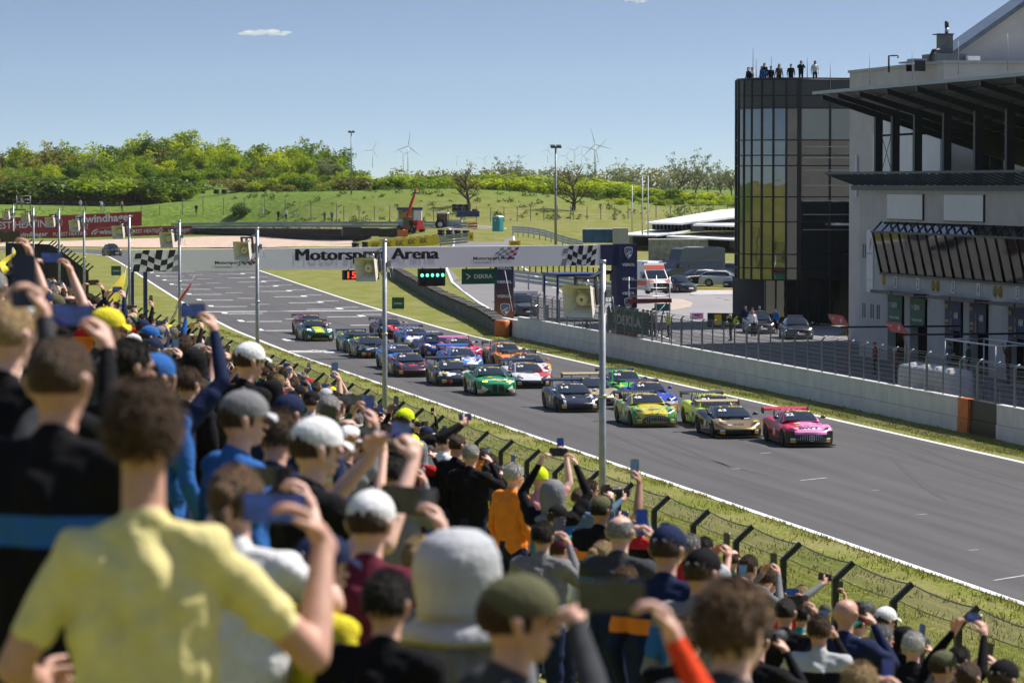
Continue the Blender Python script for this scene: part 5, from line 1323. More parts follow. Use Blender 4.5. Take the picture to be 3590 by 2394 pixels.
def livery(name, c0, rules=(), rough=.32, noise=None, metal=0.):
    """car paint: base colour and bands given by car coordinates"""
    m = bpy.data.materials.new(name); m.use_nodes = True; n, l = m.node_tree.nodes, m.node_tree.links; b = n['Principled BSDF']
    b.inputs['Roughness'].default_value = rough; b.inputs['Coat Weight'].default_value = .4; b.inputs['Coat Roughness'].default_value = .05; b.inputs['Metallic'].default_value = metal
    tc = n.new('ShaderNodeTexCoord'); sx = n.new('ShaderNodeSeparateXYZ'); l.new(tc.outputs['Object'], sx.inputs[0])
    ab = n.new('ShaderNodeMath'); ab.operation = 'ABSOLUTE'; l.new(sx.outputs['X'], ab.inputs[0])
    src = {'x': sx.outputs['X'], 'y': sx.outputs['Y'], 'z': sx.outputs['Z'], 'a': ab.outputs[0]}
    nz = n.new('ShaderNodeTexNoise'); nz.inputs['Scale'].default_value = 2.6; l.new(tc.outputs['Object'], nz.inputs['Vector']); src['n'] = nz.outputs['Fac']
    vz = n.new('ShaderNodeTexVoronoi'); vz.inputs['Scale'].default_value = 5; vz.feature = 'DISTANCE_TO_EDGE'; l.new(tc.outputs['Object'], vz.inputs['Vector']); src['v'] = vz.outputs['Distance']
    cur = n.new('ShaderNodeRGB'); cur.outputs[0].default_value = tuple(c0) + (1,); out = cur.outputs[0]
    for conds, c in rules:
        msk = None
        for k, lo, hi in conds:
            g = n.new('ShaderNodeMath'); g.operation = 'GREATER_THAN'; l.new(src[k], g.inputs[0]); g.inputs[1].default_value = lo
            s = n.new('ShaderNodeMath'); s.operation = 'LESS_THAN'; l.new(src[k], s.inputs[0]); s.inputs[1].default_value = hi
            p = n.new('ShaderNodeMath'); p.operation = 'MULTIPLY'; l.new(g.outputs[0], p.inputs[0]); l.new(s.outputs[0], p.inputs[1])
            if msk is None: msk = p.outputs[0]
            else: q = n.new('ShaderNodeMath'); q.operation = 'MULTIPLY'; l.new(msk, q.inputs[0]); l.new(p.outputs[0], q.inputs[1]); msk = q.outputs[0]
        mx = n.new('ShaderNodeMix'); mx.data_type = 'RGBA'; l.new(msk, mx.inputs['Factor']); l.new(out, mx.inputs[6]); mx.inputs[7].default_value = tuple(c) + (1,); out = mx.outputs[2]
    l.new(out, b.inputs['Base Color']); return m
MC = {}
def plain(c, rough=.35):
    k = tuple(round(v, 3) for v in c)
    if k not in MC: MC[k] = mat('paint_%d' % len(MC), c, rough, var=0, coat=.5)
    return MC[k]
def patch(name, st, m, parent, corners, off=.012, nu=4, nv=3):
    """a printed patch or lamp lying on the bodywork; corners in (x, station y)"""
    a, b_, c, d = [Vector(q) for q in corners]; q = MB()
    q.grid(lambda u, v: surf(st, *(a.lerp(b_, u).lerp(d.lerp(c, u), v)), off), nu, nv); return q.build(name, m, parent)
def fpatch(name, st, m, parent, poly, off=.035):
    q = MB(); cx = sum(p[0] for p in poly) / len(poly); cz = sum(p[1] for p in poly) / len(poly); V = [front(st, cx, cz, off)] + [front(st, x, z, off) for x, z in poly]
    mid = [front(st, (x + cx) / 2, (z + cz) / 2, off) for x, z in poly]; n = len(poly); V += mid
    q.add(V, [(0, n + 1 + i, n + 1 + (i + 1) % n) for i in range(n)] + [(n + 1 + i, 1 + i, 1 + (i + 1) % n, n + 1 + (i + 1) % n) for i in range(n)]); return q.build(name, m, parent)
def mirror_poly(p): return p + [(-x, z) for x, z in reversed(p)]
def race_car(label, st, px, py, paint, roof=None, num='', wing=(.02, .02, .02), wtext=None, wtc=LWHITE, face='amg', rz=0., htext=None, htc=LBLACK, mirrors=(.02, .02, .02), lights=HLB, hood=(), wingz=1.2, bump=None, over=None):
    g_ = gp(px, py); body, cab, wind, strip_, sl_, sr_, ws, WL = car_meshes(st)
    t = thing('race_car', label, 'race car', (g_.x, g_.y, .02), R(rz), 'racing cars at the start'); f = Vector((math.sin(R(rz)), -math.cos(R(rz)), 0)); t.location -= f * 2.45
    def sub(name, me, m=None, loc=None, parent=None):
        o = put(name, me, None, parent or t, loc)
        if m is not None:
            if not me.materials: me.materials.append(m)
            o.material_slots[0].link = 'OBJECT'; o.material_slots[0].material = m
        return o
    bo = sub('body', body, paint); ca = sub('cabin', cab, roof or paint); wi = sub('windshield', wind, WGL); sub('sun_strip', strip_, LBLACK, None, wi); sub('side_window', sl_, WGL); sub('side_window', sr_, WGL)
    sub('splitter', SPLM); sub('side_skirt', SKM); sub('diffuser', DIFM)
    for x in (-.86, .86):
        for y in AX: w_ = sub('wheel', TYM, None, (x, y, .335)); r_ = sub('rim', RIMM, None, None, w_); r_.scale = (1 if x < 0 else -1, 1, 1)
    wg = sub('rear_wing', WINGM, plain(wing), (0, 2.08, wingz))
    for x in (-.92, .92): sub('endplate', ENDM, CARB, (x, 0, 0), wg)
    for x in (-.45, .45): sub('wing_strut', STRM, None, (x, .05, 0), wg)
    if wtext: text('lettering', wtext, wtc, 1.25, .075, (0, -.004, .01), (1, 0, 0), (0, .0, 1), wg, .015, off=.012)
    b0 = STY[st]['cab'][0]
    for x in (-1, 1): mi = sub('mirror', MIRM, plain(mirrors), (x * .96, b0[0] + .35, b0[2] + .13)); ar = sub('mirror_arm', MARM, None, None, mi); ar.scale = (x, 1, 1)
    # windshield print
    def wt(name, s, m, x0, s0, w_, h_, bold=.03): return text(name, s, m, w_, h_, (0, 0, 0), (1, 0, 0), (0, 0, 1), wi, bold, mapf=lambda u, v: ws(x0 + u, s0 + v / WL, .034))
    if num: wt('number', num, LWHITE, -.40, .56, .33 if len(num) > 1 else .16, .23)
    wt('lettering', 'DTM', LYEL, .05, .895, .26, .085); wt('lettering', 'PARTNER', LWHITE, .28, .895, .16, .045, .02)
    for x in (-.40, .45):
        q = MB(); q.add([ws(x + u, .895 + v / WL, .033) for u, v in ((-.045, -.045), (.045, -.045), (.045, .045), (-.045, .045))], [(0, 1, 2, 3)]); q.build('yellow_sticker', LYEL, wi)
    # face
    if face == 'amg':
        arc = [(.62, .17), (.60, .32), (.48, .44), (.30, .50), (.12, .525)]
        gr = fpatch('grille', st, BLACK, bo, mirror_poly(arc), .02); bars = MB()
        for k in range(13):
            x = -.54 + k * .09; zt = interp(abs(x), [(0, .52), (.3, .49), (.48, .42), (.6, .3)]); a, c = front(st, x, .2, .04), front(st, x, zt - .01, .04); bars.tube([a, (a + c) / 2, c], .011, 4)
        o = bars.build('grille_bars', CHROME, gr); o['kind'] = 'stuff'
        q = MB(); c = front(st, 0, .35, .06)
        for k in range(18): a0, a1 = 2 * PI * k / 18, 2 * PI * (k + 1) / 18; q.add([(c.x + r * math.cos(a), c.y, c.z + r * math.sin(a)) for a, r in ((a0, .115), (a1, .115), (a1, .095), (a0, .095))], [(0, 1, 2, 3)])
        for k in range(3):
            a = R(90 + 120 * k); u = Vector((math.cos(a), 0, math.sin(a))); w_ = Vector((-u.z, 0, u.x)); q.add([c + w_ * .016, c + u * .1, c - w_ * .016], [(0, 1, 2)])
        q.build('round_badge', CHROME, gr)
        for sg in (-1, 1): fpatch('air_intake', st, BLACK, bo, [(sg * .66, .16), (sg * .8, .18), (sg * .8, .42), (sg * .66, .4)], .02)
        lam = [(.50, -2.16), (.76, -2.12), (.80, -1.86), (.70, -1.88)]
    elif face == 'bmw':
        for sg in (-1, 1): fpatch('kidney_grille', st, BLACK, bo, [(sg * .04, .20), (sg * .27, .20), (sg * .31, .36), (sg * .27, .55), (sg * .08, .56), (sg * .04, .5)], .03)
        for sg in (-1, 1): fpatch('air_intake', st, BLACK, bo, [(sg * .36, .16), (sg * .6, .18), (sg * .55, .3), (sg * .36, .3)], .02); fpatch('white_flash', st, LWHITE, bo, [(sg * .48, .33), (sg * .74, .5), (sg * .78, .38), (sg * .68, .2), (sg * .6, .2)], .026)
        lam = [(.40, -2.2), (.74, -2.14), (.76, -2.0), (.46, -2.08)]
    elif face == 'aston':
        fpatch('grille', st, BLACK, bo, mirror_poly([(.58, .18), (.56, .3), (.42, .43), (.2, .46)]), .02)
        for sg in (-1, 1): fpatch('white_flash', st, LWHITE, bo, [(sg * .68, .2), (sg * .72, .2), (sg * .77, .42), (sg * .74, .42)], .03)
        lam = [(.56, -2.12), (.76, -2.05), (.76, -1.82), (.60, -1.86)]
    elif face == 'ford':
        fpatch('grille', st, BLACK, bo, mirror_poly([(.62, .40), (.60, .54), (.3, .56)]), .02); fpatch('grille', st, BLACK, bo, mirror_poly([(.6, .16), (.56, .33)]), .02)
        lam = [(.52, -2.2), (.78, -2.1), (.78, -1.98), (.56, -2.06)]
    elif face == 'porsche':
        fpatch('grille', st, BLACK, bo, mirror_poly([(.68, .15), (.66, .32), (.2, .36)]), .02)
        lam = [(.56, -2.0), (.80, -1.98), (.80, -1.72), (.58, -1.74)]
    elif face == 'audi':
        fpatch('grille', st, BLACK, bo, mirror_poly([(.42, .14), (.5, .27), (.40, .40)]), .03)
        for sg in (-1, 1): fpatch('air_intake', st, BLACK, bo, [(sg * .52, .15), (sg * .8, .16), (sg * .8, .38), (sg * .56, .34)], .03)
        lam = [(.48, -2.16), (.78, -2.08), (.78, -1.92), (.52, -2.0)]
    else:
        fpatch('grille', st, BLACK, bo, mirror_poly([(.72, .13), (.74, .27), (.3, .31)]), .02)
        lam = [(.46, -2.14), (.76, -2.02), (.80, -1.80), (.62, -1.90)]
    for sg in (-1, 1):
        hl = patch('headlight', st, HLB, bo, [(sg * x, y) for x, y in lam], .012)
        c = Vector((sum(x for x, y in lam) / 4, sum(y for x, y in lam) / 4))
        if lights is not HLB:
            for dx in (-.06, .07): patch('lamp_glow', st, lights, hl, [(sg * (c.x + dx - .06), c.y - .06), (sg * (c.x + dx + .06), c.y - .06), (sg * (c.x + dx + .06), c.y + .07), (sg * (c.x + dx - .06), c.y + .07)], .03)
        else: patch('lamp_glass', st, CHROME, hl, [(sg * (c.x - .05), c.y - .03), (sg * (c.x + .07), c.y - .01), (sg * (c.x + .07), c.y + .04), (sg * (c.x - .04), c.y + .02)], .022)
        z = .18; tg = fpatch('tyre_sticker', st, LYEL, bo, [(sg * .60, z), (sg * .80, z), (sg * .80, z + .08), (sg * .60, z + .08)], .045)
        fpatch('pale_sticker', st, PINKM, bo, [(sg * .62, z + .1), (sg * .8, z + .1), (sg * .8, z + .18), (sg * .62, z + .18)], .04)
    for sg in (-1, 1):
        for nm, m_, ya, yb, za, zb in (('door_number_panel', LWHITE, -.15, .22, .40, .62), ('side_stripe', LYEL, -.15, .22, .33, .395), ('side_stripe', plain(wing), -.72, -.30, .42, .56), ('side_stripe', CARB, .4, .82, .40, .50)):
            q = MB(); q.add([(sg * (interp(y, STY[st]['w']) + .012), y, z) for y, z in ((ya, za), (yb, za), (yb, zb), (ya, zb))], [(0, 1, 2, 3)]); q.build(nm, m_, bo)
    patch('hood_vent', st, BLACK, bo, [(-.2, lerp(b0[0], -2, .30)), (.2, lerp(b0[0], -2, .30)), (.26, lerp(b0[0], -2, .12)), (-.26, lerp(b0[0], -2, .12))]) if st == 'me' else None
    for nm, m, cs in hood: patch(nm, st, m, bo, cs, .010)
    if htext:
        hy, hw, hh = htext[1:]; text('lettering', htext[0], htc, hw, hh, (0, 0, 0), (1, 0, 0), (0, 1, 0), bo, .05, mapf=lambda u, v: surf(st, u, hy + v, .03)) if len(htext) == 4 else None
    rr_ = random.Random(px * 7 + py)
    for k in range(9):
        x, y = rr_.uniform(-.8, .8), rr_.uniform(-2.05, -1.0); w_, h_ = rr_.uniform(.05, .13), rr_.uniform(.03, .06)
        patch('sponsor_patch', st, rr_.choice((LWHITE, LWHITE, LBLACK, LYEL, mat('red_sticker', (.6, .02, .03), .5, var=0))), bo, [(x - w_, y - h_), (x + w_, y - h_), (x + w_, y + h_), (x - w_, y + h_)], .009, 2, 2)
    if over: over(t, bo, st)
    return t
PK, RD, GD, DB = (.82, .24, .52), (.55, .015, .06), (.36, .26, .12), (.010, .013, .03)
ypl = mat('pale_yellow_print', (.75, .7, .35), .5, var=0); grpl = mat('dark_green_print', (.03, .2, .06), .5, var=0)
race_car('pink and red race car numbered 22, leading the field', 'fe', 2848, 1571, livery('pink_red_paint', PK, [((('x', -5, -.22), ('y', -1.8, 5)), RD), ((('x', -5, -.62),), RD), ((('z', 0, .50), ('y', -3, -2.0)), (.015, .015, .017)), ((('a', .66, 5), ('z', 0, .62), ('y', -3, -1.72)), (.015, .015, .017)), ((('z', 0, .30),), (.02, .012, .02))]), livery('pink_red_roof', PK, [((('x', -5, -.1),), RD)]), '22', (.5, .02, .025), 'AMG', LWHITE, 'amg', -3, ('BWT', -1.93, .82, .24), mat('navy_print', (.012, .03, .10), .4, var=0), hood=[('white_outline', LWHITE, [(-.44, -2.08), (.44, -2.08), (.46, -1.79), (-.46, -1.79)])])
race_car('gold and black wedge race car numbered 63, just behind the pink leader', 'me', 2598, 1540, livery('gold_black_paint', GD, [((('y', -1.5, 9), ('a', 0, .62)), (.012, .012, .016)), ((('y', -1.0, 9),), (.012, .012, .016)), ((('z', 0, .36),), (.012, .012, .014))], .22, metal=.55), plain((.012, .016, .03)), '63', (.5, .38, .2), 'PARTNER', LWHITE, 'lambo', -3, ('TGI', -2.0, .42, .12), LBLACK, hood=[('pale_sticker', ypl, [(-.72, -1.72), (-.42, -1.66), (-.40, -1.42), (-.70, -1.46)])])
race_car('lime yellow race car numbered 91 with purple mirrors', 'po', 2540, 1504, livery('lime_paint', (.60, .74, .012), [((('z', .0, .42), ('n', .5, 1)), (.10, .5, .03))]), None, '91', (.012, .016, .03), 'TRIGGER', LWHITE, 'porsche', -3, mirrors=(.22, .03, .32))
race_car('yellow and green snake patterned race car numbered 48', 'fe', 2305, 1501, livery('snake_paint', (.70, .56, .05), [((('n', .52, 1), ('a', .5, 2)), (.06, .30, .10)), ((('v', 0, .035), ('z', 0, .84)), (.03, .24, .06)), ((('z', .2, .4), ('a', .64, 2)), (.05, .26, .08)), ((('z', 0, .2),), (.2, .25, .04))]), plain((.70, .54, .07)), '48', (.015, .015, .017), 'MERCEDES', LWHITE, 'amg', -2, ('HAVEN', -1.88, .5, .15), grpl)
race_car('blue race car numbered 24 with an orange roof panel, half hidden', 'fe', 2312, 1452, livery('blue_paint', (.02, .05, .42), [((('z', 0, .42), ('y', -3, -1.6)), (.75, .30, .03)), ((('z', .42, .55), ('y', -3, -1.9)), (.7, .7, .75))]), livery('blue_orange_roof', (.02, .05, .42), [((('a', 0, .35),), (.5, .17, .06))]), '24', (.015, .015, .017), 'MERCEDES', LWHITE, 'amg', -2, mirrors=(.02, .05, .42))
race_car('bright green race car numbered 90 with purple mirrors', 'po', 2222, 1404, livery('green_paint', (.03, .55, .07), [((('n', .56, 1), ('y', -3, -1.2)), (.6, .6, .03)), ((('z', 0, .2),), (.5, .2, .03))]), plain((.03, .56, .07)), '90', (.012, .016, .03), 'TRIGGER', LWHITE, 'porsche', -2, mirrors=(.22, .03, .32))
race_car('dark navy wedge race car numbered 14 with white mirrors', 'me', 2036, 1448, livery('navy_paint', DB, [((('a', .60, .72), ('y', -3, -.6), ('n', .45, 1)), (.7, .7, .72))]), plain((.012, .016, .035)), '14', (.012, .014, .03), None, LWHITE, 'ferrari', -2, mirrors=(.7, .7, .72))
race_car('gold and navy wedge race car behind the nearest pole', 'me', 2108, 1424, livery('gold_navy_paint', (.55, .45, .26), [((('y', -1.2, 9),), DB), ((('z', 0, .3),), (.6, .6, .6))], .25, metal=.4), plain((.012, .016, .04)), '', (.5, .38, .16), 'PARTNER', LWHITE, 'lambo', -1)
race_car('silver white and red race car numbered 29', 'me', 1874, 1364, livery('silver_paint', (.62, .62, .66), [((('x', .42, 5), ('y', -1.9, 5)), (.62, .07, .06)), ((('z', 0, .42), ('y', -3, -1.9)), (.015, .015, .017)), ((('a', .7, 5), ('y', -1.2, 1.0)), (.7, .7, .72))], .3), livery('silver_red_roof', (.6, .6, .64), [((('x', .15, 5),), (.6, .07, .07))]), '29', (.015, .015, .017), None, LWHITE, 'audi', -1, mirrors=(.55, .05, .03))
race_car('green race car numbered 11 with yellow headlights and white lettering on the bonnet', 'fe', 1748, 1390, livery('emerald_paint', (.012, .24, .085), [((('z', 0, .30), ('a', .7, 5)), (.6, .6, .62)), ((('n', .6, 1), ('y', -.9, 2)), (.03, .05, .06))]), plain((.012, .20, .09)), '11', (.012, .014, .03), '#SUPERMACHINE', LWHITE, 'bmw', -1, ('SCHAEFFLER', -1.86, 1.15, .15), LWHITE, mirrors=(.01, .2, .08), lights=HLY)
race_car('white and black race car with an orange mirror behind the silver one', 'me', 1878, 1328, livery('white_black_paint', (.7, .7, .7), [((('n', .5, 1), ('y', -1, 5)), (.02, .02, .022)), ((('a', .75, 5), ('z', .5, .8), ('y', -2, -1.2)), (.75, .3, .04))]), plain((.02, .022, .03)), '26', (.012, .012, .014), 'MANN FILTER', LWHITE, 'audi', -1, mirrors=(.7, .2, .02))
race_car('orange and black race car numbered 92', 'po', 1800, 1290, livery('orange_paint', (.80, .24, .012), [((('y', -.6, 9), ('n', .42, 1), ('z', 0, .8)), (.02, .018, .02)), ((('a', 0, .4), ('y', -1.5, -1)), (.02, .018, .02))]), plain((.80, .25, .015)), '92', (.012, .014, .03), 'TRIGGER', LWHITE, 'porsche', -1, mirrors=(.16, .03, .2))
RBUL = livery('navy_white_paint', (.010, .012, .022), [((('n', .55, 1), ('y', -3, -1.0), ('z', .5, 2)), (.62, .62, .64)), ((('a', .55, .8), ('z', .2, .34)), (.7, .42, .01))])
bull = [('white_print', LWHITE, [(-.5, -1.95), (-.1, -2.0), (.0, -1.75), (-.42, -1.7)]), ('yellow_sticker', ypl, [(-.66, -1.62), (-.3, -1.6), (-.3, -1.4), (-.64, -1.42)])]
def sunmark(t, bo, st):
    fpatch('yellow_disc', st, LYEL, bo, [(-.40 + .1 * math.cos(a), .25 + .09 * math.sin(a)) for a in [k * PI / 5 for k in range(10)]], .05); fpatch('red_mark', st, mat('red_sticker', (.6, .02, .03), .5, var=0), bo, [(-.62, .24), (-.52, .32), (-.36, .3), (-.34, .2), (-.5, .19)], .06)
race_car('black and white wedge race car numbered 1 with yellow mirrors', 'me', 1608, 1356, RBUL, plain((.012, .014, .03)), '1', (.012, .014, .03), None, LWHITE, 'lambo', -1, mirrors=(.75, .45, .01), hood=bull, over=sunmark)
race_car('blue and white wedge race car numbered 71 with magenta mirrors', 'me', 1638, 1303, livery('blue_white_paint', (.05, .20, .58), [((('a', 0, .62), ('n', .46, 1), ('y', -3, -1)), (.68, .7, .72)), ((('y', -.6, 9), ('n', .5, 1)), (.02, .03, .12))]), livery('white_blue_roof', (.66, .68, .7), [((('a', .35, 5),), (.05, .2, .55))]), '71', (.03, .12, .45), None, LWHITE, 'mclaren', -1, mirrors=(.45, .03, .18))
race_car('pink, red and blue race car numbered 84', 'fe', 1640, 1269, livery('pink_blue_paint', (.55, .03, .08), [((('x', -5, 0),), (.04, .17, .55)), ((('x', -5, -.5), ('y', -1.5, 5)), (.6, .14, .4))]), livery('pink_red_roof_two', (.58, .05, .12), [((('x', -5, 0),), (.66, .15, .42))]), '84', (.62, .16, .42), None, LWHITE, 'amg', 0)
race_car('dark wedge race car numbered 69 with red mirrors and trim', 'me', 1455, 1324, livery('dark_red_paint', (.014, .014, .03), [((('a', .62, .70),), (.55, .02, .03)), ((('z', .36, .41), ('y', -3, -1.9)), (.6, .03, .04)), ((('n', .58, 1), ('y', -.5, 5)), (.45, .02, .03))]), plain((.015, .016, .032)), '69', (.012, .012, .016), 'PERFORMANCE', LWHITE, 'ferrari', -1, mirrors=(.6, .02, .02), hood=[('pale_sticker', ypl, [(-.62, -1.66), (-.3, -1.62), (-.3, -1.44), (-.6, -1.46)]), ('red_print', mat('red_sticker', (.6, .02, .03)), [(-.2, -1.9), (.2, -1.9), (.26, -1.74), (-.26, -1.74)])])
race_car('bright blue race car numbered 33 behind the second pole', 'fe', 1425, 1299, livery('sky_blue_paint', (.03, .18, .62), [((('z', 0, .3),), (.015, .02, .05))]), plain((.04, .2, .66)), '33', (.012, .014, .03), 'FORD', LWHITE, 'ford', 0, mirrors=(.04, .2, .65))
race_car('black and white wedge race car with red mirrors beside the second pole', 'me', 1319, 1258, RBUL, plain((.012, .014, .03)), '', (.012, .014, .03), 'SUPERMACHINE', LWHITE, 'lambo', 0, mirrors=(.55, .02, .02), hood=bull, over=sunmark)
AST = livery('dark_green_paint', (.008, .085, .075), [((('a', 0, .30), ('y', -2.3, -.3)), (.58, .70, .01)), ((('a', .2, .22), ('y', -2.3, -.3)), (.01, .07, .05)), ((('z', 0, .2), ('a', 0, .5)), (.5, .62, .02))])
race_car('dark green race car with yellow mirrors and a numeral 7 on its nose', 'fe', 1272, 1239, AST, plain((.008, .075, .07)), '', (.012, .014, .03), None, LWHITE, 'aston', 0, mirrors=(.62, .72, .02), lights=HLG, over=lambda t, bo, st: text('number', '7', LYEL, .16, .28, front(st, .66, .36, .07), (1, .25, 0), (0, 0, 1), bo, .02))
race_car('white and blue wedge race car numbered 10', 'me', 1476, 1222, livery('white_blue_paint', (.70, .71, .74), [((('a', .66, 5), ('y', -1.9, 5)), (.03, .08, .3)), ((('z', 0, .34), ('y', -3, -1.8)), (.015, .015, .02)), ((('n', .55, 1), ('y', -1.6, 5)), (.05, .12, .4))]), livery('blue_white_roof', (.08, .22, .6), [((('a', 0, .12),), (.7, .7, .72))]), '10', (.012, .014, .03), 'TEAM', LWHITE, 'mclaren', 0, mirrors=(.06, .16, .4), lights=HLG)
race_car('deep blue race car numbered 36 with yellow mirrors', 'po', 1548, 1256, livery('deep_blue_paint', (.012, .035, .24), [((('n', .56, 1), ('y', -3, -1)), (.5, .2, .03)), ((('z', 0, .28),), (.02, .03, .1))]), plain((.015, .04, .28)), '36', (.012, .014, .03), 'RAVENOL', LWHITE, 'porsche', 0, mirrors=(.75, .5, .01), lights=HLG)
race_car('black race car with broad red stripes, last on the right side of the track', 'fe', 1387, 1190, livery('black_red_paint', (.022, .02, .03), [((('a', .02, .26),), (.58, .025, .03)), ((('z', .34, .42), ('y', -3, -1.6)), (.5, .02, .04))]), livery('black_red_roof', (.02, .02, .03), [((('a', .02, .26),), (.58, .03, .03))]), '', (.012, .014, .02), 'FORD', LWHITE, 'ford', 1, mirrors=(.6, .02, .02))
race_car('dark green race car with a yellow bonnet stripe and lit headlights, farthest left', 'fe', 1124, 1198, AST, plain((.008, .075, .07)), '', (.012, .014, .02), None, LWHITE, 'aston', 1, mirrors=(.7, .7, .72), lights=HLG)
race_car('red and black race car hidden behind the yellow striped green one', 'po', 1109, 1176, livery('red_black_paint', (.5, .02, .04), [((('n', .5, 1), ('z', 0, .8)), (.02, .02, .03))]), plain((.55, .03, .06)), '', (.012, .012, .014), 'RUTRONIK', LWHITE, 'porsche', 1, mirrors=(.02, .02, .02))
# ------------------------------------------------------------------ other vehicles
STY['sedan'] = dict(zc=[(-2.3, .66), (-2.12, .76), (-1.6, .86), (-1, .94), (0, .96), (1.2, 1.0), (2.1, 1.02), (2.28, .95), (2.32, .6)], zf=[(-2.3, .64), (-2.0, .76), (-1.42, .86), (0, .92), (1.4, .97), (2.1, .96), (2.32, .6)], w=[(-2.3, .78), (-2.0, .88), (-1, .90), (1.4, .90), (2.1, .88), (2.32, .8)], cab=((-.95, .74, .95), (-.25, .58, 1.40), (.75, .56, 1.40), (1.8, .6, 1.03)), belt=.96)
STY['wagon'] = dict(STY['sedan'], cab=((-.95, .74, .95), (-.25, .58, 1.42), (1.5, .56, 1.42), (2.22, .62, 1.0)))
STY['suv'] = dict(zc=[(-2.3, .80), (-2.12, .92), (-1.6, 1.02), (-1, 1.08), (0, 1.1), (2.1, 1.12), (2.28, 1.05), (2.32, .7)], zf=[(-2.3, .78), (-2.0, .92), (-1.42, 1.0), (0, 1.04), (1.4, 1.08), (2.1, 1.08), (2.32, .7)], w=[(-2.3, .82), (-2.0, .93), (-1, .95), (1.4, .95), (2.1, .93), (2.32, .85)], cab=((-.95, .78, 1.08), (-.3, .62, 1.62), (1.45, .6, 1.62), (2.2, .66, 1.12)), belt=1.08)
def road_car(name, label, st, loc, rz, paint, group=None, grille=True, sc=1., cat='car', extra=None):
    body, cab, wind, strip_, sl_, sr_, ws, WL = car_meshes(st)
    t = thing(name, label, cat, loc, rz, group); t.scale = (sc,) * 3
    def sub(nm, me, m=None, loc=None, parent=None):
        o = put(nm, me, None, parent or t, loc)
        if m is not None:
            if not me.materials: me.materials.append(m)
            o.material_slots[0].link = 'OBJECT'; o.material_slots[0].material = m
        return o
    bo = sub('body', body, paint); sub('cabin', cab, paint); sub('windshield', wind, WGL); sub('side_window', sl_, WGL); sub('side_window', sr_, WGL)
    for x in (-.78, .78):
        for y in AX: w_ = sub('wheel', TYM, None, (x, y, .335)); r_ = sub('rim', RIMM, RIMS, None, w_); r_.scale = (1 if x < 0 else -1, 1, 1)
    k = .12 if st == 'suv' else 0
    fpatch('grille', st, BLACK, bo, mirror_poly([(.5, .3 + k), (.5, .46 + k), (.3, .5 + k)]), .03)
    fpatch('number_plate', st, LWHITE, bo, [(-.26, .34), (.26, .34), (.26, .44), (-.26, .44)], .05)
    for sg in (-1, 1):
        patch('headlight', st, CHROME, bo, [(sg * x, y) for x, y in ((.5, -2.24), (.78, -2.16), (.78, -2.0), (.55, -2.08))], .012); mi = sub('mirror', MIRM, paint, (sg * .98, STY[st]['cab'][0][0] + .35, STY[st]['belt'] + .1))
    rear = MB(); z0 = STY[st]['zc'][-3][1]
    for sg in (-1, 1): MB().b2(sg * .62 - .13, sg * .62 + .13, 2.26, 2.35, z0 - .3, z0 - .12).build('tail_light', mat('tail_red', (.4, .01, .02), .3, var=0), t)
    MB().b2(-.26, .26, 2.32, 2.36, z0 - .42, z0 - .3).build('number_plate', LWHITE, t)
    if extra: extra(t, bo, st)
    return t
BLKP, SILV, GREYP = plain((.012, .012, .016)), plain((.5, .51, .53)), plain((.10, .11, .125))
def lightbar(t, bo, st): MB().b2(-.5, .5, .2, .4, STY[st]['cab'][1][2] + .02, STY[st]['cab'][1][2] + .13).build('light_bar', GALVD, t)
def at_car(px, py, D): return atd(px, py, D)
g_ = gp(393, 897); road_car('support_car', 'black sport utility car alone on the far track', 'suv', (g_.x, g_.y, .02), R(12), BLKP, extra=lightbar)
g_ = gp(1815, 1108); road_car('support_car', 'dark sport utility car waiting in the pit entry beside the printed tower', 'suv', (g_.x + .3, g_.y, .03), R(3), plain((.05, .055, .065)), extra=lightbar)
road_car('medical_car', 'black coupe with a red door sticker parked beside the ambulance', 'sedan', atd(2380, 1024, 304), R(14), BLKP, extra=lambda t, bo, st: (lightbar(t, bo, st), MB().b2(-.925, -.91, -.6, -.25, .5, .8).build('door_sticker', mat('red_sticker', (.6, .02, .03)), t)), sc=.96)
PKG = 'cars parked behind the medical car'
for px, py, D, st, rz, m, lab in ((2440, 998, 318, 'wagon', -70, BLKP, 'black estate car parked behind the black coupe'), (2540, 1003, 316, 'wagon', 68, SILV, 'silver estate car seen from behind among the parked cars'), (2610, 1010, 314, 'sedan', -60, BLKP, 'black saloon parked right of the silver estate'), (2700, 1014, 312, 'sedan', -58, BLKP, 'black saloon parked farthest right, under the glass tower'), (2580, 972, 345, 'wagon', 65, GREYP, 'grey estate roof showing behind the silver estate'), (2650, 972, 345, 'sedan', 62, SILV, 'silver saloon in the back row beside the tower'), (2320, 972, 335, 'sedan', -65, GREYP, 'grey saloon partly hidden behind the ambulance')):
    road_car('parked_car', lab, st, atd(px, py, D), R(rz), m, PKG)
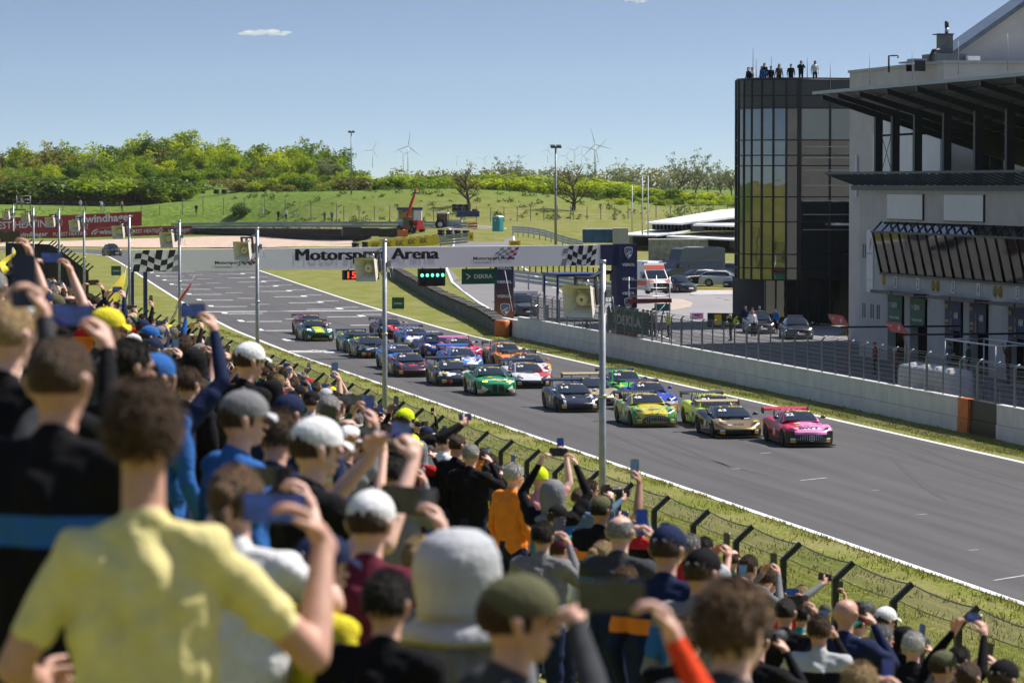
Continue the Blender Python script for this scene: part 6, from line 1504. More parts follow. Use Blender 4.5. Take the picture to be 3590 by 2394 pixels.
# pit lane cars behind the fence
for px, py, lab, rz in ((2660, 1168, 'dark sports saloon in the pit lane, farther of two', -8), (2790, 1186, 'dark sports saloon in the pit lane, nearer of two', -8)):
    road_car('support_car', lab, 'sedan', gp(px, py), R(rz), plain((.02, .022, .03)), 'dark cars in the pit lane', extra=lightbar)
def van(name, label, loc, rz, L, W_, H, paint, cat='van', hi=True):
    t = thing(name, label, cat, loc, rz); n = L / 2
    prof = [(-n, .3), (-n - .04, .55), (-n + .02, .95), (-n + .75, 1.22), (-n + 1.5, 2.02), (-n + 1.75, H - .12), (-n + 2.1, H), (n - .1, H), (n, H - .15), (n, .3)]
    def X(z): return W_ / 2 * (1 - .10 * max(0, z - 1.1) / (H - 1.1))
    b = MB(); k = len(prof); V = [(-X(z), y, z) for y, z in prof] + [(X(z), y, z) for y, z in prof]
    b.add(V, [tuple(range(k)), tuple(range(2 * k - 1, k - 1, -1))] + [(i, i + k, (i + 1) % k + k, (i + 1) % k) for i in range(k)]); b.build('body', paint, t)
    def pan(nm, m, yz, x0, x1, off=.015):
        (ya, za), (yb, zb) = yz; d = Vector((0, yb - ya, zb - za)).normalized(); nn = Vector((0, -d.z, d.y)) * off; q = MB()
        q.add([Vector((x0 * X(za) , ya, za)) + nn, Vector((x1 * X(za), ya, za)) + nn, Vector((x1 * X(zb), yb, zb)) + nn, Vector((x0 * X(zb), yb, zb)) + nn], [(0, 1, 2, 3)]); return q.build(nm, m, t)
    pan('windshield', WGL, (( -n + .80, 1.275), (-n + 1.47, 1.99)), -.9, .9); pan('grille', BLACK, ((-n - .035, .5), (-n + .015, .92)), -.72, .72, .03)
    pan('bumper', BLACK, ((-n + .0, .3), (-n - .04, .5)), -.99, .99, .04)
    for sg in (-1, 1):
        pan('headlight', CHROME, ((-n - .0, .8), (-n + .25, 1.04)), sg * .70, sg * .97, .03)
        for ya, yb in ((-n + 1.5, -n + 2.4),) + (((-n + 2.6, n - .3),) if hi else ()):
            q = MB(); q.add([(sg * (X(z) + .012), y, z) for y, z in ((ya - (.35 if ya < 0 and ya < -n + 1.6 else 0), 1.3), (yb, 1.3), (yb, 1.85), (ya, 1.85))], [(0, 1, 2, 3)]); q.build('side_window', WGL, t)
        for y in (-n + .95, n - 1.1): o = put('wheel', TYM, None, t, (sg * (W_ / 2 - .14), y, .335)); r_ = put('rim', RIMM, None, o); r_.scale = (1 if sg < 0 else -1, 1, 1)
        MB().b2(sg * (W_ / 2 + .03), sg * (W_ / 2 + .25), -n + 1.15, -n + 1.25, 1.3, 1.65).build('mirror', BLACK, t)
    return t, pan, X, n
RSTR = mat('orange_red_stripe', (.75, .10, .03), .4, var=0); AMBW = plain((.75, .75, .75))
t, pan, X, n = van('ambulance', 'white ambulance with orange red stripes beside the black coupe', atd(2275, 1028, 293), R(8), 5.6, 2.0, 2.75, AMBW, 'ambulance', False)
pan('roof_stripe', RSTR, ((-n + 1.52, 2.1), (-n + 1.66, 2.42)), -.98, .98, .02); pan('bonnet_stripe', RSTR, ((-n + .1, 1.0), (-n + .6, 1.17)), -.97, -.55, .02); pan('bonnet_stripe', RSTR, ((-n + .1, 1.0), (-n + .6, 1.17)), .55, .97, .02)
for sg in (-1, 1):
    q = MB(); q.add([(sg * (X(z) + .014), y, z) for y, z in ((-n + .9, .7), (n - .1, .7), (n - .1, 1.1), (-n + .9, 1.1))], [(0, 1, 2, 3)]); q.build('side_stripe', RSTR, t)
    MB().b2(sg * .55, sg * .92, -n + 1.75, -n + 2.0, 2.45, 2.72).build('blue_light', plain((.02, .08, .4)), t)
q = MB(); c = Vector((0, -n - .09, .7))
for k in range(14): a0, a1 = 2 * PI * k / 14, 2 * PI * (k + 1) / 14; q.add([(c.x + r * math.cos(a), c.y, c.z + r * math.sin(a)) for a, r in ((a0, .13), (a1, .13), (a1, .11), (a0, .11))], [(0, 1, 2, 3)])
q.build('round_badge', CHROME, t)
t, pan, X, n = van('camper_van', 'large dark grey high roof van behind the black coupe', atd(2420, 985, 325), R(-72), 6.6, 2.1, 3.15, plain((.05, .06, .075)))
MB().b2(-.5, .5, -.5, 1.2, 3.16, 3.24).build('roof_hatch', WPAN, t); MB().b2(-.6, .6, 1.6, 2.8, 3.16, 3.22).build('solar_panel', DARK, t)
# red telehandler and tractor on the service road
REDM = mat('red_machine_paint', (.42, .015, .02), .4, var=.15, scale=3)
tp_ = atd(1440, 818, 530); t = thing('telehandler', 'red telehandler with its boom raised beside the far barrier', 'telehandler', tp_, R(30)); k = .9
MB().b2(-.75, .75, -2.3, 2.3, .6, 1.15).build('chassis', REDM, t); MB().b2(-.2, .85, -1.9, -.4, 1.15, 2.0).build('engine_cover', REDM, t)
for x in (-.9, .9):
    for y in (-1.6, 1.6): o = MB().lathe([(.25, -.2), (.5, -.24), (.6, -.18), (.6, .18), (.5, .24), (.25, .2)], (0, 0, 0), 16, axis='x').build('wheel', TYRE, t); o.location = (x, y, .6); MB().lathe([(0, -.21), (.25, -.2), (.28, -.1)], (0, 0, 0), 12, axis='x').build('rim', GREYP, o)
MB().b2(-.85, -.05, -.6, .9, 1.15, 2.4).build('cab', WGL, t); MB().b2(-.9, 0, -.65, .95, 2.402, 2.52).build('cab_roof', REDM, t)
MB().tube([(.3, 1.9, 1.5), (.1, -.6, 5.6)], [.28, .22], 4).build('boom', REDM, t); MB().tube([(.12, -.4, 5.3), (.0, -1.3, 6.9)], .17, 4).build('boom_tip', REDM, t); MB().box((0, -1.2, 6.2), (1.0, .5, .2)).build('fork_carriage', BLACK, t)
tp_ = atd(1572, 806, 540); t = thing('tractor', 'pale tractor with a dark glazed cab behind the guard rail', 'tractor', tp_, R(68))
MB().b2(-.35, .35, -2.2, .2, .8, 1.6).build('bonnet', plain((.55, .60, .38)), t); MB().b2(-.75, .75, .1, 1.7, 1.1, 2.55).build('cab', WGL, t); MB().b2(-.85, .85, 0, 1.8, 2.552, 2.75).build('cab_roof', WPAN, t)
for x, y, z in ((-.72, .12, 1.8), (.72, .12, 1.8), (-.72, 1.68, 1.8), (.72, 1.68, 1.8)): MB().b2(x - .05, x + .05, y - .05, y + .05, 1.1, 2.55).build('cab_pillar', BLACK, t)
for x in (-.9, .9):
    for y, r in ((-1.5, .55), (1.1, .85)): o = MB().lathe([(r * .45, -.22), (r * .9, -.24), (r, -.18), (r, .18), (r * .9, .24), (r * .45, .22)], (0, 0, 0), 18, axis='x').build('wheel', TYRE, t); o.location = (x, y, r); MB().lathe([(0, -.2), (r * .45, -.21), (r * .5, -.1)], (0, 0, 0), 12, axis='x').build('rim', WPAN, o)
# ------------------------------------------------------------------ things along the pit lane
def onwall(px, py, X_=50.0): return atx(px, py, X_)
p = onwall(1900, 1150, 48.6); t = thing('marshal_shelter', 'open marshal shelter with a flat blue roof on the pit wall', 'shelter', (48.6, 222, 0))
MB().b2(0, 3.2, -3.2, 1.2, 4.25, 4.45).build('roof', BLUEP, t)
for x, y in ((.1, -3.0), (3.0, -3.0), (.1, 1.0), (3.0, 1.0)): MB().b2(x - .06, x + .06, y - .06, y + .06, 0, 4.25).build('post', BLUEP, t)
MB().b2(0.2, 3, -3, 1, 1.3, 1.42).build('platform', DARK, t); MB().b2(.02, .18, .0, 1.0, 1.0, 2.3).build('board', CONC, t)
t = thing('camera_platform', 'scaffold camera platform with red toe boards behind the pit wall', 'platform', (50.2, 207, 0))
for x in (0, 2.6):
    for y in (-1.6, 1.8): MB().tube([(x, y, 0), (x, y, 4.6)], .035, 6).build('scaffold_pole', GALV, t)
for z in (2.2, 3.4, 3.9, 4.4): MB().tube([(0, -1.6, z), (2.6, -1.6, z)], .03, 6).build('scaffold_rail', GALV, t)
MB().tube([(0, -1.6, .4), (2.6, -1.6, 3.2)], .03, 6).build('scaffold_brace', GALV, t); MB().b2(-.1, 2.7, -1.7, 1.9, 3.0, 3.06).build('deck', DARK, t); MB().b2(-.1, 2.7, -1.75, -1.7, 3.0, 3.25).build('toe_board', mat('dark_red_board', (.2, .02, .02), .6), t)
t = thing('broadcast_camera', 'black broadcast camera with long lens above the camera platform', 'camera', (49.6, 206.6, 3.06))
MB().tube([(0, 0, 0), (0, 0, 1.6)], .05, 8).build('pedestal', BLACK, t); MB().b2(-.15, .75, -.2, .2, 1.6, 2.1).build('camera_body', BLACK, t); MB().lathe([(.1, 0), (.16, -.1), (.22, -.7)], (-.1, 0, 1.85), 12, axis='x').build('lens', BLACK, t)
t = thing('wall_banner', 'green banner with white letters hung inside the pit wall fence', 'banner', (48.0, 198, 1.45)); a, c = atx(2130, 1120, 48.0).y - 198, atx(2272, 1120, 48.0).y - 198
MB().b2(0, .04, c, a, .15, 1.45).build('cloth', DEKG, t); text('lettering', 'DEKRA', LWHITE, abs(a - c) * .6, .6, (-.004, (a + c) / 2 - .4, .8), (0, -1, 0), (0, 0, 1), t, .03); tri(t, (-.004, a - abs(a - c) * .17, .8), .55, LWHITE, (0, -1, 0))
# covered pallets
COVER = mat('white_tarpaulin', (.68, .68, .70), .6, var=.08, scale=3, bump=.5, bscale=5)
for i, (px, py) in enumerate(((3215, 1330), (3262, 1345), (3305, 1360), (3345, 1374))):
    a = atx(px, py, 48.9); t = thing('covered_pallet', f'white tarpaulin covered pallet by the pit wall, {ordn[i]} from the far end', 'pallet', (48.9, a.y, 0), 0, 'covered pallets by the pit wall'); q = MB()
    def P(u, v): 
        a_ = 2 * PI * u; r = 1.0 / max(abs(math.cos(a_)), abs(math.sin(a_))) ** .8; s_ = interp(v, [(0, 1.02), (.8, .97), (.93, .85), (1, .02)]); return (math.cos(a_) * r * .75 * s_, math.sin(a_) * r * .75 * s_, interp(v, [(0, .0), (.8, 2.15), (.93, 2.32), (1, 2.38)]) + .03 * math.sin(u * 31))
    q.grid(P, 28, 8); q.build('cover', COVER, t); MB().b2(-.6, .6, -.6, .6, .02, .14).build('pallet_base', BEIGE, t)
# red pit boards on swinging arms
for px0, px1, py0, py1, lab in ((2903, 2978, 1110, 1134, 'red angled pit board with a white cross, farther of two'), (3104, 3182, 1136, 1160, 'red angled pit board with a white cross, nearer of two')):
    a, c = atx(px0, py1, 52.5), atx(px1, py0, 52.5); L = abs(a.y - c.y); t = thing('pit_board', lab, 'sign', (52.5, a.y, 0), 0, 'red pit boards over the pit lane'); h0, h1 = a.z, c.z
    q = MB(); q.prism([(0, h1), (-L * .7, h1), (-L, h0), (-L * .25, h0)], -.03, .03, plane='yz'); q.build('panel', mat('red_board', (.5, .015, .02), .45), t)
    MB().b2(-.06, -.035, -L * .72, -L * .60, (h0 + h1) / 2 - .04, (h0 + h1) / 2 + .04).build('white_cross', LWHITE, t); MB().b2(-.06, -.036, -L * .68, -L * .64, (h0 + h1) / 2 - .12, (h0 + h1) / 2 + .12).build('white_cross', LWHITE, t)
    text('lettering', '10 14', LWHITE, L * .25, .12, (-.034, -L * .2, (h0 + h1) / 2 + .06), (0, -1, 0), (0, 0, 1), t, .01)
    MB().tube([(0, -L * .6, h0 - .1), (6.5, -L * .6, h0 - .1)], .05, 6).build('boom_arm', BLACK, t); MB().tube([(6.5, -L * .6, 0), (6.5, -L * .6, h0 + .3)], .06, 6).build('boom_post', BLACK, t); MB().tube([(.2, -L * .6, h0 - .1), (.4, -L * .62, h0 - .7), (.3, -L * .6, .6)], .03, 5).build('air_hose', ORANGE, t)
# roof frame and black board wall in the yard
t = thing('pit_stand_frame', 'bare steel frame of a pit stand by the wall', 'frame', (49.4, 140, 0))
for x in (0, 1.8):
    for y in (-3, 3.5): MB().tube([(x, y, 0), (x, y, 3.5)], .035, 6).build('frame_post', GALV, t)
    MB().tube([(x, -3, 3.5), (x, 3.5, 3.5)], .035, 6).build('frame_rail', GALV, t); MB().tube([(x, -3, 2.5), (x, 3.5, 2.5)], .03, 6).build('frame_rail', GALV, t)
for y in (-3, 3.5): MB().tube([(0, y, 3.5), (1.8, y, 3.5)], .035, 6).build('frame_rail', GALV, t)
a, c = gp(2480, 1148), gp(2730, 1152); t = thing('barrier_board', 'low black board wall with yellow numerals in the paddock', 'barrier', a, math.atan2((c - a).y, (c - a).x)); L = (c - a).length
MB().b2(0, L, 0, .12, 0, 1.05).build('panel', BLACK, t); text('lettering', '26', mat('neon_yellow_print', (.6, .7, .02), .5, var=0), 1.0, .7, (L * .36, -.004, .55), (1, 0, 0), (0, 0, 1), t, .04); MB().b2(L * .1, L * .2, -.02, -.004, .2, .95).build('yellow_panel', LYEL, t); MB().b2(L * .72, L * .82, -.02, -.004, .2, .95).build('yellow_panel', LYEL, t)
for px, lab in ((2446, 'pink box left of the black board wall'), (2565, 'pink box behind the black board wall')):
    a = atd(px, 1102, 262); t = thing('pink_box', lab, 'box', a); MB().b2(-.45, .45, 0, .6, -.75, .1).build('box_body', plain((.62, .25, .5)), t); text('lettering', 'BWT', mat('navy_print'), .5, .22, (0, -.004, -.08), (1, 0, 0), (0, 0, 1), t, .03)
# ------------------------------------------------------------------ people
HEADC = Vector((0, .03, 1.63))
def hand(P, wrist, d, nrm, side, curl=.5, spread=1., tag_=0):
    """palm, four jointed fingers of unequal length and a thumb leaving the side of the palm"""
    d = d.normalized(); nrm = (nrm - d * nrm.dot(d)).normalized(); s = d.cross(nrm) * side
    P.append((wrist - d * .02, wrist + d * .03, .027, .028, tag_))
    for i, (o, ln, lf) in enumerate(((-.033, .078, .88), (-.011, .086, 1.0), (.011, .085, 1.05), (.033, .080, .95))):
        k = wrist + d * ln + s * o; P.append((wrist + d * .02 + s * o * .6, k, .017, .0125, tag_))
        fd = (d + s * (o * 4.5 * spread)).normalized(); q = k; a = 0
        for L, r in ((.042, .0105), (.028, .0095), (.022, .0085)):
            a += curl * (1.0 if L > .04 else .8); v = fd * math.cos(a) + nrm * math.sin(a); e = q + v * L * lf; P.append((q, e, r, r * .93, tag_)); q = e
    b = wrist + d * .025 - s * .028; m = b + (d * .55 - s * .7 + nrm * .35).normalized() * .045; e = m + (d * .85 - s * .2 + nrm * .5).normalized() * .038
    P.append((wrist + d * .01 - s * .01, b, .02, .017, tag_)); P.append((b, m, .0155, .0125, tag_)); P.append((m, e, .012, .010, tag_))
def person_prims(pose, female=False):
    P = []; V = Vector
    for sg in (-1, 1):
        P += [(V((sg * .09, 0, .93)), V((sg * .10, .02, .50)), .095, .065, 3), (V((sg * .10, .02, .50)), V((sg * .105, -.01, .10)), .066, .05, 3), (V((sg * .105, -.04, .05)), V((sg * .12, .15, .04)), .045, .038, 4)]
        P += [(V((sg * .06, 0, .96)), V((sg * .075, .005, 1.30)), .125, .128, 1), (V((sg * .06, -.01, 1.36)), V((sg * .175, -.015, 1.41)), .095, .078, 1), (V((sg * .045, -.015, 1.45)), V((sg * .15, -.015, 1.43)), .05, .055, 1)]
    P += [(V((0, 0, .93)), V((0, 0, 1.02)), .135, .13, 3), (V((0, .0, 1.04)), V((0, .0, 1.34)), .135, .14, 1), (V((0, -.02, 1.40)), V((0, -.012, 1.475)), .085, .066, 1)]
    P += [(V((0, -.01, 1.44)), V((0, .02, 1.58)), .054, .052, 0)]
    # head: skull, jaw, nose, brow, ears
    P += [(V((0, .0, 1.66)), V((0, .045, 1.665)), .086, .082, 0), (V((0, .01, 1.61)), V((0, .055, 1.60)), .075, .066, 0), (V((0, .06, 1.565)), V((0, .085, 1.545)), .05, .036, 0), (V((0, .118, 1.625)), V((0, .145, 1.598)), .012, .015, 0), (V((-.03, .112, 1.65)), V((.03, .112, 1.65)), .018, .018, 0), (V((-.022, .118, 1.565)), V((.022, .118, 1.565)), .012, .012, 0)]
    for sg in (-1, 1): P += [(V((sg * .083, .012, 1.60)), V((sg * .092, .0, 1.645)), .014, .018, 0)]
    P[:] = [(HEADC + (p - HEADC) * .92, HEADC + (q - HEADC) * .92, a * .91, c * .91, t) if min(p.z, q.z) > 1.53 and t == 0 else (p, q, a, c, t) for p, q, a, c, t in P]
    ph = None
    def arm(sg, el, wr, hd, pn, curl=.5, spread=1.):
        sh = V((sg * .185, -.015, 1.405)); el, wr = V(el), V(wr); mid = sh.lerp(el, .62)
        P.append((sh, mid, .066, .058, 1)); P.append((mid, el, .047, .043, 2)); P.append((el, el.lerp(wr, .35), .044, .042, 2)); P.append((el.lerp(wr, .35), wr, .042, .027, 2)); hand(P, wr, V(hd), V(pn), -sg, curl, spread)
    DN = lambda sg: arm(sg, (sg * .27, -.04, 1.13), (sg * .27, .10, .90), (0, .2, -1), (-sg, .2, 0), .35)
    if pose == 'down': DN(1); DN(-1)
    elif pose == 'portrait':
        for sg in (-1, 1): arm(sg, (sg * .27, .16, 1.26), (sg * .095, .38, 1.54), (-sg * .35, .25, 1), (-sg, -.1, 0), .75)
        ph = (V((0, .435, 1.66)), 'p')
    elif pose == 'portrait_hi':
        arm(1, (.29, .15, 1.60), (.235, .27, 1.86), (-.25, .12, 1), (-1, -.2, 0), .75); DN(-1); ph = (V((.165, .305, 1.98)), 'p')
    elif pose == 'left_hi':
        arm(-1, (-.29, .15, 1.60), (-.235, .27, 1.86), (.25, .12, 1), (1, -.2, 0), .75); DN(1); ph = (V((-.165, .305, 1.98)), 'p')
    elif pose == 'landscape':
        for sg in (-1, 1): arm(sg, (sg * .30, .16, 1.28), (sg * .16, .38, 1.58), (-sg * .35, .25, 1), (-sg, -.1, 0), .8)
        ph = (V((0, .43, 1.69)), 'l')
    elif pose == 'landscape_hi':
        for sg in (-1, 1): arm(sg, (sg * .30, .14, 1.62), (sg * .165, .28, 1.87), (-sg * .35, .2, 1), (-sg, -.1, 0), .8)
        ph = (V((0, .33, 1.98)), 'l')
    elif pose == 'landscape_right':
        arm(1, (.30, .14, 1.62), (.165, .28, 1.87), (-.35, .2, 1), (-1, -.1, 0), .8); DN(-1); ph = (V((0, .33, 1.98)), 'l')
    elif pose == 'brow':
        arm(1, (.36, .14, 1.46), (.16, .14, 1.66), (-1, .25, .15), (0, .3, -1), .15); DN(-1)
    elif pose == 'point':
        arm(1, (.32, .22, 1.48), (.40, .47, 1.60), (.2, 1, .3), (-1, .2, 0), .5); DN(-1); ph = (V((.37, .565, 1.66)), 'l')
    elif pose == 'camera':
        for sg in (-1, 1): arm(sg, (sg * .30, .14, 1.30), (sg * .12, .22, 1.55), (-sg * .6, .3, .8), (-sg, 0, -.2), .8)
        ph = (V((0, .24, 1.625)), 'c')
    elif pose == 'hero':
        arm(1, (.43, .10, 1.15), (.46, .28, 1.41), (-.55, .12, .75), (-.75, -.1, -.5), .55); arm(-1, (-.33, .02, 1.14), (-.28, .26, 1.06), (0, .9, -.1), (1, 0, 0), .4); ph = (V((.33, .35, 1.485)), 'l')
    elif pose == 'cheer':
        arm(1, (.34, .06, 1.66), (.36, .12, 1.93), (0, .1, 1), (0, 1, 0), .15); DN(-1)
    if pose == 'hero':
        f_ = lambda v: Vector((v.x * (.84 if v.z > .9 and abs(v.x) < .26 else .93), v.y, v.z - .055)) if v.z < 1.5 else v
        P[:] = [(f_(p), f_(q), a * (.95 if t in (1, 3) else 1), c * (.95 if t in (1, 3) else 1), t) if min(p.z, q.z) < 1.5 else (p, q, a, c, t) for p, q, a, c, t in P]; ph = (f_(ph[0]), ph[1])
    return P, ph
BODY = {}
def body_mesh(pose, voxel=.0085):
    if pose in BODY: return BODY[pose]
    P, ph = person_prims(pose); b = MB()
    for p, q, r0, r1, t in P:
        ax = (q - p); L = max(ax.length, 1e-4); ax = ax.normalized(); n = 12 if max(r0, r1) > .03 else 8
        pts, rs = [], []
        for k in range(4): a = PI / 2 * k / 4; pts.append(p - ax * r0 * math.cos(a)); rs.append(max(.0006, r0 * math.sin(a)))
        pts += [p, q]; rs += [r0, r1]
        for k in range(1, 5): a = PI / 2 * k / 4; pts.append(q + ax * r1 * math.sin(a)); rs.append(max(.0006, r1 * math.cos(a)))
        b.tube(pts, rs, n)
    me = b.mesh('body'); o = bpy.data.objects.new('body', me); COL.objects.link(o)
    rm = o.modifiers.new('r', 'REMESH'); rm.mode = 'VOXEL'; rm.voxel_size = voxel; rm.use_smooth_shade = True
    sm = o.modifiers.new('s', 'SMOOTH'); sm.factor = .5; sm.iterations = 3
    dg = bpy.context.evaluated_depsgraph_get(); m2 = bpy.data.meshes.new_from_object(o.evaluated_get(dg)); bpy.data.objects.remove(o); bpy.data.meshes.remove(me)
    m2.name = 'body'; n = len(m2.vertices); co = np.empty(n * 3, np.float32); m2.vertices.foreach_get('co', co); co = co.reshape(-1, 3)
    nf = len(m2.polygons); ct = np.empty(nf * 3, np.float32); m2.polygons.foreach_get('center', ct); ct = ct.reshape(-1, 3)
    best = np.full(nf, 9., np.float32); tg = np.zeros(nf, np.int32)
    for p, q, r0, r1, t in P:
        p_, d_ = np.array(p, np.float32), np.array(q - p, np.float32); u = np.clip(((ct - p_) @ d_) / max(1e-8, float(d_ @ d_)), 0, 1)
        ds = np.linalg.norm(ct - p_ - u[:, None] * d_, axis=1) - (r0 + (r1 - r0) * u); k = ds < best; best[k] = ds[k]; tg[k] = t
    # folds in the cloth
    no = np.empty(n * 3, np.float32); m2.vertices.foreach_get('normal', no); no = no.reshape(-1, 3)
    vt = np.zeros(n, bool); lv = np.empty(len(m2.loops), np.int32); m2.loops.foreach_get('vertex_index', lv); lt = np.empty(nf, np.int32); m2.polygons.foreach_get('loop_total', lt); vt[lv[np.repeat(np.isin(tg, (1, 3)), lt)]] = True
    x, y, z = co.T; f = np.sin(z * 38 + 5 * np.sin(x * 11) + 3 * y) + .8 * np.sin(x * 46 + 6 * np.sin(z * 13)) + .6 * np.sin(z * 21 - x * 31 + 2); co[vt] += no[vt] * (f[vt] * .0036)[:, None]
    m2.vertices.foreach_set('co', co.ravel()); m2.polygons.foreach_set('use_smooth', np.ones(nf, bool)); m2.materials.clear()
    for _ in range(5): m2.materials.append(None)
    m2.polygons.foreach_set('material_index', tg)
    m2.update(); BODY[pose] = (m2, ph); return BODY[pose]
# hair, caps and hats, all made round the head's centre
HAIR = {}
def dome(name, rx, ry, rz, keep, amp=0., fr=9., n=26, k=18, c=HEADC, seed=0):
    b = MB(); V = []
    for j in range(k + 1):
        t = PI * j / k
        for i in range(n):
            g = 2 * PI * i / n; d = Vector((math.sin(t) * math.cos(g), math.sin(t) * math.sin(g), math.cos(t)))
            w = 1 + amp * (math.sin(d.x * fr + seed) * math.sin(d.y * fr + 1 + seed) + math.sin(d.z * fr * 1.3 + d.x * 4) * .7 + .5 * math.sin(d.y * fr * 2.3 + d.z * 7))
            V.append((d, (c.x + d.x * rx * w, c.y + d.y * ry * w, c.z + d.z * rz * w)))
    fs = []
    for j in range(k):
        for i in range(n):
            f = (j * n + i, (j + 1) * n + i, (j + 1) * n + (i + 1) % n, j * n + (i + 1) % n)
            if keep(sum((V[q][0] for q in f), Vector()) / 4): fs.append(f)
    b.add([v[1] for v in V], fs, 0, True); return b
SC_ = HEADC + Vector((0, -.01, .03))
def hair_mesh(kind):
    if kind in HAIR: return HAIR[kind]
    if kind == 'short': b = dome('hair', .096, .121, .112, lambda d: d.z > (.5 if d.y > .5 else (-.05 + .12 * math.sin(d.x * 17) if d.y > -.1 else -.5 + .1 * math.sin(d.x * 21))), .035, 17, 36, 26, SC_)
    elif kind == 'crop': b = dome('hair', .0925, .1165, .105, lambda d: d.z > (.45 if d.y > .45 else (-.02 if d.y > -.1 else -.45)), .012, 16, c=SC_)
    elif kind == 'fringe': b = dome('hair', .094, .118, .105, lambda d: -.5 < d.z < .45 and d.y < .25, .015, 16, c=SC_)
    elif kind == 'curly': b = dome('hair', .112, .132, .132, lambda d: d.z > (.35 if d.y > .5 else -.55), .06, 15, 34, 24, SC_)
    elif kind == 'tousled': b = dome('hair', .105, .13, .123, lambda d: d.z > (.4 if d.y > .55 else (-.2 + .15 * math.sin(d.x * 15) if d.y > -.1 else -.6 + .12 * math.sin(d.x * 19))), .055, 14, 44, 32, SC_)
    elif kind in ('long', 'tail'):
        b = dome('hair', .105, .128, .12, lambda d: d.z > (.4 if d.y > .5 else -.6), .03, 10, c=SC_)
        if kind == 'long': b.ell((0, -.05, 1.52), (.10, .07, .19), 14, 10)
        else: b.ell((0, -.135, 1.68), (.045, .05, .05), 10, 8); b.tube([(0, -.13, 1.66), (.01, -.17, 1.56), (.0, -.15, 1.42)], [.03, .035, .008], 8)
    r_ = random.Random(len(kind) * 7 + ord(kind[0])); fs0 = [f for f in b.f if len(f) == 4]; amp = {'crop': .012, 'fringe': .018, 'curly': .035, 'tousled': .045, 'long': .04, 'tail': .03}.get(kind, .03)
    for _ in range(1500 if kind in ('short', 'tousled', 'curly', 'long') else 700):
        f = r_.choice(fs0); w = [r_.random() for _ in f]; sw = sum(w); p = sum((Vector(b.v[i]) * (q / sw) for i, q in zip(f, w)), Vector()); nn = (p - SC_).normalized()
        dn = (Vector((r_.gauss(0, .5), r_.gauss(0, .5) - .1, -.8 + r_.gauss(0, .5)))); dn = (dn - nn * dn.dot(nn)).normalized(); sd = nn.cross(dn) * r_.uniform(.0015, .004)
        tip = p + dn * amp * r_.uniform(.5, 1.3) + nn * amp * r_.uniform(.05, .42); b.add([p - sd, p + sd, tip], [(0, 1, 2)], 0, True)
    me = shrink(b.mesh('hair')); HAIR[kind] = me; return me
CAPC = HEADC + Vector((0, .0, .045))
def brim_grid(r, w, y0, drop, zc):
    def f(u, v): a = (u - .5) * 2.1; rr = .118 + w * v; return (math.sin(a) * (.088 + .25 * w * v) * 1.0, math.cos(a) * .0 + CAPC.y + .085 + (math.cos(a * .9)) * w * v, zc - drop * v - .018 * (math.sin(a) ** 2) * (1 + v))
    return f
b = dome('cap', .099, .124, .104, lambda d: d.z > -.22 and not (d.y < -.86 and d.z < .05), 0, c=CAPC); CAPM = b.mesh('cap')
b = MB(); fb = brim_grid(.1, .075, 0, .022, CAPC.z + .005); b.grid(fb, 10, 4); b.grid(lambda u, v: tuple(Vector(fb(u, v)) - Vector((0, 0, .006))), 10, 4); BRIMM = b.mesh('brim')
b = MB(); b.ell((CAPC.x, CAPC.y, CAPC.z + .104), (.012, .012, .008), 8, 4); BUTM = b.mesh('button')
b = MB(); b.add([(x, CAPC.y + .1235 * math.sqrt(max(0, 1 - (x / .1) ** 2)) * math.cos(.35) + .006, CAPC.z + .035 + dz) for x, dz in ((-.035, -.02), (.035, -.02), (.03, .022), (-.03, .022))], [(0, 1, 2, 3)]); LOGOM = b.mesh('badge')
b = MB(); b.add([(x, CAPC.y - .1235 * math.sqrt(max(0, 1 - (x / .1) ** 2)) * math.cos(.3) - .005, CAPC.z + .02 + dz) for x, dz in ((-.035, -.01), (.035, -.01), (.035, .012), (-.035, .012))], [(3, 2, 1, 0)]); BACKM = b.mesh('back_badge')
b = MB()
HP = [(.004, .150), (.06, .140), (.10, .105), (.122, .05), (.126, -.02), (.120, -.09), (.116, -.14), (.135, -.18), (.19, -.215), (.205, -.25), (.16, -.27)]
def hoodf(u, v):
    a = 2 * PI * u; r = interp(v, [(i / 10, p[0]) for i, p in enumerate(HP)]); z = interp(v, [(i / 10, p[1]) for i, p in enumerate(HP)]); w = 1 + .03 * math.sin(5 * a + v * 9) + .02 * math.sin(11 * a + 3)
    y = math.sin(a) * r * w * (1.18 if v < .65 else .82) ; y = min(y, .085) if v < .62 else y
    return (math.cos(a) * r * w, HEADC.y - .02 + y, HEADC.z + z)
b.grid(hoodf, 28, 30); HOODM = b.mesh('hood')
b = dome('hat', .105, .128, .115, lambda d: d.z > -.05, .008, 5, c=CAPC + Vector((0, 0, .01)))
def hb(u, v): a = 2 * PI * u; r = .10 + .085 * v; return (math.cos(a) * r * 1.0, CAPC.y + math.sin(a) * r * 1.12, CAPC.z + .005 - .02 * v + .02 * math.cos(2 * a) * v)
b.grid(hb, 24, 3); HATM = b.mesh('hat')
b = dome('beanie', .1, .124, .118, lambda d: d.z > -.25, .008, 7, c=CAPC); BEANM = b.mesh('beanie')
b = MB()
for sg in (-1, 1): b.ell((sg * .033, .121, 1.632), (.016, .008, .009), 8, 6)
EYEM = b.mesh('eyes')
b = MB(); b.ell((0, .129, 1.566), (.024, .006, .007), 8, 5); LIPM = b.mesh('lips')
b = MB()
for sg in (-1, 1): b.ell((sg * .036, .136, 1.632), (.028, .006, .02), 10, 6); b.tube([(sg * .062, .13, 1.637), (sg * .098, .0, 1.645)], .004, 4)
GLASM = b.mesh('sunglasses'); GLASM.materials.append(mat('sunglass_lens', (.012, .012, .014), .15, var=0))
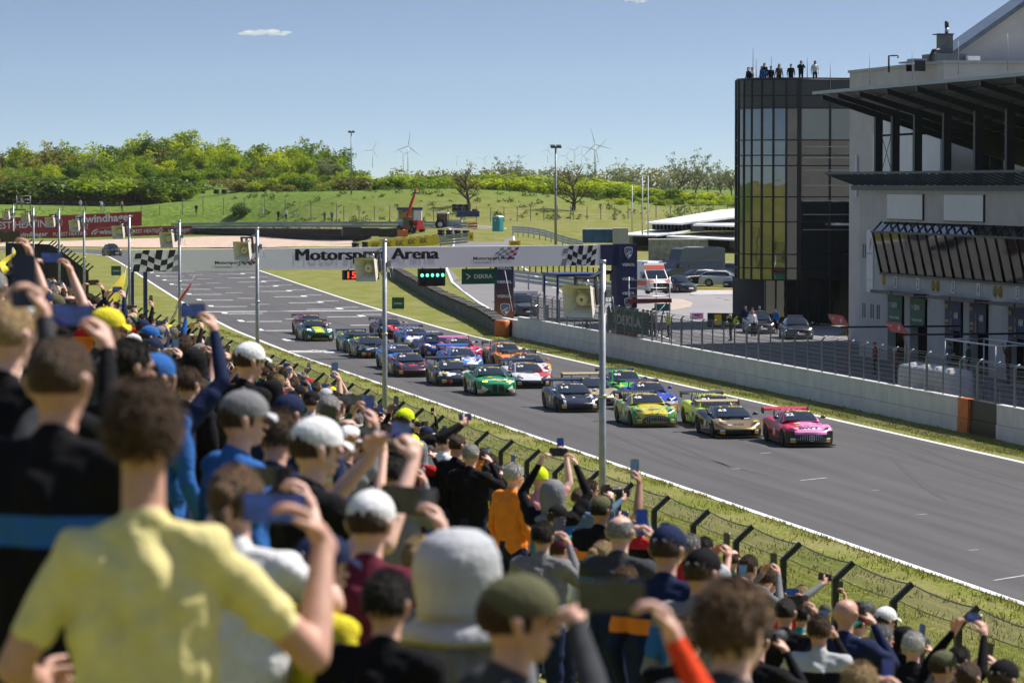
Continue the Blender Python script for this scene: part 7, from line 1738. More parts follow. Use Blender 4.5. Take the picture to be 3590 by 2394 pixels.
EYEM.materials.append(mat('eye_dark', (.05, .035, .03), .3, var=0)); LIPM.materials.append(mat('lip', (.33, .12, .10), .5, var=0))
def shrink(me, k=.915):
    n = len(me.vertices); co = np.empty(n * 3); me.vertices.foreach_get('co', co); co = co.reshape(-1, 3); c = np.array(HEADC); co = c + (co - c) * k; me.vertices.foreach_set('co', co.ravel()); me.update(); return me
for q_ in (CAPM, BRIMM, BUTM, LOGOM, BACKM, HOODM, HATM, BEANM, EYEM, LIPM, GLASM): shrink(q_)
# phones
b = MB(); b.prism([(-.036, -.07), (-.03, -.077), (.03, -.077), (.036, -.07), (.036, .07), (.03, .077), (-.03, .077), (-.036, .07)], -.0045, .0045, plane='xz'); PHM = b.mesh('case'); PHM.materials.append(mat('phone_case', (.015, .015, .018), .35, var=0))
b = MB(); b.add([(-.032, -.0052, -.071), (.032, -.0052, -.071), (.032, -.0052, .071), (-.032, -.0052, .071)], [(0, 1, 2, 3)]); SCM = b.mesh('screen')
b = MB(); b.b2(-.03, -.004, .0047, .008, .04, .07); LEM = b.mesh('lens_block'); LEM.materials.append(MATS['phone_case'])
def screenmat(name, c, e):
    m = mat(name, c, .08, var=.6, scale=14, spec=.6); bb_ = m.node_tree.nodes['Principled BSDF']
    rp_ = [q for q in m.node_tree.nodes if q.type == 'VALTORGB'][0]; m.node_tree.links.new(rp_.outputs[0], bb_.inputs['Emission Color']); bb_.inputs['Emission Strength'].default_value = e; return m
SCR = [screenmat('blue_screen', (.010, .028, .13), .45), screenmat('dark_screen', (.010, .011, .016), .3), screenmat('sky_screen', (.03, .07, .14), .5), screenmat('grey_screen', (.03, .036, .05), .4)]
b = MB(); b.b2(-.065, .065, -.05, .03, -.05, .045); b.b2(-.03, .03, -.045, .02, .045, .07); DCB = b.mesh('camera_body'); DCB.materials.append(BLACK)
b = MB(); b.lathe([(.04, .03), (.042, .12), (.05, .17), (.045, .17), (.0, .15)], (0, 0, 0), 14, axis='y'); DCL = b.mesh('lens'); DCL.materials.append(BLACK)
PM = {}
def clothmat(c):
    k = tuple(round(v, 3) for v in c)
    if k not in PM: PM[k] = mat('cloth_%d' % len(PM), c, .85, var=.14, scale=7, bump=.25, bscale=60, spec=.08)
    return PM[k]
def patterned(c, c2, kind):
    k = (kind,) + tuple(round(v, 3) for v in c) + tuple(round(v, 3) for v in c2)
    if k in PM: return PM[k]
    m = livery('patterned_cloth_%d' % len(PM), c, {'band': [((('z', 1.22, 1.30),), c2)], 'yoke': [((('z', 1.36, 1.6),), c2)], 'back': [((('a', 0, .09), ('z', 1.18, 1.28), ('y', -1, 0)), c2)], 'side': [((('a', .13, .3), ('z', .9, 1.36)), c2)]}[kind], .85)
    q = m.node_tree.nodes['Principled BSDF']; q.inputs['Coat Weight'].default_value = 0; q.inputs['Specular IOR Level'].default_value = .08; PM[k] = m; return m
def hairmat(c):
    k = ('h',) + tuple(c)
    if k not in PM: PM[k] = mat('hair_%d' % len(PM), c, .5, var=.45, scale=55, bump=.8, bscale=90, spec=.2)
    return PM[k]
SKIN = [mat('skin_%d' % i, c, .5, var=.1, scale=14, spec=.35) for i, c in enumerate(((.56, .315, .235), (.62, .375, .295), (.50, .275, .20), (.36, .19, .125)))]
for m in SKIN: m.node_tree.nodes['Principled BSDF'].inputs['Subsurface Weight'].default_value = .0
CN = {'black': (.009, .009, .011), 'navy': (.014, .022, .06), 'grey': (.19, .19, .20), 'white': (.72, .72, .73), 'red': (.42, .02, .025), 'blue': (.03, .12, .36), 'orange': (.72, .22, .03), 'yellow': (.72, .60, .04), 'green': (.03, .12, .06), 'maroon': (.13, .02, .04), 'brown': (.08, .05, .03), 'olive': (.10, .10, .055), 'pink': (.62, .26, .30), 'light grey': (.42, .43, .45), 'neon yellow': (.62, .78, .015), 'bright red': (.75, .06, .015), 'pale yellow': (.68, .60, .27), 'dark grey': (.05, .052, .058), 'beige': (.48, .38, .22), 'teal': (.03, .22, .22), 'slate blue': (.10, .15, .22)}
HC = {'brown': (.075, .042, .022), 'dark': (.018, .014, .011), 'blond': (.36, .24, .11), 'grey': (.30, .29, .28), 'white': (.58, .56, .53), 'light brown': (.14, .08, .04), 'ginger': (.19, .085, .03)}
USEDL = {}
def uniq(label, tails):
    for t in [''] + tails:
        l = (label + t).strip()
        if l not in USEDL and len(l.split()) <= 16: USEDL[l] = 1; return l
    for o_ in ordn[1:]:
        l = ' '.join(f'{o_} farther {label}'.split()[:16])
        if tails and len((l + tails[1]).split()) <= 16: l += tails[1]
        if l not in USEDL: USEDL[l] = 1; return l
    return label
def person(loc, rz, pose, top, head, skin=0, sleeves='long', trousers='navy', scale=1., label='', group=None, screen=0, glasses=False, detail=True, phone_label=None, caprot=0., phone_scale=1., logo=None, cap2=None, pattern=None):
    me, ph = body_mesh(pose)
    t = thing('person', label, 'person', loc, rz, group); t.scale = (scale,) * 3
    bo = put('body', me, None, t); tm_ = clothmat(CN[top]) if not pattern else patterned(CN[top], CN[pattern[1]], pattern[0]); ms = [SKIN[skin], tm_, clothmat(CN[top]) if sleeves == 'long' else SKIN[skin], clothmat(CN[trousers]), clothmat(CN['dark grey'])]
    for i in range(5): bo.material_slots[i].link = 'OBJECT'; bo.material_slots[i].material = ms[i]
    def sub(nm, mesh, m=None, parent=None):
        o = put(nm, mesh, None, parent or t)
        if m is not None:
            if not mesh.materials: mesh.materials.append(m)
            o.material_slots[0].link = 'OBJECT'; o.material_slots[0].material = m
        return o
    kind, col = head
    if kind in ('short', 'crop', 'fringe', 'curly', 'tousled', 'long', 'tail'): sub('hair', hair_mesh(kind), hairmat(HC[col]))
    elif kind == 'cap':
        c = sub('cap', CAPM, clothmat(CN[col])); sub('brim', BRIMM, clothmat(CN[cap2 or col]), c); sub('button', BUTM, clothmat(CN[cap2 or col]), c)
        if logo: sub('badge', LOGOM, clothmat(CN[logo]), c); sub('back_badge', BACKM, clothmat(CN[logo]), c)
        if caprot: c.rotation_euler = (0, 0, caprot); c.location = Vector((CAPC.x, CAPC.y, 0)) - Matrix.Rotation(caprot, 3, 'Z') @ Vector((CAPC.x, CAPC.y, 0))
        if detail: sub('hair', hair_mesh('fringe'), hairmat(HC['brown' if skin != 3 else 'dark']))
    elif kind == 'hood': sub('hood', HOODM, clothmat(CN[col]))
    elif kind == 'hat': sub('hat', HATM, clothmat(CN[col]))
    elif kind == 'beanie': sub('beanie', BEANM, clothmat(CN[col]))
    if detail: sub('eyes', EYEM); sub('lips', LIPM)
    if glasses: sub('sunglasses', GLASM)
    if ph:
        c, mode = ph; M = Matrix.Translation(Vector(loc)) @ Matrix.Rotation(rz, 4, 'Z') @ Matrix.Scale(scale, 4)
        p = M @ c
        if mode == 'c':
            d = thing('handheld_camera', phone_label[1] if phone_label else '', 'camera', p, rz, 'cameras held by spectators'); put('camera_body', DCB, None, d); put('lens', DCL, None, d)
        else:
            d = thing('phone', phone_label[0] if phone_label else '', 'phone', p, rz, 'phones held up by spectators'); q = put('case', PHM, None, d); s_ = put('screen', SCM, None, d); put('lens_block', LEM, None, q)
            if not SCM.materials: SCM.materials.append(SCR[0])
            s_.material_slots[0].link = 'OBJECT'; s_.material_slots[0].material = SCR[screen]
            d.rotation_euler = (R(-6), R(90) if mode == 'l' else R(random.uniform(-6, 6)), rz); d.rotation_mode = 'XYZ'
            if mode == 'l': d.rotation_euler = (Matrix.Rotation(rz, 3, 'Z') @ Matrix.Rotation(R(90 + random.uniform(-4, 4)), 3, 'Y')).to_euler()
        d.scale = (phone_scale * scale,) * 3
    return t
def face_to(loc, tgt): d = Vector(tgt) - Vector(loc); return math.atan2(-d.x, d.y)
ACT = {'down': 'watching', 'portrait': 'filming upright at face height', 'portrait_hi': 'holding a phone high', 'left_hi': 'holding a phone left handed', 'landscape': 'filming sideways at face height', 'landscape_hi': 'holding a phone sideways overhead', 'landscape_right': 'holding a phone sideways one handed', 'brow': 'shading the eyes', 'point': 'reaching a phone forward', 'camera': 'looking through a camera', 'cheer': 'raising one arm', 'hero': 'filming over the heads'}
def headword(h):
    k, c = h
    return {'short': f'short {c} hair', 'crop': f'cropped {c} hair', 'fringe': f'balding {c} head', 'curly': f'curly {c} hair', 'tousled': f'tousled {c} hair', 'long': f'long {c} hair', 'tail': f'{c} ponytail', 'cap': f'{c} cap', 'hood': f'{c} hood up', 'hat': f'{c} brimmed hat', 'beanie': f'{c} beanie', 'bald': 'bald head'}[k]
def zone(loc):
    n = sum(1 for y in POLEY if loc[1] > y)
    w = ['before the nearest pole', 'past the first pole', 'past the second pole', 'past the third pole', 'past the fourth pole', 'past the fifth pole', 'past the sixth pole'][min(n, 6)]
    return w
PLACED = []
def spectator(px, ytop, Z, pose, top, head, **kw):
    """a spectator whose head top shows at (px, ytop) at depth Z, standing on the bank"""
    Z = Z * (1.1 if Z < 20 else 1.03); p = atd(px, ytop, Z); g = hgt(p.x, p.y); extra = .03 if head[0] in ('cap', 'hat', 'hood', 'beanie', 'curly', 'tousled') else .0
    s = max(.80, min(1.16, (p.z - g) / (1.755 + extra)))
    return add_spectator(Vector((p.x, p.y, g)), s, pose, top, head, **kw)
def add_spectator(loc, s, pose, top, head, turn=0., **kw):
    rz = face_to(loc, (37, max(loc.y + 55, 115 - loc.y) if proj(loc)[2] < 14 else loc.y + 55, 0)) + R(turn)
    hw = headword(head); wz = zone(loc); near = proj(loc)[2] < 16
    side = 'by the fence' if loc.x > 13 else ('high on the bank' if loc.x < 5 else 'on the middle of the bank')
    base = f'person with {hw} in {top} top {ACT[pose]}'
    lab = uniq(base, [', ' + side, ', ' + wz, f', {side} {wz}'])
    pb_ = f'{"phone" if pose != "camera" else "black camera"} of the person with {hw} and {top} top'
    pl = uniq(pb_, [', ' + side, ', ' + wz, f', {side} {wz}']) if body_mesh(pose)[1] else None
    PLACED.append((loc.copy(), s))
    return person(loc, rz, pose, top, head, scale=s, label=lab, group='spectators on the bank', phone_label=(pl, pl), **kw)
S = spectator
# the large figures in front, as the photograph shows them
S(500, 1305, 7.2, 'hero', 'pale yellow', ('tousled', 'brown'), sleeves='short', skin=2, screen=0, phone_scale=1.05, turn=12)
S(1780, 1985, 7.6, 'brow', 'dark grey', ('cap', 'olive'), turn=-66, skin=0, logo=None)
hd_ = [q for q in S(1600, 1832, 9.4, 'down', 'grey', ('hood', 'light grey'), turn=-8, skin=1).children if q.name.startswith('hood')][0]; hd_.scale = (1.28, 1.2, 1)
S(2555, 2008, 8.1, 'down', 'dark grey', ('tousled', 'light brown'), turn=-30, skin=1)
S(2145, 2455, 6.5, 'landscape_right', 'bright red', ('short', 'blond'), turn=6, screen=1, phone_scale=1.15, skin=1)
S(1085, 1443, 12.0, 'landscape', 'black', ('cap', 'white'), turn=-46, skin=1, logo='dark grey', sleeves='short')
S(1105, 1850, 9.3, 'down', 'yellow', ('cap', 'navy'), turn=-44, logo='white', skin=1)
S(195, 1178, 8.0, 'down', 'black', ('crop', 'brown'), turn=-10, skin=2, pattern=('band', 'blue'))
S(-150, 1240, 8.9, 'portrait_hi', 'dark grey', ('crop', 'light brown'), turn=8, screen=1, phone_scale=1.15, skin=1)
S(10, 1050, 10.0, 'landscape', 'black', ('crop', 'blond'), turn=-14, skin=1)
S(355, 1066, 19.0, 'down', 'dark grey', ('cap', 'yellow'), turn=-50, skin=0)
S(440, 1190, 13.0, 'down', 'black', ('short', 'dark'), turn=-30, glasses=True, skin=0)
S(530, 1222, 15.0, 'down', 'blue', ('cap', 'blue'), turn=-15, cap2='black')
S(560, 1245, 16.0, 'landscape_right', 'navy', ('short', 'dark'), turn=-6)
S(830, 1350, 13.0, 'down', 'blue', ('cap', 'grey'), turn=-42, cap2='light grey')
S(860, 1188, 24.0, 'down', 'black', ('cap', 'white'), turn=-30, logo='red')
S(960, 1440, 13.5, 'portrait', 'navy', ('short', 'brown'), turn=-10, screen=1, phone_scale=1.25)
S(820, 1640, 9.2, 'landscape', 'white', ('tail', 'light brown'), turn=-4, screen=1, sleeves='short', skin=1)
S(1290, 1700, 10.5, 'landscape', 'maroon', ('cap', 'white'), turn=-10, screen=1, phone_scale=1.5, sleeves='short', skin=1)
S(1470, 1905, 12.5, 'portrait', 'beige', ('tail', 'blond'), turn=2, screen=0, phone_scale=1.2, skin=1)
S(1120, 1560, 17.0, 'portrait_hi', 'grey', ('short', 'grey'), turn=-14)
S(1413, 1424, 37.0, 'point', 'black', ('cap', 'neon yellow'), turn=-18)
S(1430, 1513, 35.0, 'down', 'maroon', ('cap', 'neon yellow'), turn=-38, skin=1)
S(1890, 1633, 36.0, 'portrait_hi', 'pink', ('beanie', 'neon yellow'), turn=4, sleeves='short', skin=1)
S(1795, 1625, 33.0, 'down', 'orange', ('short', 'white'), turn=-34, glasses=True, skin=1)
S(1555, 1505, 38.0, 'down', 'white', ('short', 'dark'), turn=-42, sleeves='short')
S(1600, 1522, 35.5, 'down', 'black', ('crop', 'brown'), turn=-30)
S(1648, 1555, 35.0, 'camera', 'black', ('crop', 'grey'), turn=-10)
S(2060, 1682, 40.0, 'camera', 'navy', ('short', 'brown'), turn=-50)
S(2450, 1955, 31.0, 'down', 'white', ('cap', 'maroon'), turn=-55, logo='white')
S(2860, 2215, 27.0, 'down', 'brown', ('hat', 'beige'), turn=-30)
S(3095, 2118, 29.0, 'down', 'brown', ('cap', 'white'), turn=-35)
S(3085, 2190, 26.0, 'portrait', 'black', ('short', 'grey'), turn=-45)
S(3200, 2215, 25.0, 'camera', 'black', ('short', 'white'), turn=-4)
S(3295, 2270, 22.5, 'landscape_hi', 'black', ('cap', 'olive'), turn=-40)
S(3510, 2300, 20.0, 'down', 'navy', ('cap', 'black'), turn=-20, logo='white')
S(1960, 1882, 24.0, 'down', 'white', ('cap', 'maroon'), turn=-30, sleeves='short')
S(2110, 1900, 23.0, 'down', 'light grey', ('tail', 'blond'), turn=-20, skin=1)
S(1900, 1830, 22.0, 'portrait', 'grey', ('short', 'dark'), turn=0, screen=3, phone_scale=1.25)
S(2650, 2170, 17.0, 'camera', 'black', ('cap', 'black'), turn=-10)
S(2190, 1985, 20.0, 'portrait_hi', 'navy', ('short', 'light brown'), turn=-12)
S(3010, 2330, 14.0, 'portrait', 'beige', ('long', 'blond'), turn=-8)
S(1350, 2230, 9.0, 'down', 'black', ('short', 'dark'), turn=-14)
# ------------------------------------------------------------------ the rest of the crowd, thinned where nobody shows
rng = random.Random(21)
MW, MH = 360, 240; occ = np.zeros((MH, MW), bool)
def stamp(loc, s, test=False):
    hx, hy, z = proj(loc + Vector((0, 0, 1.63 * s))); r = .105 * s * F / z / 10; hx /= 10; hy /= 10
    y0, y1, x0, x1 = int(hy - r * 1.15), int(math.ceil(hy + r * 1.15)), int(hx - r), int(math.ceil(hx + r))
    y0c, y1c, x0c, x1c = max(0, y0), max(0, min(MH, y1 + 1)), max(0, x0), max(0, min(MW, x1 + 1))
    if test:
        if x1c - x0c < 1 or y1c - y0c < 1: return 0
        return 1 - occ[y0c:y1c, x0c:x1c].mean()
    occ[y0c:y1c, x0c:x1c] = True; w = .21 * s * F / z / 10; yt = int(hy + r * 1.4)
    occ[max(0, min(MH, yt)):MH, max(0, int(hx - w)):max(0, min(MW, int(hx + w) + 1))] = True
cands = []
y = 9.0
while y < 235:
    st = .62 if y < 60 else (.8 if y < 110 else 1.1)
    x = .5 + rng.uniform(0, .6)
    while x < 15.6:
        if not (y > 70 and x < 6.5 and y < 150): cands.append((x + rng.uniform(-.2, .2), y + rng.uniform(-.24, .24)))
        x += (.56 if y < 60 else .75) * rng.uniform(.85, 1.2)
    y += st
for k in range(230):
    y = 62 + 150 * (k / 230) ** 1.15; cands.append((rng.uniform(13.2, 15.3), y + rng.uniform(-.3, .3)))
for loc, s in sorted(PLACED, key=lambda q: proj(q[0])[2]): stamp(loc, s)
cands.sort(key=lambda c: proj((c[0], c[1], 6))[2])
tops = ['black'] * 20 + ['navy'] * 6 + ['grey', 'dark grey', 'dark grey', 'dark grey', 'white', 'white', 'red', 'red', 'blue', 'blue', 'orange', 'green', 'olive', 'maroon', 'light grey', 'brown', 'slate blue', 'yellow', 'pink', 'teal', 'beige']
heads = [('short', 'brown')] * 5 + [('short', 'dark')] * 5 + [('crop', 'brown'), ('crop', 'dark'), ('crop', 'grey'), ('short', 'grey'), ('short', 'grey'), ('short', 'light brown'), ('short', 'blond'), ('tousled', 'brown'), ('curly', 'brown'), ('fringe', 'grey'), ('fringe', 'brown'), ('bald', ''), ('long', 'brown'), ('long', 'blond'), ('tail', 'brown'), ('tail', 'dark'), ('cap', 'black'), ('cap', 'black'), ('cap', 'black'), ('cap', 'navy'), ('cap', 'navy'), ('cap', 'white'), ('cap', 'white'), ('cap', 'grey'), ('cap', 'red'), ('cap', 'blue'), ('cap', 'olive'), ('cap', 'beige'), ('hood', 'black'), ('hood', 'grey'), ('beanie', 'black'), ('hat', 'light grey'), ('hat', 'olive'), ('cap', 'neon yellow')]
poses = ['down'] * 12 + ['portrait'] * 6 + ['portrait_hi'] * 3 + ['left_hi'] + ['landscape'] * 4 + ['landscape_hi'] * 2 + ['brow', 'brow', 'point', 'camera', 'camera']
nP = 0; nfar = 0
for x, y in cands:
    g = hgt(x, y); s = rng.uniform(.86, 1.03) if y < 60 else rng.uniform(.95, 1.08); loc = Vector((x, y, g)); px, py, z = proj(loc + Vector((0, 0, 1.65 * s)))
    if not (-60 < px < 3650 and py < 2440): continue
    if any((loc.xy - q.xy).length < .5 for q, _ in PLACED): continue
    if z < 15.5 and z > 8.2 and py > 1500 and rng.random() < .6:
        s = rng.uniform(.74, .88); v = stamp(loc, s, True)
        if v > .3: add_spectator(loc, s, 'down', rng.choice(['black', 'navy', 'dark grey', 'black', 'brown']), rng.choice([('short', 'dark'), ('short', 'brown'), ('cap', 'black'), ('long', 'brown'), ('tousled', 'light brown'), ('hood', 'black')]), skin=rng.choice((0, 1, 2)), turn=rng.uniform(-30, 10)); stamp(loc, s); nP += 1
        continue
    if z < 15.5 or rng.random() > (.1 if z < 20 else .24 if z < 35 else .55 if z < 60 else 1): continue
    if any(abs(x - PX) < .3 and abs(y - Yp) < .3 for Yp in POLEY): continue
    v = stamp(loc, s, True)
    need = .10 if z < 60 else .12
    if v < need: continue
    if nP >= 235: break
    near_ = z < 24; add_spectator(loc, s, rng.choice(poses if not near_ else ['down', 'down', 'portrait', 'landscape', 'camera']), rng.choice(tops if not near_ else ['black', 'black', 'navy', 'dark grey', 'grey', 'brown']), rng.choice(heads), skin=rng.choice((0, 0, 1, 1, 2, 2, 3)), sleeves=rng.choice(('long', 'long', 'short')), turn=rng.uniform(-38, 14), screen=rng.choice((0, 1, 1, 2, 3)), glasses=rng.random() < .2, detail=z < 60, trousers=rng.choice(('navy', 'black', 'dark grey', 'slate blue', 'olive', 'beige', 'grey')), logo=rng.choice((None, None, 'white', 'red')), phone_scale=1.08, pattern=rng.choice((None, None, ('band', 'white'), ('yoke', 'red'), ('back', 'white'), ('back', 'yellow'), ('side', 'grey'), ('yoke', 'light grey'), ('side', 'blue'), ('band', 'orange'))))
    stamp(loc, s); nP += 1
print('SPECTATORS', nP, len(PLACED), 'last z', z)
# ------------------------------------------------------------------ other people: tower roof, far bank, pit lane, paddock
def bystander(loc, rz, pose, top, head, label, **kw):
    return person(Vector(loc), rz, pose, top, head, label=label, phone_label=('phone of the ' + label.split(' person')[0] + ' person', 'camera of the ' + label.split(' person')[0] + ' person') , detail=False, **kw)
TF = [(2628, 'navy', ('short', 'brown'), 'down', 'first'), (2640, 'white', ('crop', 'brown'), 'portrait', 'second'), (2664, 'blue', ('short', 'blond'), 'down', 'third'), (2690, 'black', ('tail', 'blond'), 'down', 'fourth'), (2708, 'black', ('short', 'dark'), 'down', 'fifth'), (2735, 'olive', ('long', 'blond'), 'down', 'sixth'), (2770, 'black', ('short', 'dark'), 'down', 'seventh')]
for px, tp, hd, ps, nth in TF:
    p = aty(px, 290, 240.6 if px > 2650 else 241.6)
    person(Vector((p.x + random.uniform(-.25, .25), p.y, 18.0 - random.uniform(.62, .95))), R(150 + random.uniform(-40, 40)), ps, tp, hd, label=f'person leaning on the tower roof edge, {nth} from the left', group='people on the tower roof', detail=False, phone_label=('phone of the second person on the tower roof',) * 2, trousers='navy')
for px, tp, hd, ps, lab in ((2808, 'black', ('short', 'dark'), 'portrait', 'tall person in black standing with a phone on the tower roof'), (2857, 'white', ('long', 'dark'), 'down', 'person with long dark hair in white jacket on the tower roof')):
    p = aty(px, 280, 239.6); person(Vector((p.x, p.y, 18.0 - .5)), R(170), ps, tp, hd, label=lab, group='people on the tower roof', detail=False, phone_label=('phone of the tall person in black on the tower roof',) * 2)
for px, py, tp, hd, ps, tr, lab in ((76, 732, 'light grey', ('cap', 'white'), 'down', 'light grey', 'marshal in pale overalls beside the scaffold on the left bank'), (282, 734, 'white', ('cap', 'red'), 'down', 'light grey', 'marshal in white with arms crossed, left of two before the thicket'), (355, 738, 'white', ('short', 'brown'), 'brow', 'light grey', 'marshal in white shading the eyes before the thicket'), (427, 738, 'pink', ('short', 'brown'), 'down', 'navy', 'marshal in pale top with dark trousers before the thicket'), (688, 750, 'navy', ('short', 'blond'), 'down', 'navy', 'person in navy alone on the grass beyond the red boards'), (976, 772, 'navy', ('short', 'brown'), 'down', 'navy', 'marshal in navy with a white bib, left of the pair by the white chairs'), (1003, 772, 'white', ('cap', 'white'), 'down', 'navy', 'marshal in white bib, right of the pair by the white chairs'), (1138, 776, 'grey', ('short', 'brown'), 'down', 'black', 'left person of the dark pair by the far fence'), (1164, 776, 'grey', ('short', 'grey'), 'down', 'black', 'right person of the dark pair by the far fence'), (1462, 812, 'navy', ('short', 'brown'), 'down', 'navy', 'person standing beside the red telehandler')):
    p = hit(px, py); k = 48 * proj(p)[2] / F / 1.75; person(p, R(175 + random.uniform(-25, 25)), ps, tp, hd, trousers=tr, label=lab, detail=False, group='marshals on the far side', scale=max(.95, min(1.1, k)))
for i, (px, py) in enumerate(((920, 748), (1033, 760))):
    p = hit(px, py); t = thing('plastic_chair', f'white plastic chair {"left" if i == 0 else "right"} of the marshals with bibs', 'chair', p, R(160), 'white chairs on the far bank'); MB().b2(-.25, .25, -.25, .25, .4, .46).build('seat', WPAN, t); MB().b2(-.25, .25, .2, .26, .47, .95).build('backrest', WPAN, t)
    for x in (-.22, .22):
        for y in (-.2, .2): MB().b2(x - .03, x + .03, y - .03, y + .03, 0, .4).build('leg', WPAN, t)
p = hit(60, 734); t = thing('scaffold_tower', 'small dark scaffold tower before the thicket on the left bank', 'scaffold', p)
for x in (0, 2.6):
    for y in (0, 2): MB().tube([(x, y, 0), (x, y, 2.6)], .05, 6).build('scaffold_pole', GALVD, t)
for z in (1.2, 1.9, 2.6): MB().tube([(0, 0, z), (2.6, 0, z)], .05, 6).build('scaffold_rail', GALVD, t)
MB().b2(-.1, 2.7, 0, 2, 1.15, 1.22).build('deck', DARK, t)
for px, py, D, tp, hd, ps, rz, lab in ((1512, 905, 330, 'dark grey', ('short', 'brown'), 'camera', 165, 'photographer in dark clothes seen above the gantry top'),
        (2235, 1140, 235, 'black', ('short', 'dark'), 'down', 60, 'crew member in black below the printed tower, first of five'), (2256, 1146, 234, 'grey', ('short', 'brown'), 'down', 40, 'crew member in grey below the printed tower, second of five'), (2272, 1146, 233, 'black', ('cap', 'black'), 'down', 70, 'crew member in black with a black cap beside the tripod camera'), (2283, 1150, 232, 'black', ('short', 'brown'), 'down', 50, 'crew member in black next to the cap wearer'), (2297, 1152, 231, 'grey', ('short', 'brown'), 'down', 60, 'crew member in grey closest to the high visibility vest'),
        (2343, 1160, 230, 'neon yellow', ('cap', 'white'), 'down', 80, 'marshal in high visibility vest beside the tripod camera'),
        (2562, 1178, 225, 'black', ('cap', 'pale yellow'), 'down', 60, 'fire marshal with pale helmet before the black board wall'), (2613, 1168, 240, 'navy', ('short', 'grey'), 'down', -160, 'person in navy in the paddock group, farthest left'), (2636, 1172, 238, 'pink', ('short', 'brown'), 'down', -150, 'person in pale pink in the paddock group'), (2662, 1170, 240, 'dark grey', ('cap', 'grey'), 'down', 170, 'person in dark grey jacket in the paddock group'), (2640, 1186, 232, 'white', ('fringe', 'grey'), 'down', -170, 'balding person in white in the paddock group'), (2720, 1176, 236, 'blue', ('short', 'dark'), 'down', 120, 'person in blue beside the tower door')):
    p = atd(px, py, D); g = hgt(p.x, p.y); top_z = p.z
    kk = gp(px, py + 0); p = Vector((p.x, p.y, g + .03)); s_ = 1.0
    person(p, R(rz), ps, tp, hd, label=lab, detail=False, group='crew and marshals behind the pit wall', trousers='black', phone_label=('', 'camera of the photographer above the gantry'))
for px, py, X_, tp, hd, lab, rz in ((3068, 1250, 57, 'red', ('cap', 'red'), 'mechanic in red by the air line before garage one', 70), (3140, 1265, 56, 'red', ('cap', 'white'), 'mechanic in red and white leaning by the pit wall', 80), (3345, 1290, 58, 'black', ('cap', 'black'), 'mechanic in black before garage three', 60), (3330, 1300, 60.5, 'slate blue', ('short', 'dark'), 'mechanic in slate blue before garage three', 90), (3360, 1320, 50.5, 'blue', ('cap', 'white'), 'crew member with white cap behind the covered pallets', 75), (3395, 1300, 61.5, 'green', ('short', 'dark'), 'mechanic in green at the garage four door', 80)):
    p = atx(px, py, X_); person(Vector((X_, p.y, .02)), R(rz), 'down', tp, hd, label=lab, detail=False, group='mechanics in the pit lane', trousers='black')
p = atx(3535, 1270, 51.2); t = person(Vector((51.2, p.y, 1.65)), R(70), 'camera', 'brown', ('hood', 'dark grey'), label='cameraman in thick brown jacket on a platform by the pit wall', detail=False, group='mechanics in the pit lane', phone_label=('', 'camera of the cameraman in brown on the pit platform'), scale=1.05)
t = thing('step_platform', 'steel step platform under the cameraman in brown', 'platform', (51.2, p.y, 0)); MB().b2(-.7, .7, -.7, .7, 1.58, 1.65).build('deck', GALVD, t)
for x in (-.6, .6):
    for y in (-.6, .6): MB().tube([(x, y, 0), (x, y, 1.58)], .03, 6).build('platform_leg', GALV, t)
a = atd(2325, 1085, 232); g = 0.03; t = thing('tripod_camera', 'teal hooded camera on a tall tripod in the paddock', 'camera', (a.x, a.y, g)); h = a.z - g - .1
for k in range(3): an = 2.1 * k; MB().tube([(math.cos(an) * .55, math.sin(an) * .55, 0), (0, 0, h)], .03, 6).build('leg', BLACK, t)
MB().b2(-.55, .45, -.25, .25, h, h + .5).build('camera_hood', plain((.01, .10, .13), .7), t); MB().tube([(-.55, 0, h + .15), (-.8, 0, h + .1)], .07, 8).build('lens', BLACK, t)
# ------------------------------------------------------------------ flags in the crowd
def flag(label, base, tip, w, cols, word=None, droop=.6):
    b0, t0 = Vector(base), Vector(tip); t = thing('waving_flag', label, 'flag', b0); d = t0 - b0; L = d.length; up = d.normalized(); MB().tube([(0, 0, 0), tuple(d)], .012, 6).build('staff', GALVD, t)
    out = (Vector((-.55, -.5, -.65))).normalized(); n_ = len(cols)
    for i, c in enumerate(cols):
        q = MB()
        def P(u, v): a = (i + u) / n_; p = d * (1 - v * .62) + out * (a * w) * (1 - .25 * v) + Vector((.05 * math.sin(7 * a + 4 * v), .06 * math.sin(5 * a + 3 * v + 1), -.25 * a * a * w)); return tuple(p)
        q.grid(P, 6, 8); q.build('cloth', c, t)
    return t, d, out
b0 = atd(385, 1175, 62); t, d, o = flag('tall yellow flag with black marks waving over the crowd', b0, atd(443, 930, 62), 1.0, [mat('yellow_flag', (.80, .66, .05), .7, var=.1), MATS['yellow_flag']])
q = MB()
for k in range(4): q.add([tuple(d * (1 - (.25 + .12 * k)) + o * (.2 + u) + Vector((-.03, -.09, -.03 + v))) for u, v in ((0, 0), (.26, .03), (.26, .09), (0, .05))], [(0, 1, 2, 3)])
q.build('black_mark', LBLACK, t)
b0 = atd(600, 1120, 75); flag('red white and green flag waving beside the fourth pole', b0, atd(682, 965, 75), .85, [mat('flag_red', (.55, .02, .03), .7, var=.1), mat('flag_white', (.7, .7, .7), .7, var=.05), mat('flag_green', (.02, .24, .07), .7, var=.1)])
b0 = atd(30, 950, 40); flag('small yellow flag at the left edge of the crowd', b0, atd(45, 868, 40), .3, [MATS['yellow_flag']])
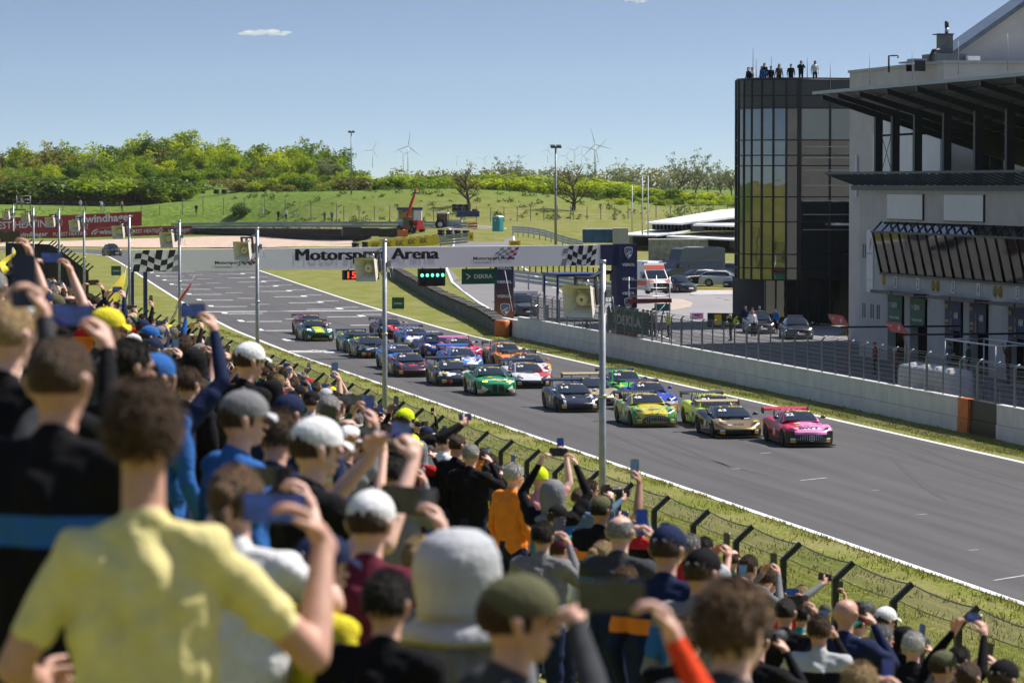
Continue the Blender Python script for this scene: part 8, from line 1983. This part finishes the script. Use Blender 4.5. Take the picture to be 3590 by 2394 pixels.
# ------------------------------------------------------------------ clouds and haze
CL_ = bpy.data.materials.new('cloud_vapour'); CL_.use_nodes = True; n_ = CL_.node_tree.nodes; n_.remove(n_['Principled BSDF']); pv = n_.new('ShaderNodeVolumePrincipled'); pv.inputs['Color'].default_value = (1, .98, .985, 1); pv.inputs['Density'].default_value = .03; pv.inputs['Anisotropy'].default_value = .0
CL_.node_tree.links.new(pv.outputs[0], n_['Material Output'].inputs['Volume'])
def cloud(label, px, py, wpx, hpx_, D, seed):
    r_ = random.Random(seed); c = atd(px, py, D); k = D / F; b = MB()
    for i in range(11): u = r_.uniform(-1, 1); b.ell((RT.x * u * wpx * k / 2, RT.y * u * wpx * k / 2 + r_.uniform(-30, 30), r_.uniform(-.25, .35) * hpx_ * k * (1 - abs(u) * .6)), ((wpx * k * r_.uniform(.1, .2)), wpx * k * .12, hpx_ * k * r_.uniform(.14, .34) * (1.1 - abs(u) * .6)), 14, 10)
    me = b.mesh('cloud'); o = bpy.data.objects.new('tmp', me); COL.objects.link(o); rm = o.modifiers.new('r', 'REMESH'); rm.mode = 'VOXEL'; rm.voxel_size = hpx_ * k / 22
    m2 = bpy.data.meshes.new_from_object(o.evaluated_get(bpy.context.evaluated_depsgraph_get())); bpy.data.objects.remove(o); m2.name = 'cloud'; m2.materials.clear()
    return tag(put('cloud', m2, CL_, None, c), label, 'cloud')
cloud('small white cloud in the sky above the wood', 930, 118, 150, 36, 11500, 3); cloud('cloud fragment at the top edge of the sky', 2222, 6, 70, 22, 11500, 5)
HZ = bpy.data.materials.new('thin_haze'); HZ.use_nodes = True; n_ = HZ.node_tree.nodes; n_.remove(n_['Principled BSDF']); pv = n_.new('ShaderNodeVolumePrincipled'); pv.inputs['Color'].default_value = (.86, .92, 1, 1); pv.inputs['Density'].default_value = 2.6e-5; pv.inputs['Anisotropy'].default_value = .2
HZ.node_tree.links.new(pv.outputs[0], n_['Material Output'].inputs['Volume'])
b = MB(); b.b2(-9500, 9500, -3500, 9800, -1.5, 330); tag(b.build('haze', HZ), 'thin pale haze over the far fields', 'haze', kind='stuff')
